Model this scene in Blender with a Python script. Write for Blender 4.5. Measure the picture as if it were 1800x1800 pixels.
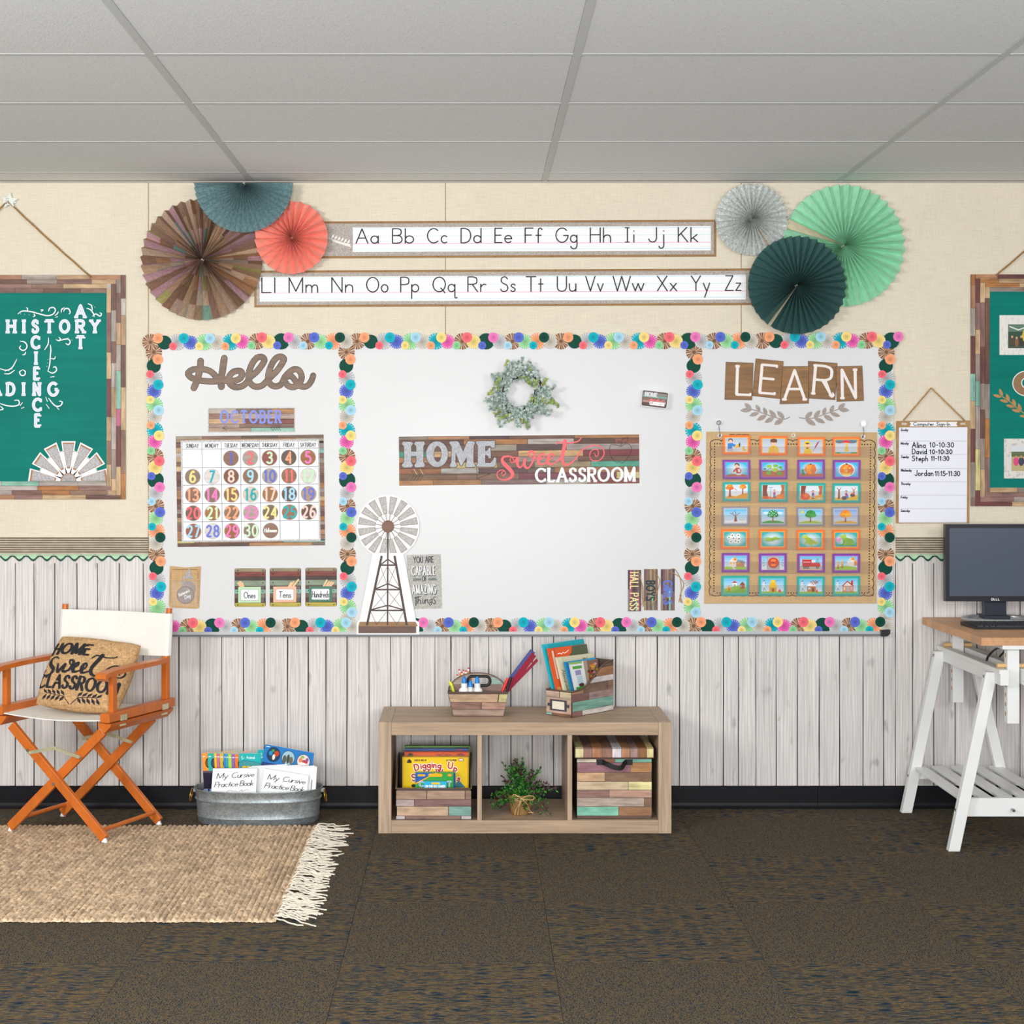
import bpy, math, random
from mathutils import Vector, Matrix
from mathutils.geometry import tessellate_polygon
for _o in list(bpy.data.objects): bpy.data.objects.remove(_o)
SC = bpy.context.scene
COL = SC.collection
R = random.Random(7)
PI = math.pi
# ---------------------------------------------------------------- camera, world, lights, exposure
D = 6.5          # camera distance from the back wall (m)
F = 2750.0       # focal length in pixels of the 1800 px frame
CXP, CYP = 830.0, 810.0   # vanishing point
EYE = 1.442
cam = bpy.data.cameras.new('camera'); camo = bpy.data.objects.new('camera', cam); COL.objects.link(camo)
cam.sensor_width = 36; cam.lens = F / 1800 * 36
cam.shift_x = (900 - CXP) / 1800; cam.shift_y = -(900 - CYP) / 1800
camo.location = (0, -D, EYE); camo.rotation_euler = (PI / 2, 0, 0)
cam.clip_start = .05; cam.clip_end = 60
SC.camera = camo
wd = bpy.data.worlds.new('world'); SC.world = wd; wd.use_nodes = True
wd.node_tree.nodes['Background'].inputs[0].default_value = (.93, .96, 1, 1)
wd.node_tree.nodes['Background'].inputs[1].default_value = .36
def area(name, loc, aim, sx, sy, power, col=(1, 1, 1)):
    l = bpy.data.lights.new(name, 'AREA'); l.shape = 'RECTANGLE'; l.size = sx; l.size_y = sy; l.energy = power; l.color = col
    o = bpy.data.objects.new(name, l); COL.objects.link(o); o.location = loc
    o.rotation_euler = (Vector(aim) - Vector(loc)).to_track_quat('-Z', 'Y').to_euler(); return o
area('softbox_left', (-2.9, -4.6, 2.25), (.2, 0, 1.0), 1.2, .9, 118, (1, .985, .96))
area('softbox_right', (3.2, -4.9, 2.2), (-.2, 0, 1.15), 1.2, .9, 50, (.97, .985, 1))
area('softbox_middle', (.3, -7.6, 2.3), (0, 0, .9), 2.4, .8, 14)
area('added_ceiling_fill', (0, -7.4, 1.3), (0, -4.6, 2.6), 2.0, 1.2, 270)  # added lamp aimed upward to whiten the ceiling; no such source is known
SC.view_settings.view_transform = 'Standard'; SC.view_settings.look = 'None'
SC.view_settings.gamma = 1; SC.view_settings.use_curve_mapping = False
SC.view_settings.exposure = -0.1
SC.cycles.max_bounces = 6; SC.cycles.diffuse_bounces = 3; SC.cycles.glossy_bounces = 2
SC.cycles.transparent_max_bounces = 8; SC.cycles.use_denoising = True
# ---------------------------------------------------------------- helpers
def W(px, py, d=0.0):
    k = (D - d) / F
    return Vector(((px - CXP) * k, -d, EYE + (CYP - py) * k))
def G(px, py):               # a floor point
    s = EYE * F / (py - CYP); return Vector(((px - CXP) * s / F, s - D, 0))
def lin(c):
    if isinstance(c, str):
        h = c.lstrip('#')
        if len(h) == 3: h = ''.join(a * 2 for a in h)
        c = [int(h[i:i + 2], 16) / 255 for i in (0, 2, 4)]
        return tuple(x / 12.92 if x <= .04045 else ((x + .055) / 1.055) ** 2.4 for x in c)
    return tuple(c[:3])
def shade(c, f):
    c = lin(c); return tuple(max(0, min(1, x * f)) for x in c)
MATS = {}
def mat(name, col='#ccc', rough=.6, metal=0, attr=False, layers=(), bump=0, spec=.5, rnd=0, ramp=None, alpha=1, coat=0, trans=0, ior=1.45):
    """layers: (kind, (sx,sy,sz), amount[, detail]) multiply the base colour; ramp: [(pos,col)...] driven by the first layer"""
    if name in MATS: return MATS[name]
    m = bpy.data.materials.new(name); m.use_nodes = True; nt = m.node_tree; N = nt.nodes; L = nt.links
    b = N['Principled BSDF']
    b.inputs['Roughness'].default_value = rough; b.inputs['Metallic'].default_value = metal
    b.inputs['Specular IOR Level'].default_value = spec; b.inputs['Alpha'].default_value = alpha
    b.inputs['Coat Weight'].default_value = coat; b.inputs['Coat Roughness'].default_value = .12
    b.inputs['Transmission Weight'].default_value = trans; b.inputs['IOR'].default_value = ior
    if attr:
        a = N.new('ShaderNodeAttribute'); a.attribute_name = 'Col'; out = a.outputs['Color']
    else:
        a = N.new('ShaderNodeRGB'); a.outputs[0].default_value = (*lin(col), 1); out = a.outputs[0]
    first = None
    if layers or rnd:
        tc = N.new('ShaderNodeTexCoord'); vec = tc.outputs['Object']
        if rnd:
            oi = N.new('ShaderNodeObjectInfo'); ml = N.new('ShaderNodeVectorMath'); ml.operation = 'MULTIPLY_ADD'
            cb = N.new('ShaderNodeCombineXYZ')
            for i in range(3): L.new(oi.outputs['Random'], cb.inputs[i])
            ml.inputs[1].default_value = (37, 53, 29); L.new(cb.outputs[0], ml.inputs[0]); L.new(vec, ml.inputs[2]); vec = ml.outputs[0]
            mr = N.new('ShaderNodeMapRange'); mr.inputs[3].default_value = 1 - rnd; mr.inputs[4].default_value = 1 + rnd
            L.new(oi.outputs['Random'], mr.inputs[0]); vm = N.new('ShaderNodeVectorMath'); vm.operation = 'SCALE'
            L.new(out, vm.inputs[0]); L.new(mr.outputs[0], vm.inputs['Scale']); out = vm.outputs[0]
    for i, ly in enumerate(layers):
        kind, s, amt = ly[:3]; det = ly[3] if len(ly) > 3 else 3
        mp = N.new('ShaderNodeMapping'); mp.inputs['Scale'].default_value = s if isinstance(s, tuple) else (s, s, s)
        if len(ly) > 4: mp.inputs['Rotation'].default_value = ly[4]
        L.new(vec, mp.inputs[0])
        if kind == 'n':
            t = N.new('ShaderNodeTexNoise'); t.inputs['Scale'].default_value = 1; t.inputs['Detail'].default_value = det; fo = t.outputs['Fac']; lo, hi = .3, .7
        elif kind == 'v':
            t = N.new('ShaderNodeTexVoronoi'); t.inputs['Scale'].default_value = 1; sp = N.new('ShaderNodeSeparateColor')
            L.new(t.outputs['Color'], sp.inputs[0]); fo = sp.outputs[0]; lo, hi = 0, 1
        elif kind == 'w':
            t = N.new('ShaderNodeTexWave'); t.inputs['Scale'].default_value = 1; t.inputs['Distortion'].default_value = det; fo = t.outputs['Fac']; lo, hi = 0, 1
        elif kind == 's':     # sharp dark streaks
            t = N.new('ShaderNodeTexNoise'); t.inputs['Scale'].default_value = 1; t.inputs['Detail'].default_value = det; fo = t.outputs['Fac']; lo, hi = .32, .47
        elif kind == 'd':     # sparse dark spots
            t = N.new('ShaderNodeTexNoise'); t.inputs['Scale'].default_value = 1; t.inputs['Detail'].default_value = det; fo = t.outputs['Fac']; lo, hi = .22, .34
        L.new(mp.outputs[0], t.inputs[0])
        mr = N.new('ShaderNodeMapRange'); mr.inputs[1].default_value = lo; mr.inputs[2].default_value = hi
        mr.inputs[3].default_value = 1 - amt; mr.inputs[4].default_value = 1 + (0 if kind in 'sd' else amt * .6)
        L.new(fo, mr.inputs[0])
        if first is None: first = fo
        if ramp and i == 0:
            cr = N.new('ShaderNodeValToRGB'); e = cr.color_ramp.elements
            e[0].position, e[0].color = ramp[0][0], (*lin(ramp[0][1]), 1)
            e[1].position, e[1].color = ramp[-1][0], (*lin(ramp[-1][1]), 1)
            for p, c in ramp[1:-1]: q = e.new(p); q.color = (*lin(c), 1)
            L.new(fo, cr.inputs[0]); out = cr.outputs[0]
        else:
            vm = N.new('ShaderNodeVectorMath'); vm.operation = 'SCALE'; L.new(out, vm.inputs[0]); L.new(mr.outputs[0], vm.inputs['Scale']); out = vm.outputs[0]
    L.new(out, b.inputs['Base Color'])
    if bump and first is not None:
        bp = N.new('ShaderNodeBump'); bp.inputs['Strength'].default_value = 1; bp.inputs['Distance'].default_value = bump
        L.new(first, bp.inputs['Height']); L.new(bp.outputs[0], b.inputs['Normal'])
    MATS[name] = m; return m
PRINT = mat('glossy_print', attr=True, rough=.45, spec=.35, layers=(('n', 300, .05),))
PAPER = mat('matte_print', attr=True, rough=.8, spec=.2, layers=(('n', 400, .04),))
PLANKH = mat('printed_plank_across', attr=True, rough=.45, spec=.35, layers=(('s', (5, 5, 190), .34, 4), ('n', (14, 14, 60), .3)))
PLANKV = mat('printed_plank_upright', attr=True, rough=.45, spec=.35, layers=(('s', (190, 190, 5), .34, 4), ('n', (60, 60, 14), .3)))
GALV = mat('galvanised_print', attr=True, rough=.5, layers=(('v', 420, .3), ('n', 120, .2)))
BLACKP = mat('black_plastic', '#131316', rough=.45)
ORG = {}
class MB:
    """collects polygons with face colours and builds ONE mesh object"""
    def __init__(s, c='#ccc'): s.v = []; s.f = []; s.cc = []; s.c = lin(c)
    def col(s, c): s.c = lin(c); return s
    def face(s, pts, c=None):
        n = len(s.v); s.v += [tuple(p) for p in pts]; s.f.append(tuple(range(n, n + len(pts)))); s.cc.append(s.c if c is None else lin(c))
    def mesh(s, vs, fs, c=None):
        n = len(s.v); s.v += [tuple(p) for p in vs]; s.f += [tuple(i + n for i in f) for f in fs]; s.cc += [s.c if c is None else lin(c)] * len(fs)
    def poly(s, pts, c=None, holes=()):
        if len(pts) <= 4 and not holes: return s.face(pts, c)
        loops = [[Vector(p) for p in pts]] + [[Vector(p) for p in h] for h in holes]
        fl = [p for l in loops for p in l]; s.mesh(fl, [tuple(t) for t in tessellate_polygon(loops)], c)
    def prism(s, pts, vec, c=None, holes=(), side=None):
        """pts: front polygon; vec: extrusion to the back"""
        vec = Vector(vec); pts = [Vector(p) for p in pts]
        s.poly(pts, c, holes); s.poly([p + vec for p in pts][::-1], c, [[Vector(p) + vec for p in h] for h in holes])
        for lp in [pts] + [[Vector(q) for q in h] for h in holes]:
            n = len(lp)
            for i in range(n):
                a, b = lp[i], lp[(i + 1) % n]; s.face([a, b, b + vec, a + vec], side or c)
    def slab(s, px, d, t, c=None, holes=(), side=None):
        """polygon in photo pixels, its front at depth d off the wall, thickness t towards the wall"""
        s.prism([W(x, y, d) for x, y in px], (0, t, 0), c, [[W(x, y, d) for x, y in h] for h in holes], side)
    def box(s, lo, hi, c=None):
        (a, b, e), (x, y, z) = lo, hi
        v = [(a, b, e), (x, b, e), (x, y, e), (a, y, e), (a, b, z), (x, b, z), (x, y, z), (a, y, z)]
        s.mesh(v, [(0, 3, 2, 1), (4, 5, 6, 7), (0, 1, 5, 4), (1, 2, 6, 5), (2, 3, 7, 6), (3, 0, 4, 7)], c)
    def bar(s, a, b, w, h, up=(0, 0, 1), c=None):
        """box from a to b; w across, h along up"""
        a, b = Vector(a), Vector(b); t = (b - a).normalized(); r = t.cross(Vector(up)).normalized(); u = r.cross(t).normalized()
        v = [p + r * (w / 2) * i + u * (h / 2) * j for p in (a, b) for i, j in ((-1, -1), (1, -1), (1, 1), (-1, 1))]
        s.mesh(v, [(3, 2, 1, 0), (4, 5, 6, 7), (0, 1, 5, 4), (1, 2, 6, 5), (2, 3, 7, 6), (3, 0, 4, 7)], c)
    def tube(s, pts, r, n=8, c=None, closed=False):
        pts = [Vector(p) for p in pts]; m = len(pts); rr = r if isinstance(r, (list, tuple)) else [r] * m
        vs = []; u = None
        for i, p in enumerate(pts):
            a = pts[(i - 1) % m] if (closed or i) else p; b = pts[(i + 1) % m] if (closed or i < m - 1) else p
            t = (b - a); t = t.normalized() if t.length > 1e-9 else Vector((0, 0, 1))
            if u is None: u = t.orthogonal().normalized()
            u = (u - t * u.dot(t)); u = u.normalized() if u.length > 1e-6 else t.orthogonal().normalized()
            w = t.cross(u)
            vs += [p + (u * math.cos(2 * PI * k / n) + w * math.sin(2 * PI * k / n)) * rr[i] for k in range(n)]
        fs = []
        for i in range(m if closed else m - 1):
            j = (i + 1) % m
            fs += [(i * n + k, i * n + (k + 1) % n, j * n + (k + 1) % n, j * n + k) for k in range(n)]
        if not closed: fs += [tuple(range(n))[::-1], tuple((m - 1) * n + k for k in range(n))]
        s.mesh(vs, fs, c)
    def lathe(s, prof, ctr, n=24, sx=1, sy=1, c=None, ex=2, cap=True):
        """prof: (r, z) list; superellipse exponent ex"""
        vs = []
        for r, z in prof:
            for k in range(n):
                a = 2 * PI * k / n; ca, sa = math.cos(a), math.sin(a)
                vs.append((ctr[0] + r * sx * math.copysign(abs(ca) ** (2 / ex), ca), ctr[1] + r * sy * math.copysign(abs(sa) ** (2 / ex), sa), ctr[2] + z))
        fs = [(i * n + k, i * n + (k + 1) % n, (i + 1) * n + (k + 1) % n, (i + 1) * n + k) for i in range(len(prof) - 1) for k in range(n)]
        if cap: fs += [tuple(range(n))[::-1], tuple((len(prof) - 1) * n + k for k in range(n))]
        s.mesh(vs, fs, c)
    def ball(s, ctr, r, n=10, c=None, sq=(1, 1, 1)):
        vs = [(ctr[0] + r * sq[0] * math.sin(PI * i / n) * math.cos(2 * PI * k / n), ctr[1] + r * sq[1] * math.sin(PI * i / n) * math.sin(2 * PI * k / n), ctr[2] + r * sq[2] * math.cos(PI * i / n)) for i in range(n + 1) for k in range(n)]
        s.mesh(vs, [(i * n + k, i * n + (k + 1) % n, (i + 1) * n + (k + 1) % n, (i + 1) * n + k) for i in range(n) for k in range(n)], c)
    def build(s, name, m, parent=None, bevel=0, smooth=False, kind=None, label=None, cat=None, group=None):
        if parent is not None: org = ORG[parent.name]
        else:
            xs, ys, zs = zip(*s.v); org = Vector(((min(xs) + max(xs)) / 2, (min(ys) + max(ys)) / 2, min(zs)))
        me = bpy.data.meshes.new(name); me.from_pydata([(x - org[0], y - org[1], z - org[2]) for x, y, z in s.v], [], s.f)
        at = me.color_attributes.new('Col', 'FLOAT_COLOR', 'CORNER'); buf = []
        for f, c in zip(s.f, s.cc): buf += [c[0], c[1], c[2], 1.0] * len(f)
        at.data.foreach_set('color', buf)
        if smooth: me.polygons.foreach_set('use_smooth', [True] * len(me.polygons))
        me.validate()
        o = bpy.data.objects.new(name, me); COL.objects.link(o)
        for q in (m if isinstance(m, (list, tuple)) else [m]): me.materials.append(q)
        if smooth == 'auto': me.set_sharp_from_angle(angle=.7)
        if parent is not None: o.parent = parent
        else: o.location = org
        ORG[o.name] = org
        if bevel:
            b = o.modifiers.new('bevel', 'BEVEL'); b.width = bevel; b.segments = 2; b.limit_method = 'ANGLE'; b.angle_limit = .6
        if kind: o['kind'] = kind
        if label: o['label'] = label
        if cat: o['category'] = cat
        if group: o['group'] = group
        return o
def thing(name, label, cat, loc, group=None):
    o = bpy.data.objects.new(name, None); COL.objects.link(o); o.location = loc; o.empty_display_size = .05
    o['label'] = label; o['category'] = cat
    if group: o['group'] = group
    ORG[o.name] = Vector(loc); return o
def struct(name, loc=(0, 0, 0)):
    o = bpy.data.objects.new(name, None); COL.objects.link(o); o.location = loc; o['kind'] = 'structure'; ORG[o.name] = Vector(loc); return o
def spline(pts, n=5, closed=False):
    P = [Vector(p) for p in pts]; m = len(P); out = []
    if m < 3: return P
    for i in range(m if closed else m - 1):
        p0 = P[(i - 1) % m] if (closed or i) else P[0] * 2 - P[1]; p1 = P[i]; p2 = P[(i + 1) % m]
        p3 = P[(i + 2) % m] if (closed or i + 2 < m) else P[-1] * 2 - P[-2]
        for k in range(n):
            t = k / n; out.append(.5 * ((2 * p1) + (p2 - p0) * t + (2 * p0 - 5 * p1 + 4 * p2 - p3) * t * t + (3 * p1 - p0 - 3 * p2 + p3) * t ** 3))
    if not closed: out.append(P[-1])
    return out
def S2(pts, n=5, closed=False): return [(p[0], p[1]) for p in spline([(a, b, 0) for a, b in pts], n, closed)]
def Z(pts, k, ox, oy): return [(ox + x / k, oy + y / k) for x, y in pts]
def circ(cx, cy, rx, ry=None, n=20, a0=0, a1=360):
    ry = rx if ry is None else ry; full = abs(a1 - a0) >= 360; m = n if full else n + 1
    return [(cx + rx * math.cos(math.radians(a0 + (a1 - a0) * k / n)), cy + ry * math.sin(math.radians(a0 + (a1 - a0) * k / n))) for k in range(m)]
def rrect(x0, y0, x1, y1, r, n=4):
    return circ(x1 - r, y1 - r, r, r, n, 0, 90) + circ(x0 + r, y1 - r, r, r, n, 90, 180) + circ(x0 + r, y0 + r, r, r, n, 180, 270) + circ(x1 - r, y0 + r, r, r, n, 270, 359.9)
# ---------------------------------------------------------------- stroke font (cap height 1, x height .5)
def _g(w, *st): return (w, st)
def _P(*p): return ('P', p)
def _S(*p): return ('S', p)
def _E(cx, cy, rx, ry, a0=0, a1=360): return ('E', (cx, cy, rx, ry, a0, a1))
GL = {
'A': _g(.8, _P((0, 0), (.4, 1), (.8, 0)), _P((.15, .36), (.65, .36))),
'B': _g(.58, _P((0, 0), (0, 1)), _S((0, 1), (.3, 1), (.48, .94), (.53, .77), (.48, .6), (.3, .53), (0, .53)), _S((.25, .53), (.48, .48), (.58, .27), (.5, .06), (.3, 0), (0, 0))),
'C': _g(.84, _E(.47, .5, .47, .5, 48, 312)),
'D': _g(.66, _P((0, 0), (0, 1)), _S((0, 1), (.25, 1), (.54, .86), (.66, .5), (.54, .14), (.25, 0), (0, 0))),
'E': _g(.5, _P((.5, 1), (0, 1), (0, 0), (.5, 0)), _P((0, .52), (.42, .52))),
'F': _g(.5, _P((.5, 1), (0, 1), (0, 0)), _P((0, .52), (.4, .52))),
'G': _g(.92, _E(.47, .5, .47, .5, 42, 358), _P((.94, .48), (.6, .48))),
'H': _g(.6, _P((0, 0), (0, 1)), _P((.6, 0), (.6, 1)), _P((0, .52), (.6, .52))),
'I': _g(.02, _P((.01, 1), (.01, 0))),
'J': _g(.45, _S((.45, 1), (.45, .6), (.45, .25), (.38, .06), (.22, 0), (.07, .06), (0, .2))),
'K': _g(.56, _P((0, 1), (0, 0)), _P((.5, 1), (0, .4)), _P((.16, .58), (.56, 0))),
'L': _g(.5, _P((0, 1), (0, 0), (.5, 0))),
'M': _g(.78, _P((0, 0), (0, 1), (.39, .08), (.78, 1), (.78, 0))),
'N': _g(.6, _P((0, 0), (0, 1), (.6, 0), (.6, 1))),
'O': _g(.92, _E(.46, .5, .46, .5)),
'P': _g(.58, _P((0, 0), (0, 1)), _S((0, 1), (.32, 1), (.54, .92), (.58, .75), (.54, .58), (.32, .5), (0, .5))),
'Q': _g(.92, _E(.46, .5, .46, .5), _P((.58, .26), (.88, -.06))),
'R': _g(.6, _P((0, 0), (0, 1)), _S((0, 1), (.32, 1), (.52, .92), (.56, .75), (.52, .58), (.32, .5), (0, .5)), _P((.27, .5), (.6, 0))),
'S': _g(.55, _S((.5, .85), (.4, .97), (.27, 1), (.1, .93), (.04, .76), (.12, .6), (.28, .52), (.46, .42), (.54, .25), (.46, .07), (.28, 0), (.1, .03), (0, .16))),
'T': _g(.66, _P((0, 1), (.66, 1)), _P((.33, 1), (.33, 0))),
'U': _g(.6, _S((0, 1), (0, .6), (0, .28), (.09, .07), (.3, 0), (.51, .07), (.6, .28), (.6, .6), (.6, 1))),
'V': _g(.7, _P((0, 1), (.35, 0), (.7, 1))),
'W': _g(1, _P((0, 1), (.25, 0), (.5, 1), (.75, 0), (1, 1))),
'X': _g(.62, _P((0, 1), (.62, 0)), _P((.6, 1), (0, 0))),
'Y': _g(.64, _P((0, 1), (.32, .5)), _P((.64, 1), (.32, .5), (.32, 0))),
'Z': _g(.6, _P((.04, 1), (.58, 1), (0, 0), (.6, 0))),
'a': _g(.5, _E(.25, .25, .25, .25), _P((.5, .5), (.5, 0))),
'b': _g(.5, _P((0, 1), (0, 0)), _E(.25, .25, .25, .25)),
'c': _g(.45, _E(.25, .25, .25, .25, 48, 312)),
'd': _g(.5, _E(.25, .25, .25, .25), _P((.5, 1), (.5, 0))),
'e': _g(.48, _P((.02, .27), (.48, .27)), _E(.25, .25, .25, .25, 5, 318)),
'f': _g(.36, _S((.38, .9), (.3, 1), (.18, .96), (.14, .8), (.14, .5), (.14, 0)), _P((0, .5), (.32, .5))),
'g': _g(.5, _E(.25, .25, .25, .25), _S((.5, .5), (.5, .1), (.5, -.22), (.42, -.4), (.25, -.45), (.08, -.38), (.02, -.28))),
'h': _g(.43, _P((0, 1), (0, 0)), _S((0, .28), (.1, .46), (.24, .5), (.38, .44), (.43, .28), (.43, 0))),
'i': _g(.02, _P((.01, .5), (.01, 0)), _P((.01, .76), (.01, .78))),
'j': _g(.24, _S((.22, .5), (.22, .1), (.22, -.25), (.14, -.42), (0, -.42), (-.05, -.3)), _P((.22, .76), (.22, .78))),
'k': _g(.4, _P((0, 1), (0, 0)), _P((.36, .5), (0, .18)), _P((.12, .28), (.4, 0))),
'l': _g(.02, _P((.01, 1), (.01, 0))),
'm': _g(.68, _P((0, .5), (0, 0)), _S((0, .3), (.08, .46), (.19, .5), (.3, .44), (.34, .28), (.34, 0)), _S((.34, .3), (.42, .46), (.53, .5), (.64, .44), (.68, .28), (.68, 0))),
'n': _g(.42, _P((0, .5), (0, 0)), _S((0, .28), (.1, .46), (.23, .5), (.37, .44), (.42, .28), (.42, 0))),
'o': _g(.5, _E(.25, .25, .25, .25)),
'p': _g(.5, _P((0, .5), (0, -.45)), _E(.25, .25, .25, .25)),
'q': _g(.62, _E(.25, .25, .25, .25), _S((.5, .5), (.5, 0), (.5, -.3), (.54, -.43), (.66, -.4))),
'r': _g(.32, _P((0, .5), (0, 0)), _S((0, .26), (.08, .42), (.2, .5), (.32, .47))),
's': _g(.36, _S((.33, .42), (.24, .5), (.1, .48), (.04, .38), (.12, .29), (.26, .23), (.34, .13), (.26, .02), (.12, 0), (.01, .07))),
't': _g(.32, _P((.15, .85), (.15, 0)), _P((0, .5), (.32, .5))),
'u': _g(.42, _S((0, .5), (0, .2), (.07, .04), (.2, 0), (.34, .05), (.42, .2), (.42, .5)), _P((.42, .5), (.42, 0))),
'v': _g(.42, _P((0, .5), (.21, 0), (.42, .5))),
'w': _g(.66, _P((0, .5), (.165, 0), (.33, .5), (.495, 0), (.66, .5))),
'x': _g(.4, _P((0, .5), (.4, 0)), _P((.38, .5), (0, 0))),
'y': _g(.44, _P((0, .5), (.22, 0)), _P((.44, .5), (.1, -.45))),
'z': _g(.38, _P((.02, .5), (.37, .5), (0, 0), (.38, 0))),
'0': _g(.56, _E(.28, .5, .28, .5)), '1': _g(.25, _P((0, .8), (.16, 1), (.16, 0))),
'2': _g(.52, _S((.02, .78), (.1, .95), (.27, 1), (.45, .92), (.49, .72), (.38, .48), (.18, .2), (0, 0)), _P((0, 0), (.52, 0))),
'3': _g(.52, _S((.04, .86), (.16, .98), (.3, 1), (.46, .9), (.46, .68), (.34, .55), (.2, .53)), _S((.2, .53), (.42, .48), (.52, .28), (.44, .06), (.26, 0), (.08, .04), (0, .16))),
'4': _g(.56, _P((.42, 0), (.42, 1), (0, .3), (.56, .3))),
'5': _g(.52, _P((.46, 1), (.08, 1), (.05, .56)), _S((.05, .56), (.2, .62), (.4, .57), (.52, .34), (.44, .08), (.24, 0), (.06, .05), (0, .16))),
'6': _g(.52, _S((.44, .92), (.3, 1), (.14, .86), (.02, .5), (.02, .25), (.12, .05), (.27, 0), (.44, .08), (.51, .3), (.42, .52), (.26, .58), (.1, .48), (.02, .3))),
'7': _g(.5, _P((0, 1), (.5, 1), (.14, 0))),
'8': _g(.52, _E(.26, .76, .22, .24), _E(.26, .26, .26, .26)),
'9': _g(.52, _E(.25, .72, .25, .28), _S((.5, .72), (.48, .4), (.36, .1), (.14, 0))),
'-': _g(.3, _P((0, .45), (.3, .45))), ':': _g(.04, _P((.02, .12), (.02, .16)), _P((.02, .55), (.02, .59))),
"'": _g(.04, _P((.02, 1), (.02, .85))), '.': _g(.04, _P((.02, 0), (.02, .03))), ' ': _g(.35),
}
class Art(MB):
    """flat print: shapes drawn in 2D (y down), each colour change one hair's breadth in front of the last"""
    def __init__(s, fn=None, d=None, eps=.00012):
        MB.__init__(s); s.h = 0; s.eps = eps; s.last = None; s.tick = 0
        if fn is None:
            k = (D - d) / F
            fn = lambda x, y, h: ((x - CXP) * k, -d - h, EYE + (CYP - y) * k)
        s.fn = fn
    def up(s, c, same=False):
        c = lin(c)
        if not same and c != s.last: s.h += s.eps; s.last = c
        s.c = c
    def t(s):            # pieces of one stroke lie a few microns apart so that they never coincide
        s.tick = (s.tick + 1) % 59; return s.h + s.tick * s.eps / 64
    def P(s, pts, c, holes=(), same=False):
        s.up(c, same); s.poly([s.fn(x, y, s.h) for x, y in pts], None, [[s.fn(x, y, s.h) for x, y in h] for h in holes])
    def rect(s, x0, y0, x1, y1, c, same=False): s.P([(x0, y0), (x1, y0), (x1, y1), (x0, y1)], c, same=same)
    def ell(s, cx, cy, rx, ry, c, n=18): s.P(circ(cx, cy, rx, ry, n), c)
    def line(s, pts, w, c, cap=True, ct=0):
        s.up(c)
        for a, b in zip(pts, pts[1:]):
            dx, dy = b[0] - a[0], b[1] - a[1]; l = math.hypot(dx, dy)
            if l < 1e-9: continue
            ww = w * (1 - ct * abs(dx) / l) / 2; nx, ny = -dy / l * ww, dx / l * ww; h = s.t()
            s.face([s.fn(a[0] + nx, a[1] + ny, h), s.fn(b[0] + nx, b[1] + ny, h), s.fn(b[0] - nx, b[1] - ny, h), s.fn(a[0] - nx, a[1] - ny, h)])
        if True:
            lw = [w * (1 - ct * abs(q[0] - p[0]) / (math.hypot(q[0] - p[0], q[1] - p[1]) or 1)) for p, q in zip(pts, pts[1:])] or [w]
            for i, (x, y) in enumerate(pts):
                r = min(lw[max(0, i - 1)], lw[min(i, len(lw) - 1)]) / 2
                if not cap and i in (0, len(pts) - 1): continue
                if 0 < i < len(pts) - 1:
                    ax, ay = x - pts[i - 1][0], y - pts[i - 1][1]; bx, by = pts[i + 1][0] - x, pts[i + 1][1] - y
                    if ax * bx + ay * by > (.985 if w < 3 else .9985) * math.hypot(ax, ay) * math.hypot(bx, by): continue
                h = s.t(); s.face([s.fn(x + r * math.cos(k * PI / 5), y + r * math.sin(k * PI / 5), h) for k in range(10)])
    def wline(s, pts, ws, c, n=5):
        """spline with a width per point"""
        s.up(c); q = [tuple(p) for p in spline([(x, y, w) for (x, y), w in zip(pts, ws)], n)]
        for a, b in zip(q, q[1:]):
            dx, dy = b[0] - a[0], b[1] - a[1]; l = math.hypot(dx, dy)
            if l < 1e-9: continue
            nx, ny = -dy / l, dx / l; wa, wb = abs(a[2]) / 2, abs(b[2]) / 2; h = s.t()
            s.face([s.fn(a[0] + nx * wa, a[1] + ny * wa, h), s.fn(b[0] + nx * wb, b[1] + ny * wb, h), s.fn(b[0] - nx * wb, b[1] - ny * wb, h), s.fn(a[0] - nx * wa, a[1] - ny * wa, h)])
        for a in q[::2] + [q[-1]]:
            h = s.t(); s.face([s.fn(a[0] + abs(a[2]) / 2 * math.cos(k * PI / 4), a[1] + abs(a[2]) / 2 * math.sin(k * PI / 4), h) for k in range(8)])
    def text(s, t, x, y, h, c, w=None, fit=None, gap=.22, serif=0, slant=0, ang=0, ct=0, cap=True, align='l', ws=1.0):
        """x,y: baseline start; h cap height; w stroke; fit: total width; ang degrees clockwise"""
        w = w or h * .1
        adv = [GL[ch][0] for ch in t]; tot = sum(adv) + gap * (len(t) - 1)
        kx = (fit - 0 * w) / (tot * h) if fit else ws
        off = {'l': 0, 'c': -tot * h * kx / 2, 'r': -tot * h * kx}[align]
        ca, sa = math.cos(math.radians(ang)), math.sin(math.radians(ang)); cx = 0
        def T(gx, gy):
            lx = off + (cx + gx + slant * gy) * h * kx if not slant else off + (cx + gx) * h * kx + slant * gy * h; ly = -gy * h
            return (x + lx * ca - ly * sa, y + lx * sa + ly * ca)
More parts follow.
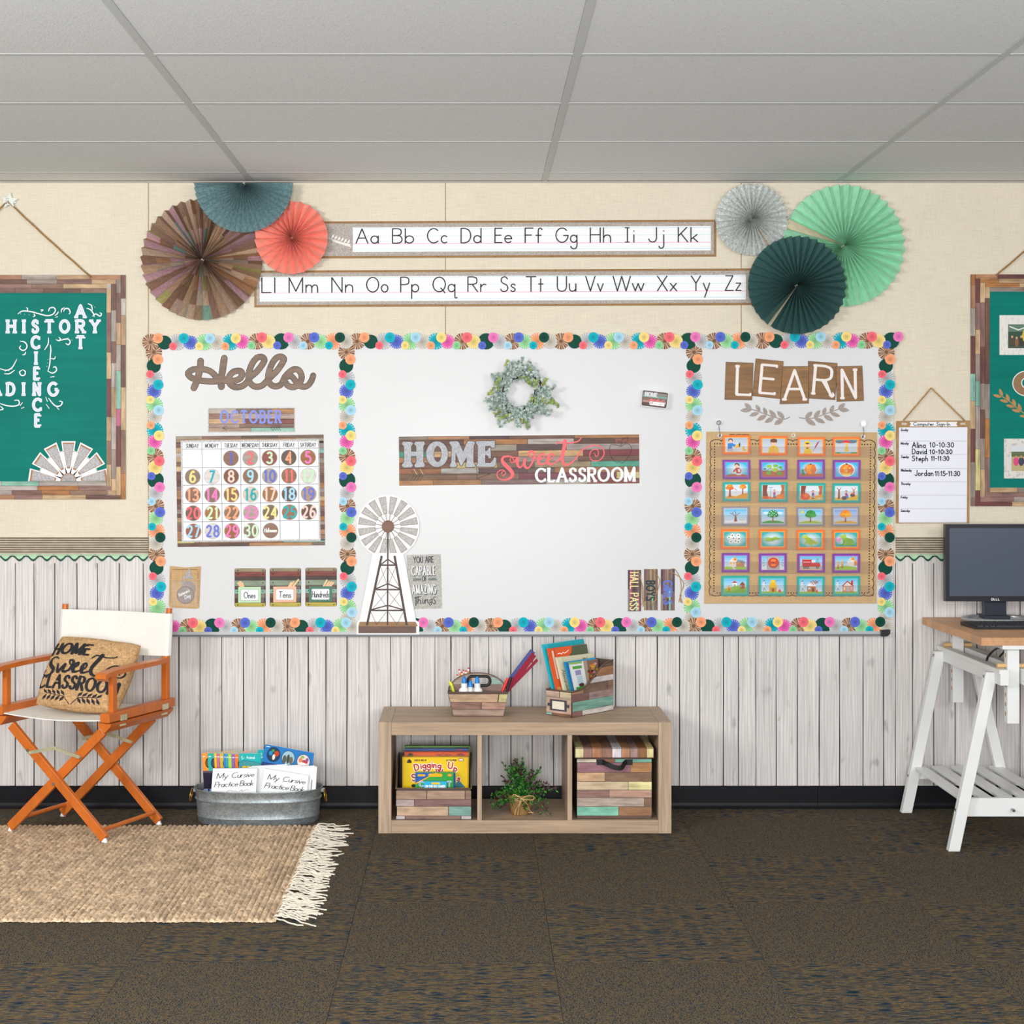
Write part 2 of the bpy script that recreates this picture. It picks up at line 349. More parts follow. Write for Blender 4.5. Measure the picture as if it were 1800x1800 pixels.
        for ch, a in zip(t, adv):
            for k, p in GL[ch][1]:
                if k == 'P': q = p
                elif k == 'S': q = S2(p, 4)
                else: q = [(p[0] + p[2] * math.cos(math.radians(u)), p[1] + p[3] * math.sin(math.radians(u))) for u in [p[4] + (p[5] - p[4]) * i / 16 for i in range(17)]]
                s.line([T(*v) for v in q], w, c, cap, ct)
                if serif and ch in 'CSG' and k in 'ES':
                    for v in ((q[0],) if ch == 'G' else (q[0], q[-1])): s.line([T(v[0] + .02, v[1] - serif * .7), T(v[0] + .02, v[1] + serif * .7)], w * .7, c, False)
                if serif and k == 'P' and len(q) >= 2:
                    for v, nb in ((q[0], q[1]), (q[-1], q[-2])):
                        if abs(v[1] - nb[1]) < .2: # ends of horizontal arms: short upright tick
                            if v[1] in (0, 1) and ch in 'ELTFZ2': s.line([T(*v), T(v[0], v[1] + (serif * .7 if v[1] == 0 else -serif * .7))], w * .7, c, False)
                            continue
                        if v[1] in (0, 1) or ch in 'npqruvwxyimk1': s.line([T(v[0] - serif / kx * .8, v[1]), T(v[0] + serif / kx * .8, v[1])], w * .74, c, False)
            cx += a + gap
PAL = ['#8a6a58', '#6b4a3e', '#a87a58', '#7c5a50', '#b5946f', '#94857a', '#a89c94', '#6e3f3c', '#8c6a62', '#c3a47c']
HOT = ['#d4cb8c', '#86b5a3', '#b0607a', '#a9703c', '#bdb3ac', '#b5764a']
def pick(): return R.choice(PAL) if R.random() < .84 else R.choice(HOT)
def vary(c, a=.1):
    f = 1 + R.uniform(-a, a); return shade(c, f)
def planks(parent, rows, d, t=.002, m=None, gap=.5, xy=False, base=None):
    """rows of printed planks as separate pieces: (y0,y1,[(x0,x1,col)..]) or, with xy, columns (x0,x1,[(y0,y1,col)..])"""
    for a0, a1, cells in rows:
        for b0, b1, c in cells:
            b = MB(vary(c or pick(), .08)); g = gap / 2
            q = [(a0 + g, b0 + g), (a1 - g, b0 + g), (a1 - g, b1 - g), (a0 + g, b1 - g)] if xy else [(b0 + g, a0 + g), (b1 - g, a0 + g), (b1 - g, a1 - g), (b0 + g, a1 - g)]
            b.slab(q, d + R.uniform(0, .0004), t); b.build('plank', m or (PLANKV if xy else PLANKH), parent)
def cells(x0, x1, lo, hi, cols=None):
    out = []; x = x0 - R.uniform(0, lo * .6)
    while x < x1:
        w = R.uniform(lo, hi); out.append((max(x, x0), min(x + w, x1), (cols or pick)())); x += w
    if len(out) > 1 and out[-1][1] - out[-1][0] < 4: l = out.pop(); out[-1] = (out[-1][0], l[1], out[-1][2])
    if len(out) > 1 and out[0][1] - out[0][0] < 4: l = out.pop(0); out[0] = (l[0], out[0][1], out[0][2])
    return out
# ================================================================ THE ROOM
LINEN = mat('linen_wallcovering', '#e2d8c4', rough=.85, spec=.2, layers=(('n', (14, 14, 420), .09), ('n', (420, 14, 14), .07), ('n', 3, .03)), bump=.0003)
JOINT = mat('dark_joint', '#4a4645', rough=.9)
SEAM = mat('panel_joint', '#a98a64', rough=.9)
WHITEWOOD = mat('whitewashed_plank', '#dbd6d3', rough=.6, spec=.25, rnd=.035, layers=(('s', (75, 75, 3), .12, 6), ('n', (170, 170, 5), .16, 5), ('d', (24, 24, 9), .34, 2), ('w', (26, 26, 2.2), .09, 9), ('n', (5, 5, 1.2), .06)))
wall = struct('wall_back')
b = MB(); b.box((-4.2, .006, 0), (4.4, .12, 2.75)); b.build('wall_core', JOINT, wall)
b = MB(); b.box((-4.2, .002, W(0, 984)[2]), (4.4, .006, 2.62)); b.build('joint_strip', SEAM, wall)
seams = [W(x, 0, 0)[0] for x in (-783, -261, 261, 783, 1303, 1825, 2347)]
xs = [-4.2] + seams + [4.4]
for i in range(len(xs) - 1):
    b = MB(); b.box((xs[i] + .0018, 0, W(0, 990)[2]), (xs[i + 1] - .0018, .0022, 2.60)); b.build('wall_panel', LINEN, wall)
jn = [27, 60, 96, 135.5, 171, 209.6, 251.8, 285, 314.4, 352, 390, 428, 464.4, 505.5, 542, 573, 610, 649, 686.7, 722.5, 764.5, 792.5, 826, 859, 898, 935.6, 973, 1012, 1046, 1082, 1117.6, 1155, 1194.5, 1230, 1271.5, 1298, 1328.6, 1364.3, 1401.6, 1439.7, 1475.9, 1517, 1553, 1574, 1604.4, 1641, 1679, 1717.5, 1752, 1793]
jx = [W(x, 0)[0] for x in jn]; x = jx[0]
while x > -4.2: x -= R.uniform(.07, .1); jx.insert(0, x)
x = jx[-1]
while x < 4.4: x += R.uniform(.07, .1); jx.append(x)
zb, zt = W(0, 1381)[2], W(0, 979)[2]
for a, c in zip(jx, jx[1:]):
    b = MB(); g = R.uniform(.0034, .0052); wob = [R.uniform(-.0013, .0013) for _ in range(12)]
    n = 6; y = -.0012 + R.uniform(-.0005, .0005)
    lft = [(a + g / 2 + wob[k], y, zb + (zt - zb) * k / (n - 1)) for k in range(n)]; rgt = [(c - g / 2 + wob[k + 6] * .6, y, zb + (zt - zb) * k / (n - 1)) for k in range(n)]
    b.prism(lft + rgt[::-1], (0, .006, 0)); b.build('plank', WHITEWOOD, wall)
# baseboard: black vinyl with a coved toe, in two lengths
VINYL = mat('black_vinyl', '#151419', rough=.45, spec=.25, layers=(('n', (3, 3, 8), .25),))
bb = struct('baseboard_back')
sx = W(1437, 0)[0]
for x0, x1 in ((-4.2, sx - .0008), (sx + .0008, 4.4)):
    b = MB(); pr = [(.004, zb + .001), (-.0035, zb), (-.0035, .022), (-.006, .010), (-.013, .002), (-.018, 0), (.004, 0)]
    b.prism([(x0, y, z) for y, z in pr], (x1 - x0, 0, 0)); b.build('vinyl_strip', VINYL, bb)
# floor: carpet tiles laid quarter turned
def carpet(nm, s1, s2, rot):
    return mat(nm, rough=.95, spec=.1, layers=(('n', s1, 0, 4, (0, 0, rot)), ('n', s2, .5, 2, (0, 0, rot)), ('n', 330, .4, 1)), bump=.0015,
               ramp=[(.38, '#1d3040'), (.44, '#3b4a50'), (.475, '#7a6444'), (.5, '#544a3a'), (.53, '#8a7350'), (.57, '#463b2e'), (.62, '#34424c')])
CA = carpet('carpet_along', (17, 120, 60), (60, 420, 60), 0)
CB = carpet('carpet_across', (190, 90, 60), (420, 200, 60), .75)
fl = struct('floor')
b = MB('#222'); b.box((-4.2, -9.5, -.02), (4.4, .12, -.007)); b.build('floor_core', BLACKP, fl)
tx = [.845 + .61 * k for k in range(-9, 7)]; td = [-.435, .175] + [.175 + .61 * k for k in range(1, 8)]
for i in range(len(tx) - 1):
    for j in range(len(td) - 1):
        b = MB(); x0, x1 = tx[i] + .0006, tx[i + 1] - .0006; y0, y1 = -td[j + 1] + .0006, min(-td[j] - .0006, -.0001 if j else .004)
        b.box((x0, y0, -.007), (x1, y1, 0)); b.build('carpet_tile', CA if (i + j) % 2 else CB, fl)
b = MB(); b.box((-4.2, -9.5, -.0068), (4.4, -td[-1], -.0005)); b.build('carpet_remainder', CA, fl)
# ceiling: lay-in tiles on a T-bar grid
CZ = W(0, 321)[2]
TILE = mat('mineral_tile', '#f1f4f5', rough=.95, spec=.1, layers=(('n', 160, .07, 4), ('d', 90, .3, 2)), bump=.0008)
TBAR = mat('white_metal_grid', '#d4d7d7', rough=.6)
ce = struct('ceiling')
b = MB(); b.box((-4.2, -9.5, CZ + .03), (4.4, .12, CZ + .05)); b.build('ceiling_core', TBAR, ce)
gx = [.30 + 1.22 * k for k in range(-4, 5)]; gd = [-.41 + .61 * k for k in range(0, 12)]
for i in range(len(gx) - 1):
    for j in range(len(gd) - 1):
        b = MB(); y1 = min(-gd[j] - .012, -.02)
        b.box((gx[i] + .012, -gd[j + 1] + .012, CZ + .004), (gx[i + 1] - .012, y1, CZ + .02)); b.build('ceiling_tile', TILE, ce, bevel=.003)
for x in gx:
    b = MB(); b.box((x - .012, -gd[-1], CZ + .003), (x + .012, 0, CZ + .007)); b.build('grid_bar', TBAR, ce)
for d in gd[1:]:
    b = MB(); b.box((gx[0], -d - .012, CZ + .0032), (gx[-1], -d + .012, CZ + .0072)); b.build('grid_bar', TBAR, ce)
b = MB(); b.box((-4.2, -.022, CZ - .0012), (4.4, 0, CZ + .001)); b.build('wall_angle', TBAR, ce)
# ================================================================ trim strips between linen and planks
CORR = mat('corrugated_print', '#cfc4b0', rough=.5, metal=.0, layers=(('n', (7, 7, 200), .26, 4), ('n', (30, 30, 30), .15)))
for nm, x0, x1, where in (('corrugated_border', -940, 261, 'between the green windmill board and the whiteboard'), ('corrugated_border', 1574, 2330, 'behind the black monitor')):
    b = MB('#cfc4b0'); n = 84; y0, y1 = 944, 976.5; pts = []
    for k in range(n + 1):
        ph = 2 * PI * 8 * k / n; q = .0012 + .0022 * (1 + math.cos(ph)); pts.append((W(0, y0 + (y1 - y0) * k / n)[2], q, ph))
    X0, X1 = W(x0, 0)[0], W(x1, 0)[0]
    for (za, ya, pa), (zc, yc, pc) in zip(pts, pts[1:]):
        f = .5 + .5 * math.cos((pa + pc) / 2)
        b.face([(X0, -ya, za), (X1, -ya, za), (X1, -yc, zc), (X0, -yc, zc)], tuple(p * f + q * (1 - f) for p, q in zip(lin('#dcd2bf'), lin('#6e5f48'))))
    for X in (X0, X1): b.face([(X, -q, z) for z, q, _ in pts] + [(X, 0, pts[-1][0]), (X, 0, pts[0][0])])
    MATS.pop('corr', None)
    b.build(nm, mat('corrugated_paper', attr=True, rough=.55, layers=(('n', (6, 6, 240), .22, 4), ('n', 25, .14))), label='ribbed corrugated metal look border strip ' + where, cat='border', group='corrugated border strips')
    b = MB(); wv = []
    X = x0
    while X <= x1: wv.append((X, 981 + 4 * math.sin((X - 6) / 24.2 * 2 * PI + .6))); X += 1.6
    t = thing('scalloped_border', 'mint paper border with wavy dark green edge ' + where, 'border', W((x0 + x1) / 2, 980, 0), 'scalloped green border strips')
    b = MB(); b.slab([(x0, 973)] + [(x, y) for x, y in wv][::1] + [(x1, 973)], .0028, .0008); b.build('mint_band', mat('mint_paper', '#b2d8b4', rough=.7), t)
    b = MB(); b.slab([(x, y - 2.2) for x, y in wv] + [(x, y + 1.8) for x, y in wv][::-1], .0036, .0006); b.build('green_edge', mat('dark_green_paper', '#0e4a38', rough=.6), t)
# ================================================================ framed bulletin boards
TEAL = mat('teal_board_paper', '#067a6e', rough=.5, spec=.1, layers=(('n', (2, 2, 60), .1, 4), ('n', 4, .1)), bump=.0004)
JUTE = mat('jute_twine', '#a57d4a', rough=.9, layers=(('n', 300, .35, 2),))
def bulletin(nm, label, x0, y0, x1, y1, ix0, iy0, ix1, iy1):
    t = thing(nm, label, 'bulletin board', W((x0 + x1) / 2, y1, 0))
    b = MB('#6b5548'); b.slab([(x0 + .5, y0 + .5), (x1 - .5, y0 + .5), (x1 - .5, y1 - .5), (x0 + .5, y1 - .5)], .004, .004); b.build('backing', mat('board_edge', '#5b463c', rough=.8), t)
    b = MB(); b.slab([(ix0 - 2, iy0 - 2), (ix1 + 2, iy0 - 2), (ix1 + 2, iy1 + 2), (ix0 - 2, iy1 + 2)], .0046, .001); b.build('board_paper', TEAL, t)
    for X0, X1 in ((x0, ix0), (ix1, x1)):
        n = 4; w = (X1 - X0) / n
        planks(t, [(X0 + k * w, X0 + (k + 1) * w, cells(y0 + (k if X0 == x0 else n - 1 - k) * 0, y1, 28, 78)) for k in range(n)], .0062, .0016, xy=True)
    for Y0, Y1 in ((y0, iy0), (iy1, y1)):
        n = 4; w = (Y1 - Y0) / n
        planks(t, [(Y0 + k * w, Y0 + (k + 1) * w, cells(ix0 - ((k if Y0 == y1 - (y1 - iy1) else n - 1 - k)) * 8.4, ix1 + (k if Y0 != y0 else n - 1 - k) * 8.4, 45, 80)) for k in range(n)], .0072, .0016)
    return t
def cord(b, pts, r=.0022, n=3, spread=.0025):
    for k in range(n):
        q = [(x + spread * math.cos(k * 2.1 + i * .9), y - .003 + spread * .5 * math.sin(k * 2.1 + i), z + spread * math.sin(k * 2.1 + i * .9)) for i, (x, y, z) in enumerate(pts)]
        b.tube(q, r, 6)
def lerp_pts(a, c, n, sag=0): return [tuple(Vector(a).lerp(Vector(c), k / n) + Vector((0, 0, -sag * math.sin(PI * k / n)))) for k in range(n + 1)]
bl = bulletin('bulletin_board', 'teal bulletin board reading HISTORY, SCIENCE and ART, framed in reclaimed plank print', -193, 483, 221, 878, -159, 515, 187, 846)
b = MB()
for s in (-1, 1): cord(b, lerp_pts(W(14, 354, .012), W(14 + s * 146, 487, .009), 10, .004), .0018)
b.build('hanging_cord', JUTE, bl, smooth=True)
a = Art(d=.0048)
wh, lv = '#f4f6fb', '#d3d9ea'
def slab2(t, x, y, h, w, fit=None, align='c'):
    a.text(t, x, y, h, wh, w * 1.35, fit=fit, gap=.55, serif=.16, align=align, cap=False)
for i, ch in enumerate('HISTORY'):
    for ci, cw, dx in ((wh, 6.4, 0), (lv, 4.4, -.4)): a.text(ch, [19.8, 42, 62, 86.7, 113.7, 141.6, 167][i], 584, 20.3, ci, cw * .85, serif=.24, align='c', cap=False, ws=1.02 if ch in 'HRTY' else .8)
for i, ch in enumerate('CIENCE'):
    for ci, cw in ((wh, 6.4), (lv, 4.4)): a.text(ch, [63, 63.5, 65, 65, 66, 67][i], [612, 639.5, 666.5, 694, 721.5, 749][i], 20, ci, cw * .84, serif=.23, align='c', cap=False, ws=.8)
for i, ch in enumerate('READI'):
    for ci, cw in ((wh, 6.4), (lv, 4.4)): a.text(ch, [-56, -31, -6, 19.5, 42][i], 694, 20, ci, cw * .84, serif=.23, align='c', cap=False, ws=.86)
for ci, cw in ((wh, 6.4), (lv, 4.4)):
    a.text('G', 94, 695, 21.5, ci, cw * .85, align='c', ws=.8, cap=False)
    a.text('A', 142, 557.5, 20, ci, cw * .84, serif=.23, align='c', cap=False, ws=.95); a.text('T', 142, 612, 20, ci, cw * .84, serif=.23, align='c', cap=False)
sw = [
 [(32, 552), (40, 547), (55, 548), (70, 552), (83, 555), (93, 553), (98, 546), (95, 541), (88, 542), (86, 547)], [(48, 548), (49, 543), (47, 541)], [(60, 552), (62, 555), (59, 557)], [(73, 548), (76, 545), (72, 545)],
 [(97, 555), (101, 552), (103, 548)], [(98, 558), (102, 557)], [(108, 550), (109, 544), (114, 541)], [(112, 548), (115, 543), (121, 543), (124, 549), (122, 552)], [(155, 534), (161, 537), (163, 545)], [(153, 542), (160, 545), (165, 552), (166, 557)],
 [(163, 556), (169, 552), (176, 556), (179, 552), (176, 550)], [(36, 600), (43, 601), (48, 607), (46, 614), (40, 616), (35, 612), (37, 608)], [(40, 624), (44, 623), (46, 619)], [(86, 594), (85, 605), (79, 615)], [(99, 597), (104, 599), (107, 596), (104, 593)], [(105, 599), (112, 597), (120, 596), (124, 601), (121, 606), (116, 604)],
 [(89, 606), (90, 615), (89, 625), (88, 640), (85, 652)], [(90, 630), (96, 631), (98, 627)], [(84, 652), (93, 656), (100, 651), (98, 645), (94, 646)], [(0, 648), (12, 651), (22, 646), (30, 632)], [(8, 657), (17, 657), (26, 651)], [(40, 650), (45, 653), (44, 659), (38, 660), (35, 654), (39, 651)], [(89, 663), (96, 662)],
 [(0, 709), (12, 713), (25, 714), (34, 711), (33, 704), (26, 704)], [(1, 714), (6, 719), (0, 721)], [(36, 713), (40, 708)], [(38, 718), (43, 716)], [(81, 698), (84, 706)], [(86, 700), (92, 708), (99, 714), (107, 713), (110, 707), (105, 705)], [(82, 711), (87, 718)], [(99, 714), (104, 720)]]
for q in sw: a.wline(q, [1.0] + [2.0] * (len(q) - 2) + [1.2], wh, 4)
for q in ((52, 553.5), (44, 552.8), (37, 552), (10, 653), (16, 652), (22, 649), (120, 594), (127, 598), (85, 632), (84, 638), (83, 644), (164, 537), (167, 540)): a.ell(*q, .6, .6, wh, 8)
a.build('chalk_lettering', PRINT, bl)
wm = thing('half_windmill_cutout', 'white edged half windmill cutout with seven galvanised blades on the teal board', 'cutout', W(120, 846, .0066))
b = MB('#f4f3f2'); cx, cy = 120.3, 845.5
b.slab(circ(cx, cy, 54, n=30, a0=180, a1=360), .0058, .0008); BL = []
for k in range(7):
    an = math.radians(180 + 8 + k * (164 / 6)); ca, sa = math.cos(an), math.sin(an); px_, py_ = -sa, ca
    def bp(r, w, cx=cx, cy=cy, ca=ca, sa=sa, px_=px_, py_=py_): return [(cx + ca * r + px_ * w, min(845.6, cy + sa * r + py_ * w)), (cx + ca * r - px_ * w, min(845.6, cy + sa * r - py_ * w))]
    q = bp(13, 4.6); u = bp(70, 12.6); b.slab([q[0], q[1], u[1], u[0]], .006, .0008); BL.append(bp)
b.build('white_card', mat('white_card', '#f2f1f0', rough=.5), wm)
for k, bp in enumerate(BL):
    an = math.radians(180 + 8 + k * (164 / 6)); q = [(cx + math.cos(an) * r - math.sin(an) * w, min(845.6, cy + math.sin(an) * r + math.cos(an) * w)) for r, w in ((22, 2.6), (22, -2.6), (67.5, -10.4), (67.5, 10.4))]
    b = MB('#a97e5c'); b.slab(q, .0066, .0004); g = MB('#b6b4b6'); g.slab([((p[0] - q[0][0]) * .99 + q[0][0], p[1]) for p in [(q[i][0] * .88 + (q[0][0] + q[1][0] + q[2][0] + q[3][0]) / 4 * .12, q[i][1] * .88 + (q[0][1] + q[1][1] + q[2][1] + q[3][1]) / 4 * .12) for i in range(4)]], .0069, .0003)
    bo = b.build('blade', PAPER, wm); g.build('galvanised_face', GALV, bo)
a = Art(d=.0064); a.line(circ(cx, cy, 53, n=40, a0=182, a1=358), .8, '#8b8580'); a.build('wire_ring', PAPER, wm)
a = Art(d=.0066); a.P(circ(cx, cy, 14, n=20, a0=180, a1=360), '#a97e5c'); a.P(circ(cx, cy, 12, n=20, a0=180, a1=360), '#aaa6a6')
a.build('hub', GALV, wm)
st = thing('star_hook', 'small silver star with wood slat lines holding the left board cord', 'hook', W(17, 352, 0))
b = MB('#dfe3de'); q = []
for k in range(10): r = 15.5 if k % 2 == 0 else 6.8; an = -PI / 2 + k * PI / 5 + .06; q.append((16.5 + r * math.cos(an), 353 + r * math.sin(an)))
b.slab(q, .016, .005); b.slab([(6, 349), (27, 349), (27, 357), (6, 357)], .011, .011); b.build('star', mat('silver_paper', '#dde3de', rough=.35), st)
a = Art(d=.0161)
for k in range(5): a.line([(9 + abs(k - 1) * .6, 349 + 3 * k), (16 + k * .2, 349 + 3 * k)], .9, '#8f8a80', False)
a.build('slat_lines', PAPER, st)
br = bulletin('bulletin_board', 'teal bulletin board framed in plank print above the monitor, holding picture frames', 1706, 482, 2096, 890, 1740, 513, 2062, 857)
b = MB()
for s in (-1, 1): cord(b, lerp_pts(W(1901, 352, .012), W(1901 + s * 150, 484, .009), 10, .004), .0018)
b.build('hanging_cord', JUTE, br, smooth=True)
# things pinned on the right board
pf = thing('framed_photo', 'flat whitewashed wood frame holding a dark stage photo with yellow star', 'picture frame', W(1810, 624, .006))
b = MB('#e6e4df'); b.slab([(1757, 554), (1867, 554), (1867, 624), (1757, 624)], .0068, .002, holes=[[(1772, 570), (1852, 570), (1852, 612), (1772, 612)]]); b.build('frame', mat('washed_frame_wood', '#e6e3de', rough=.6, layers=(('s', (120, 120, 30), .22, 4),)), pf)
a = Art(d=.0052); a.rect(1771, 569, 1853, 613, '#2e4a38'); a.rect(1771, 569, 1853, 583, '#5c7a68'); a.line([(1775, 574), (1790, 580), (1812, 572)], 2, '#dfe6e6'); a.P([(1796, 590), (1800, 578), (1804, 588), (1815, 589), (1806, 595), (1810, 606), (1799, 599), (1792, 604), (1795, 595)], '#c9b84e')
for k in range(9): a.ell(1779 + k * 8, 600 + (k % 2) * 2, 3.2, 8, ('#5a3b2c', '#8a5a3a', '#3c3026')[k % 3]); a.ell(1779 + k * 8, 592 + (k % 2) * 2, 2, 2.4, '#caa07a', 8)
a.build('photograph', PRINT, pf)
pf = thing('framed_photo', 'moulded distressed white picture frame with outdoor group photo, lower one', 'picture frame', W(1820, 841, .006))
b = MB('#dedbd6')
for k, (i, dd) in enumerate(((0, .0075), (4, .0105), (8, .0085), (11, .0065))):
    j = i + 4 if k < 3 else 13; b.slab([(1765 + i, 771 + i), (1885 - i, 771 + i), (1885 - i, 841 - i), (1765 + i, 841 - i)], dd, dd - .005, holes=[[(1765 + j, 771 + j), (1885 - j, 771 + j), (1885 - j, 841 - j), (1765 + j, 841 - j)]])
b.build('frame', mat('distressed_frame', '#dcd8d2', rough=.5, layers=(('s', (60, 60, 60), .35, 4),)), pf)
a = Art(d=.0052); a.rect(1777, 783, 1873, 829, '#b9ab7c'); a.rect(1777, 783, 1873, 794, '#d7dcdf'); a.rect(1777, 794, 1873, 803, '#5c6a44')
for k, c in enumerate(('#d8487a', '#3c3f52', '#29304a', '#4a5a8a', '#c24040', '#2c2c34', '#d8a03c')): a.ell(1786 + k * 9, 811, 5, 8, c); a.ell(1786 + k * 9, 803, 2.3, 2.6, '#b88a68', 8)
a.build('photograph', PRINT, pf)
b = MB(); b.slab(circ(1806, 674, 25, 21.5, 30), .009, .003, holes=[circ(1808, 673, 13, 11, 24)]); lt = b.build('letter_cutout', mat('brown_cutout_wood', '#93714f', rough=.6, layers=(('s', (5, 5, 120), .3, 4),)), label='rounded wooden letter cutout with white rim on the right teal board', cat='letter')
w_ = MB(); w_.slab(circ(1806, 674, 26.6, 23, 30), .0085, .001, holes=[circ(1808, 673, 11.4, 9.4, 24)]); w_.build('white_rim', mat('white_card', '#f2f1f0', rough=.5), lt)
def laurel(nm, label, stem, leaves, d, c, m, cat='cutout', par=None, t=.0012, group=None):
    t_ = par or thing(nm, label, cat, W(stem[0][0], stem[0][1], d), group)
    b = MB(c); q = S2(stem, 5)
    L_ = [(q[i], q[i + 1]) for i in range(len(q) - 1)]
    for p, r in L_:
        dx, dy = r[0] - p[0], r[1] - p[1]; l = math.hypot(dx, dy) or 1; nx, ny = -dy / l * .9, dx / l * .9
        b.slab([(p[0] + nx, p[1] + ny), (r[0] + nx, r[1] + ny), (r[0] - nx, r[1] - ny), (p[0] - nx, p[1] - ny)], d, t)
    b.build('stem', m, t_)
    for (x0, y0, x1, y1, w) in leaves:
        dx, dy = x1 - x0, y1 - y0; nx, ny = -dy, dx; l = math.hypot(dx, dy); nx, ny = nx / l, ny / l
        o = [(x0 + dx * u + nx * w * v, y0 + dy * u + ny * w * v) for u, v in ((0, 0), (.2, .7), (.45, 1), (.75, .75), (1, 0), (.75, -.75), (.45, -1), (.2, -.7))]
        b = MB(c); b.slab(o, d + .0002 + len(COL.objects) % 31 * 1e-5, t); b.build('leaf', m, t_)
    return t_
TANW = mat('tan_wood_cutout', '#b58a55', rough=.6, layers=(('s', (60, 60, 60), .2, 3),))
lv_ = []
for (x, y) in ((1762, 697), (1774, 706), (1785, 715), (1795, 723)): lv_ += [(x, y, x - 5, y - 14, 3.2), (x - 1, y + 1, x - 17, y - 3, 2.8)]
laurel('laurel_cutout', 'tan wooden laurel sprig on the right teal board beneath the rounded letter', [(1762, 697), (1775, 706), (1790, 719), (1806, 730), (1825, 738)], lv_ + [(1808, 731, 1804, 718, 3), (1806, 732, 1792, 731, 2.6)], .0066, '#b58a55', TANW)
# ================================================================ pleated paper fans
def fan(label, cx, cy, r, n, pal, m, dd, a0=0, a1=360, rot=0, depth=.022, slit=None, group='pleated paper fans'):
    full = a1 - a0 >= 360; N = n if full else n
    c = W(cx, cy, dd); k = (D - dd) / F; Rr = r * k; b = MB()
    rings = [.045, .28, .52, .76, 1.0]; colrow = None
    cnt = 2 * N
    def pt(j, fr):
        an = math.radians(rot + a0 + (a1 - a0) * (j + (.42 if j % 2 == 0 and (full or 0 < j < cnt) else 0)) / cnt); yy = (-depth if j % 2 == 0 else 0)
        rr = Rr * fr * (1 if j % 2 == 0 else .985); jit = .006 * math.sin(j * 12.9)
        return (c[0] + rr * math.cos(an + jit), c[1] + yy, c[2] - rr * math.sin(an + jit))
    for j in range(cnt):
        if slit is not None and j == slit: sc = '#d9c9ae'
        else: sc = None
        if callable(pal): cl = [pal(j) for _ in range(4)]
        else: cl = [vary(pal, .05)] * 4
        for i in range(4):
            b.face([pt(j, rings[i]), pt(j, rings[i + 1]), pt(j + 1, rings[i + 1]), pt(j + 1, rings[i])], sc or cl[i])
        b.face([(c[0], c[1] - depth * .6, c[2]), pt(j, rings[0]), pt(j + 1, rings[0])], cl[0])
    t = thing('paper_fan', label, 'paper fan', W(cx, cy, 0), group)
    b.build('pleated_disc', m, t)
    b = MB('#cfc6b4'); b.slab(circ(cx, cy, min(3, r * .03), n=10), dd + depth * .66, depth * .5); b.build('centre', m, t)
    return t
FANP = mat('fan_paper', attr=True, rough=.6, spec=.4, layers=(('n', 40, .06),))
FANG = mat('fan_galvanised', attr=True, rough=.45, spec=.5, layers=(('n', 130, .35, 4), ('v', 200, .15)))
FANW = mat('fan_wood', attr=True, rough=.5, layers=(('n', 160, .25, 4),))
_c = [pick()]
def woodpal(j):
    if R.random() < .5: _c[0] = vary(R.choice(('#a5876f', '#8a6d58', '#b89880', '#cfb196', '#8f7262', '#b8a08c', '#a8805f', '#b8939a')) if R.random() < .93 else R.choice(('#a8a468', '#7fa596')), .12)
    return _c[0]
fan('large brown reclaimed wood print paper fan at the upper left', 356, 457, 107, 42, woodpal, FANW, .004, depth=.03)
fan('coral pink paper fan overlapping the start of the alphabet strips', 513, 418.5, 64.5, 23, '#f99c8c', FANP, .026, depth=.032)
fan('half round slate blue galvanised print fan hanging under the ceiling', 429, 323, 87, 24, '#7f9ea2', FANG, .062, 0, 180, depth=.022)
fan('small silver galvanised print paper fan right of the alphabet strips', 1320.3, 386.6, 64, 32, '#dde2de', FANG, .01, rot=4, slit=9, depth=.028)
fan('large mint green paper fan at the upper right', 1481, 433, 107.5, 36, '#a3dfbc', FANP, .003, rot=3, slit=39, depth=.034)
fan('dark slate green paper fan in front of the mint fan', 1399.6, 502, 86.5, 36, '#3f6462', FANP, .036, rot=1, slit=24, depth=.032)
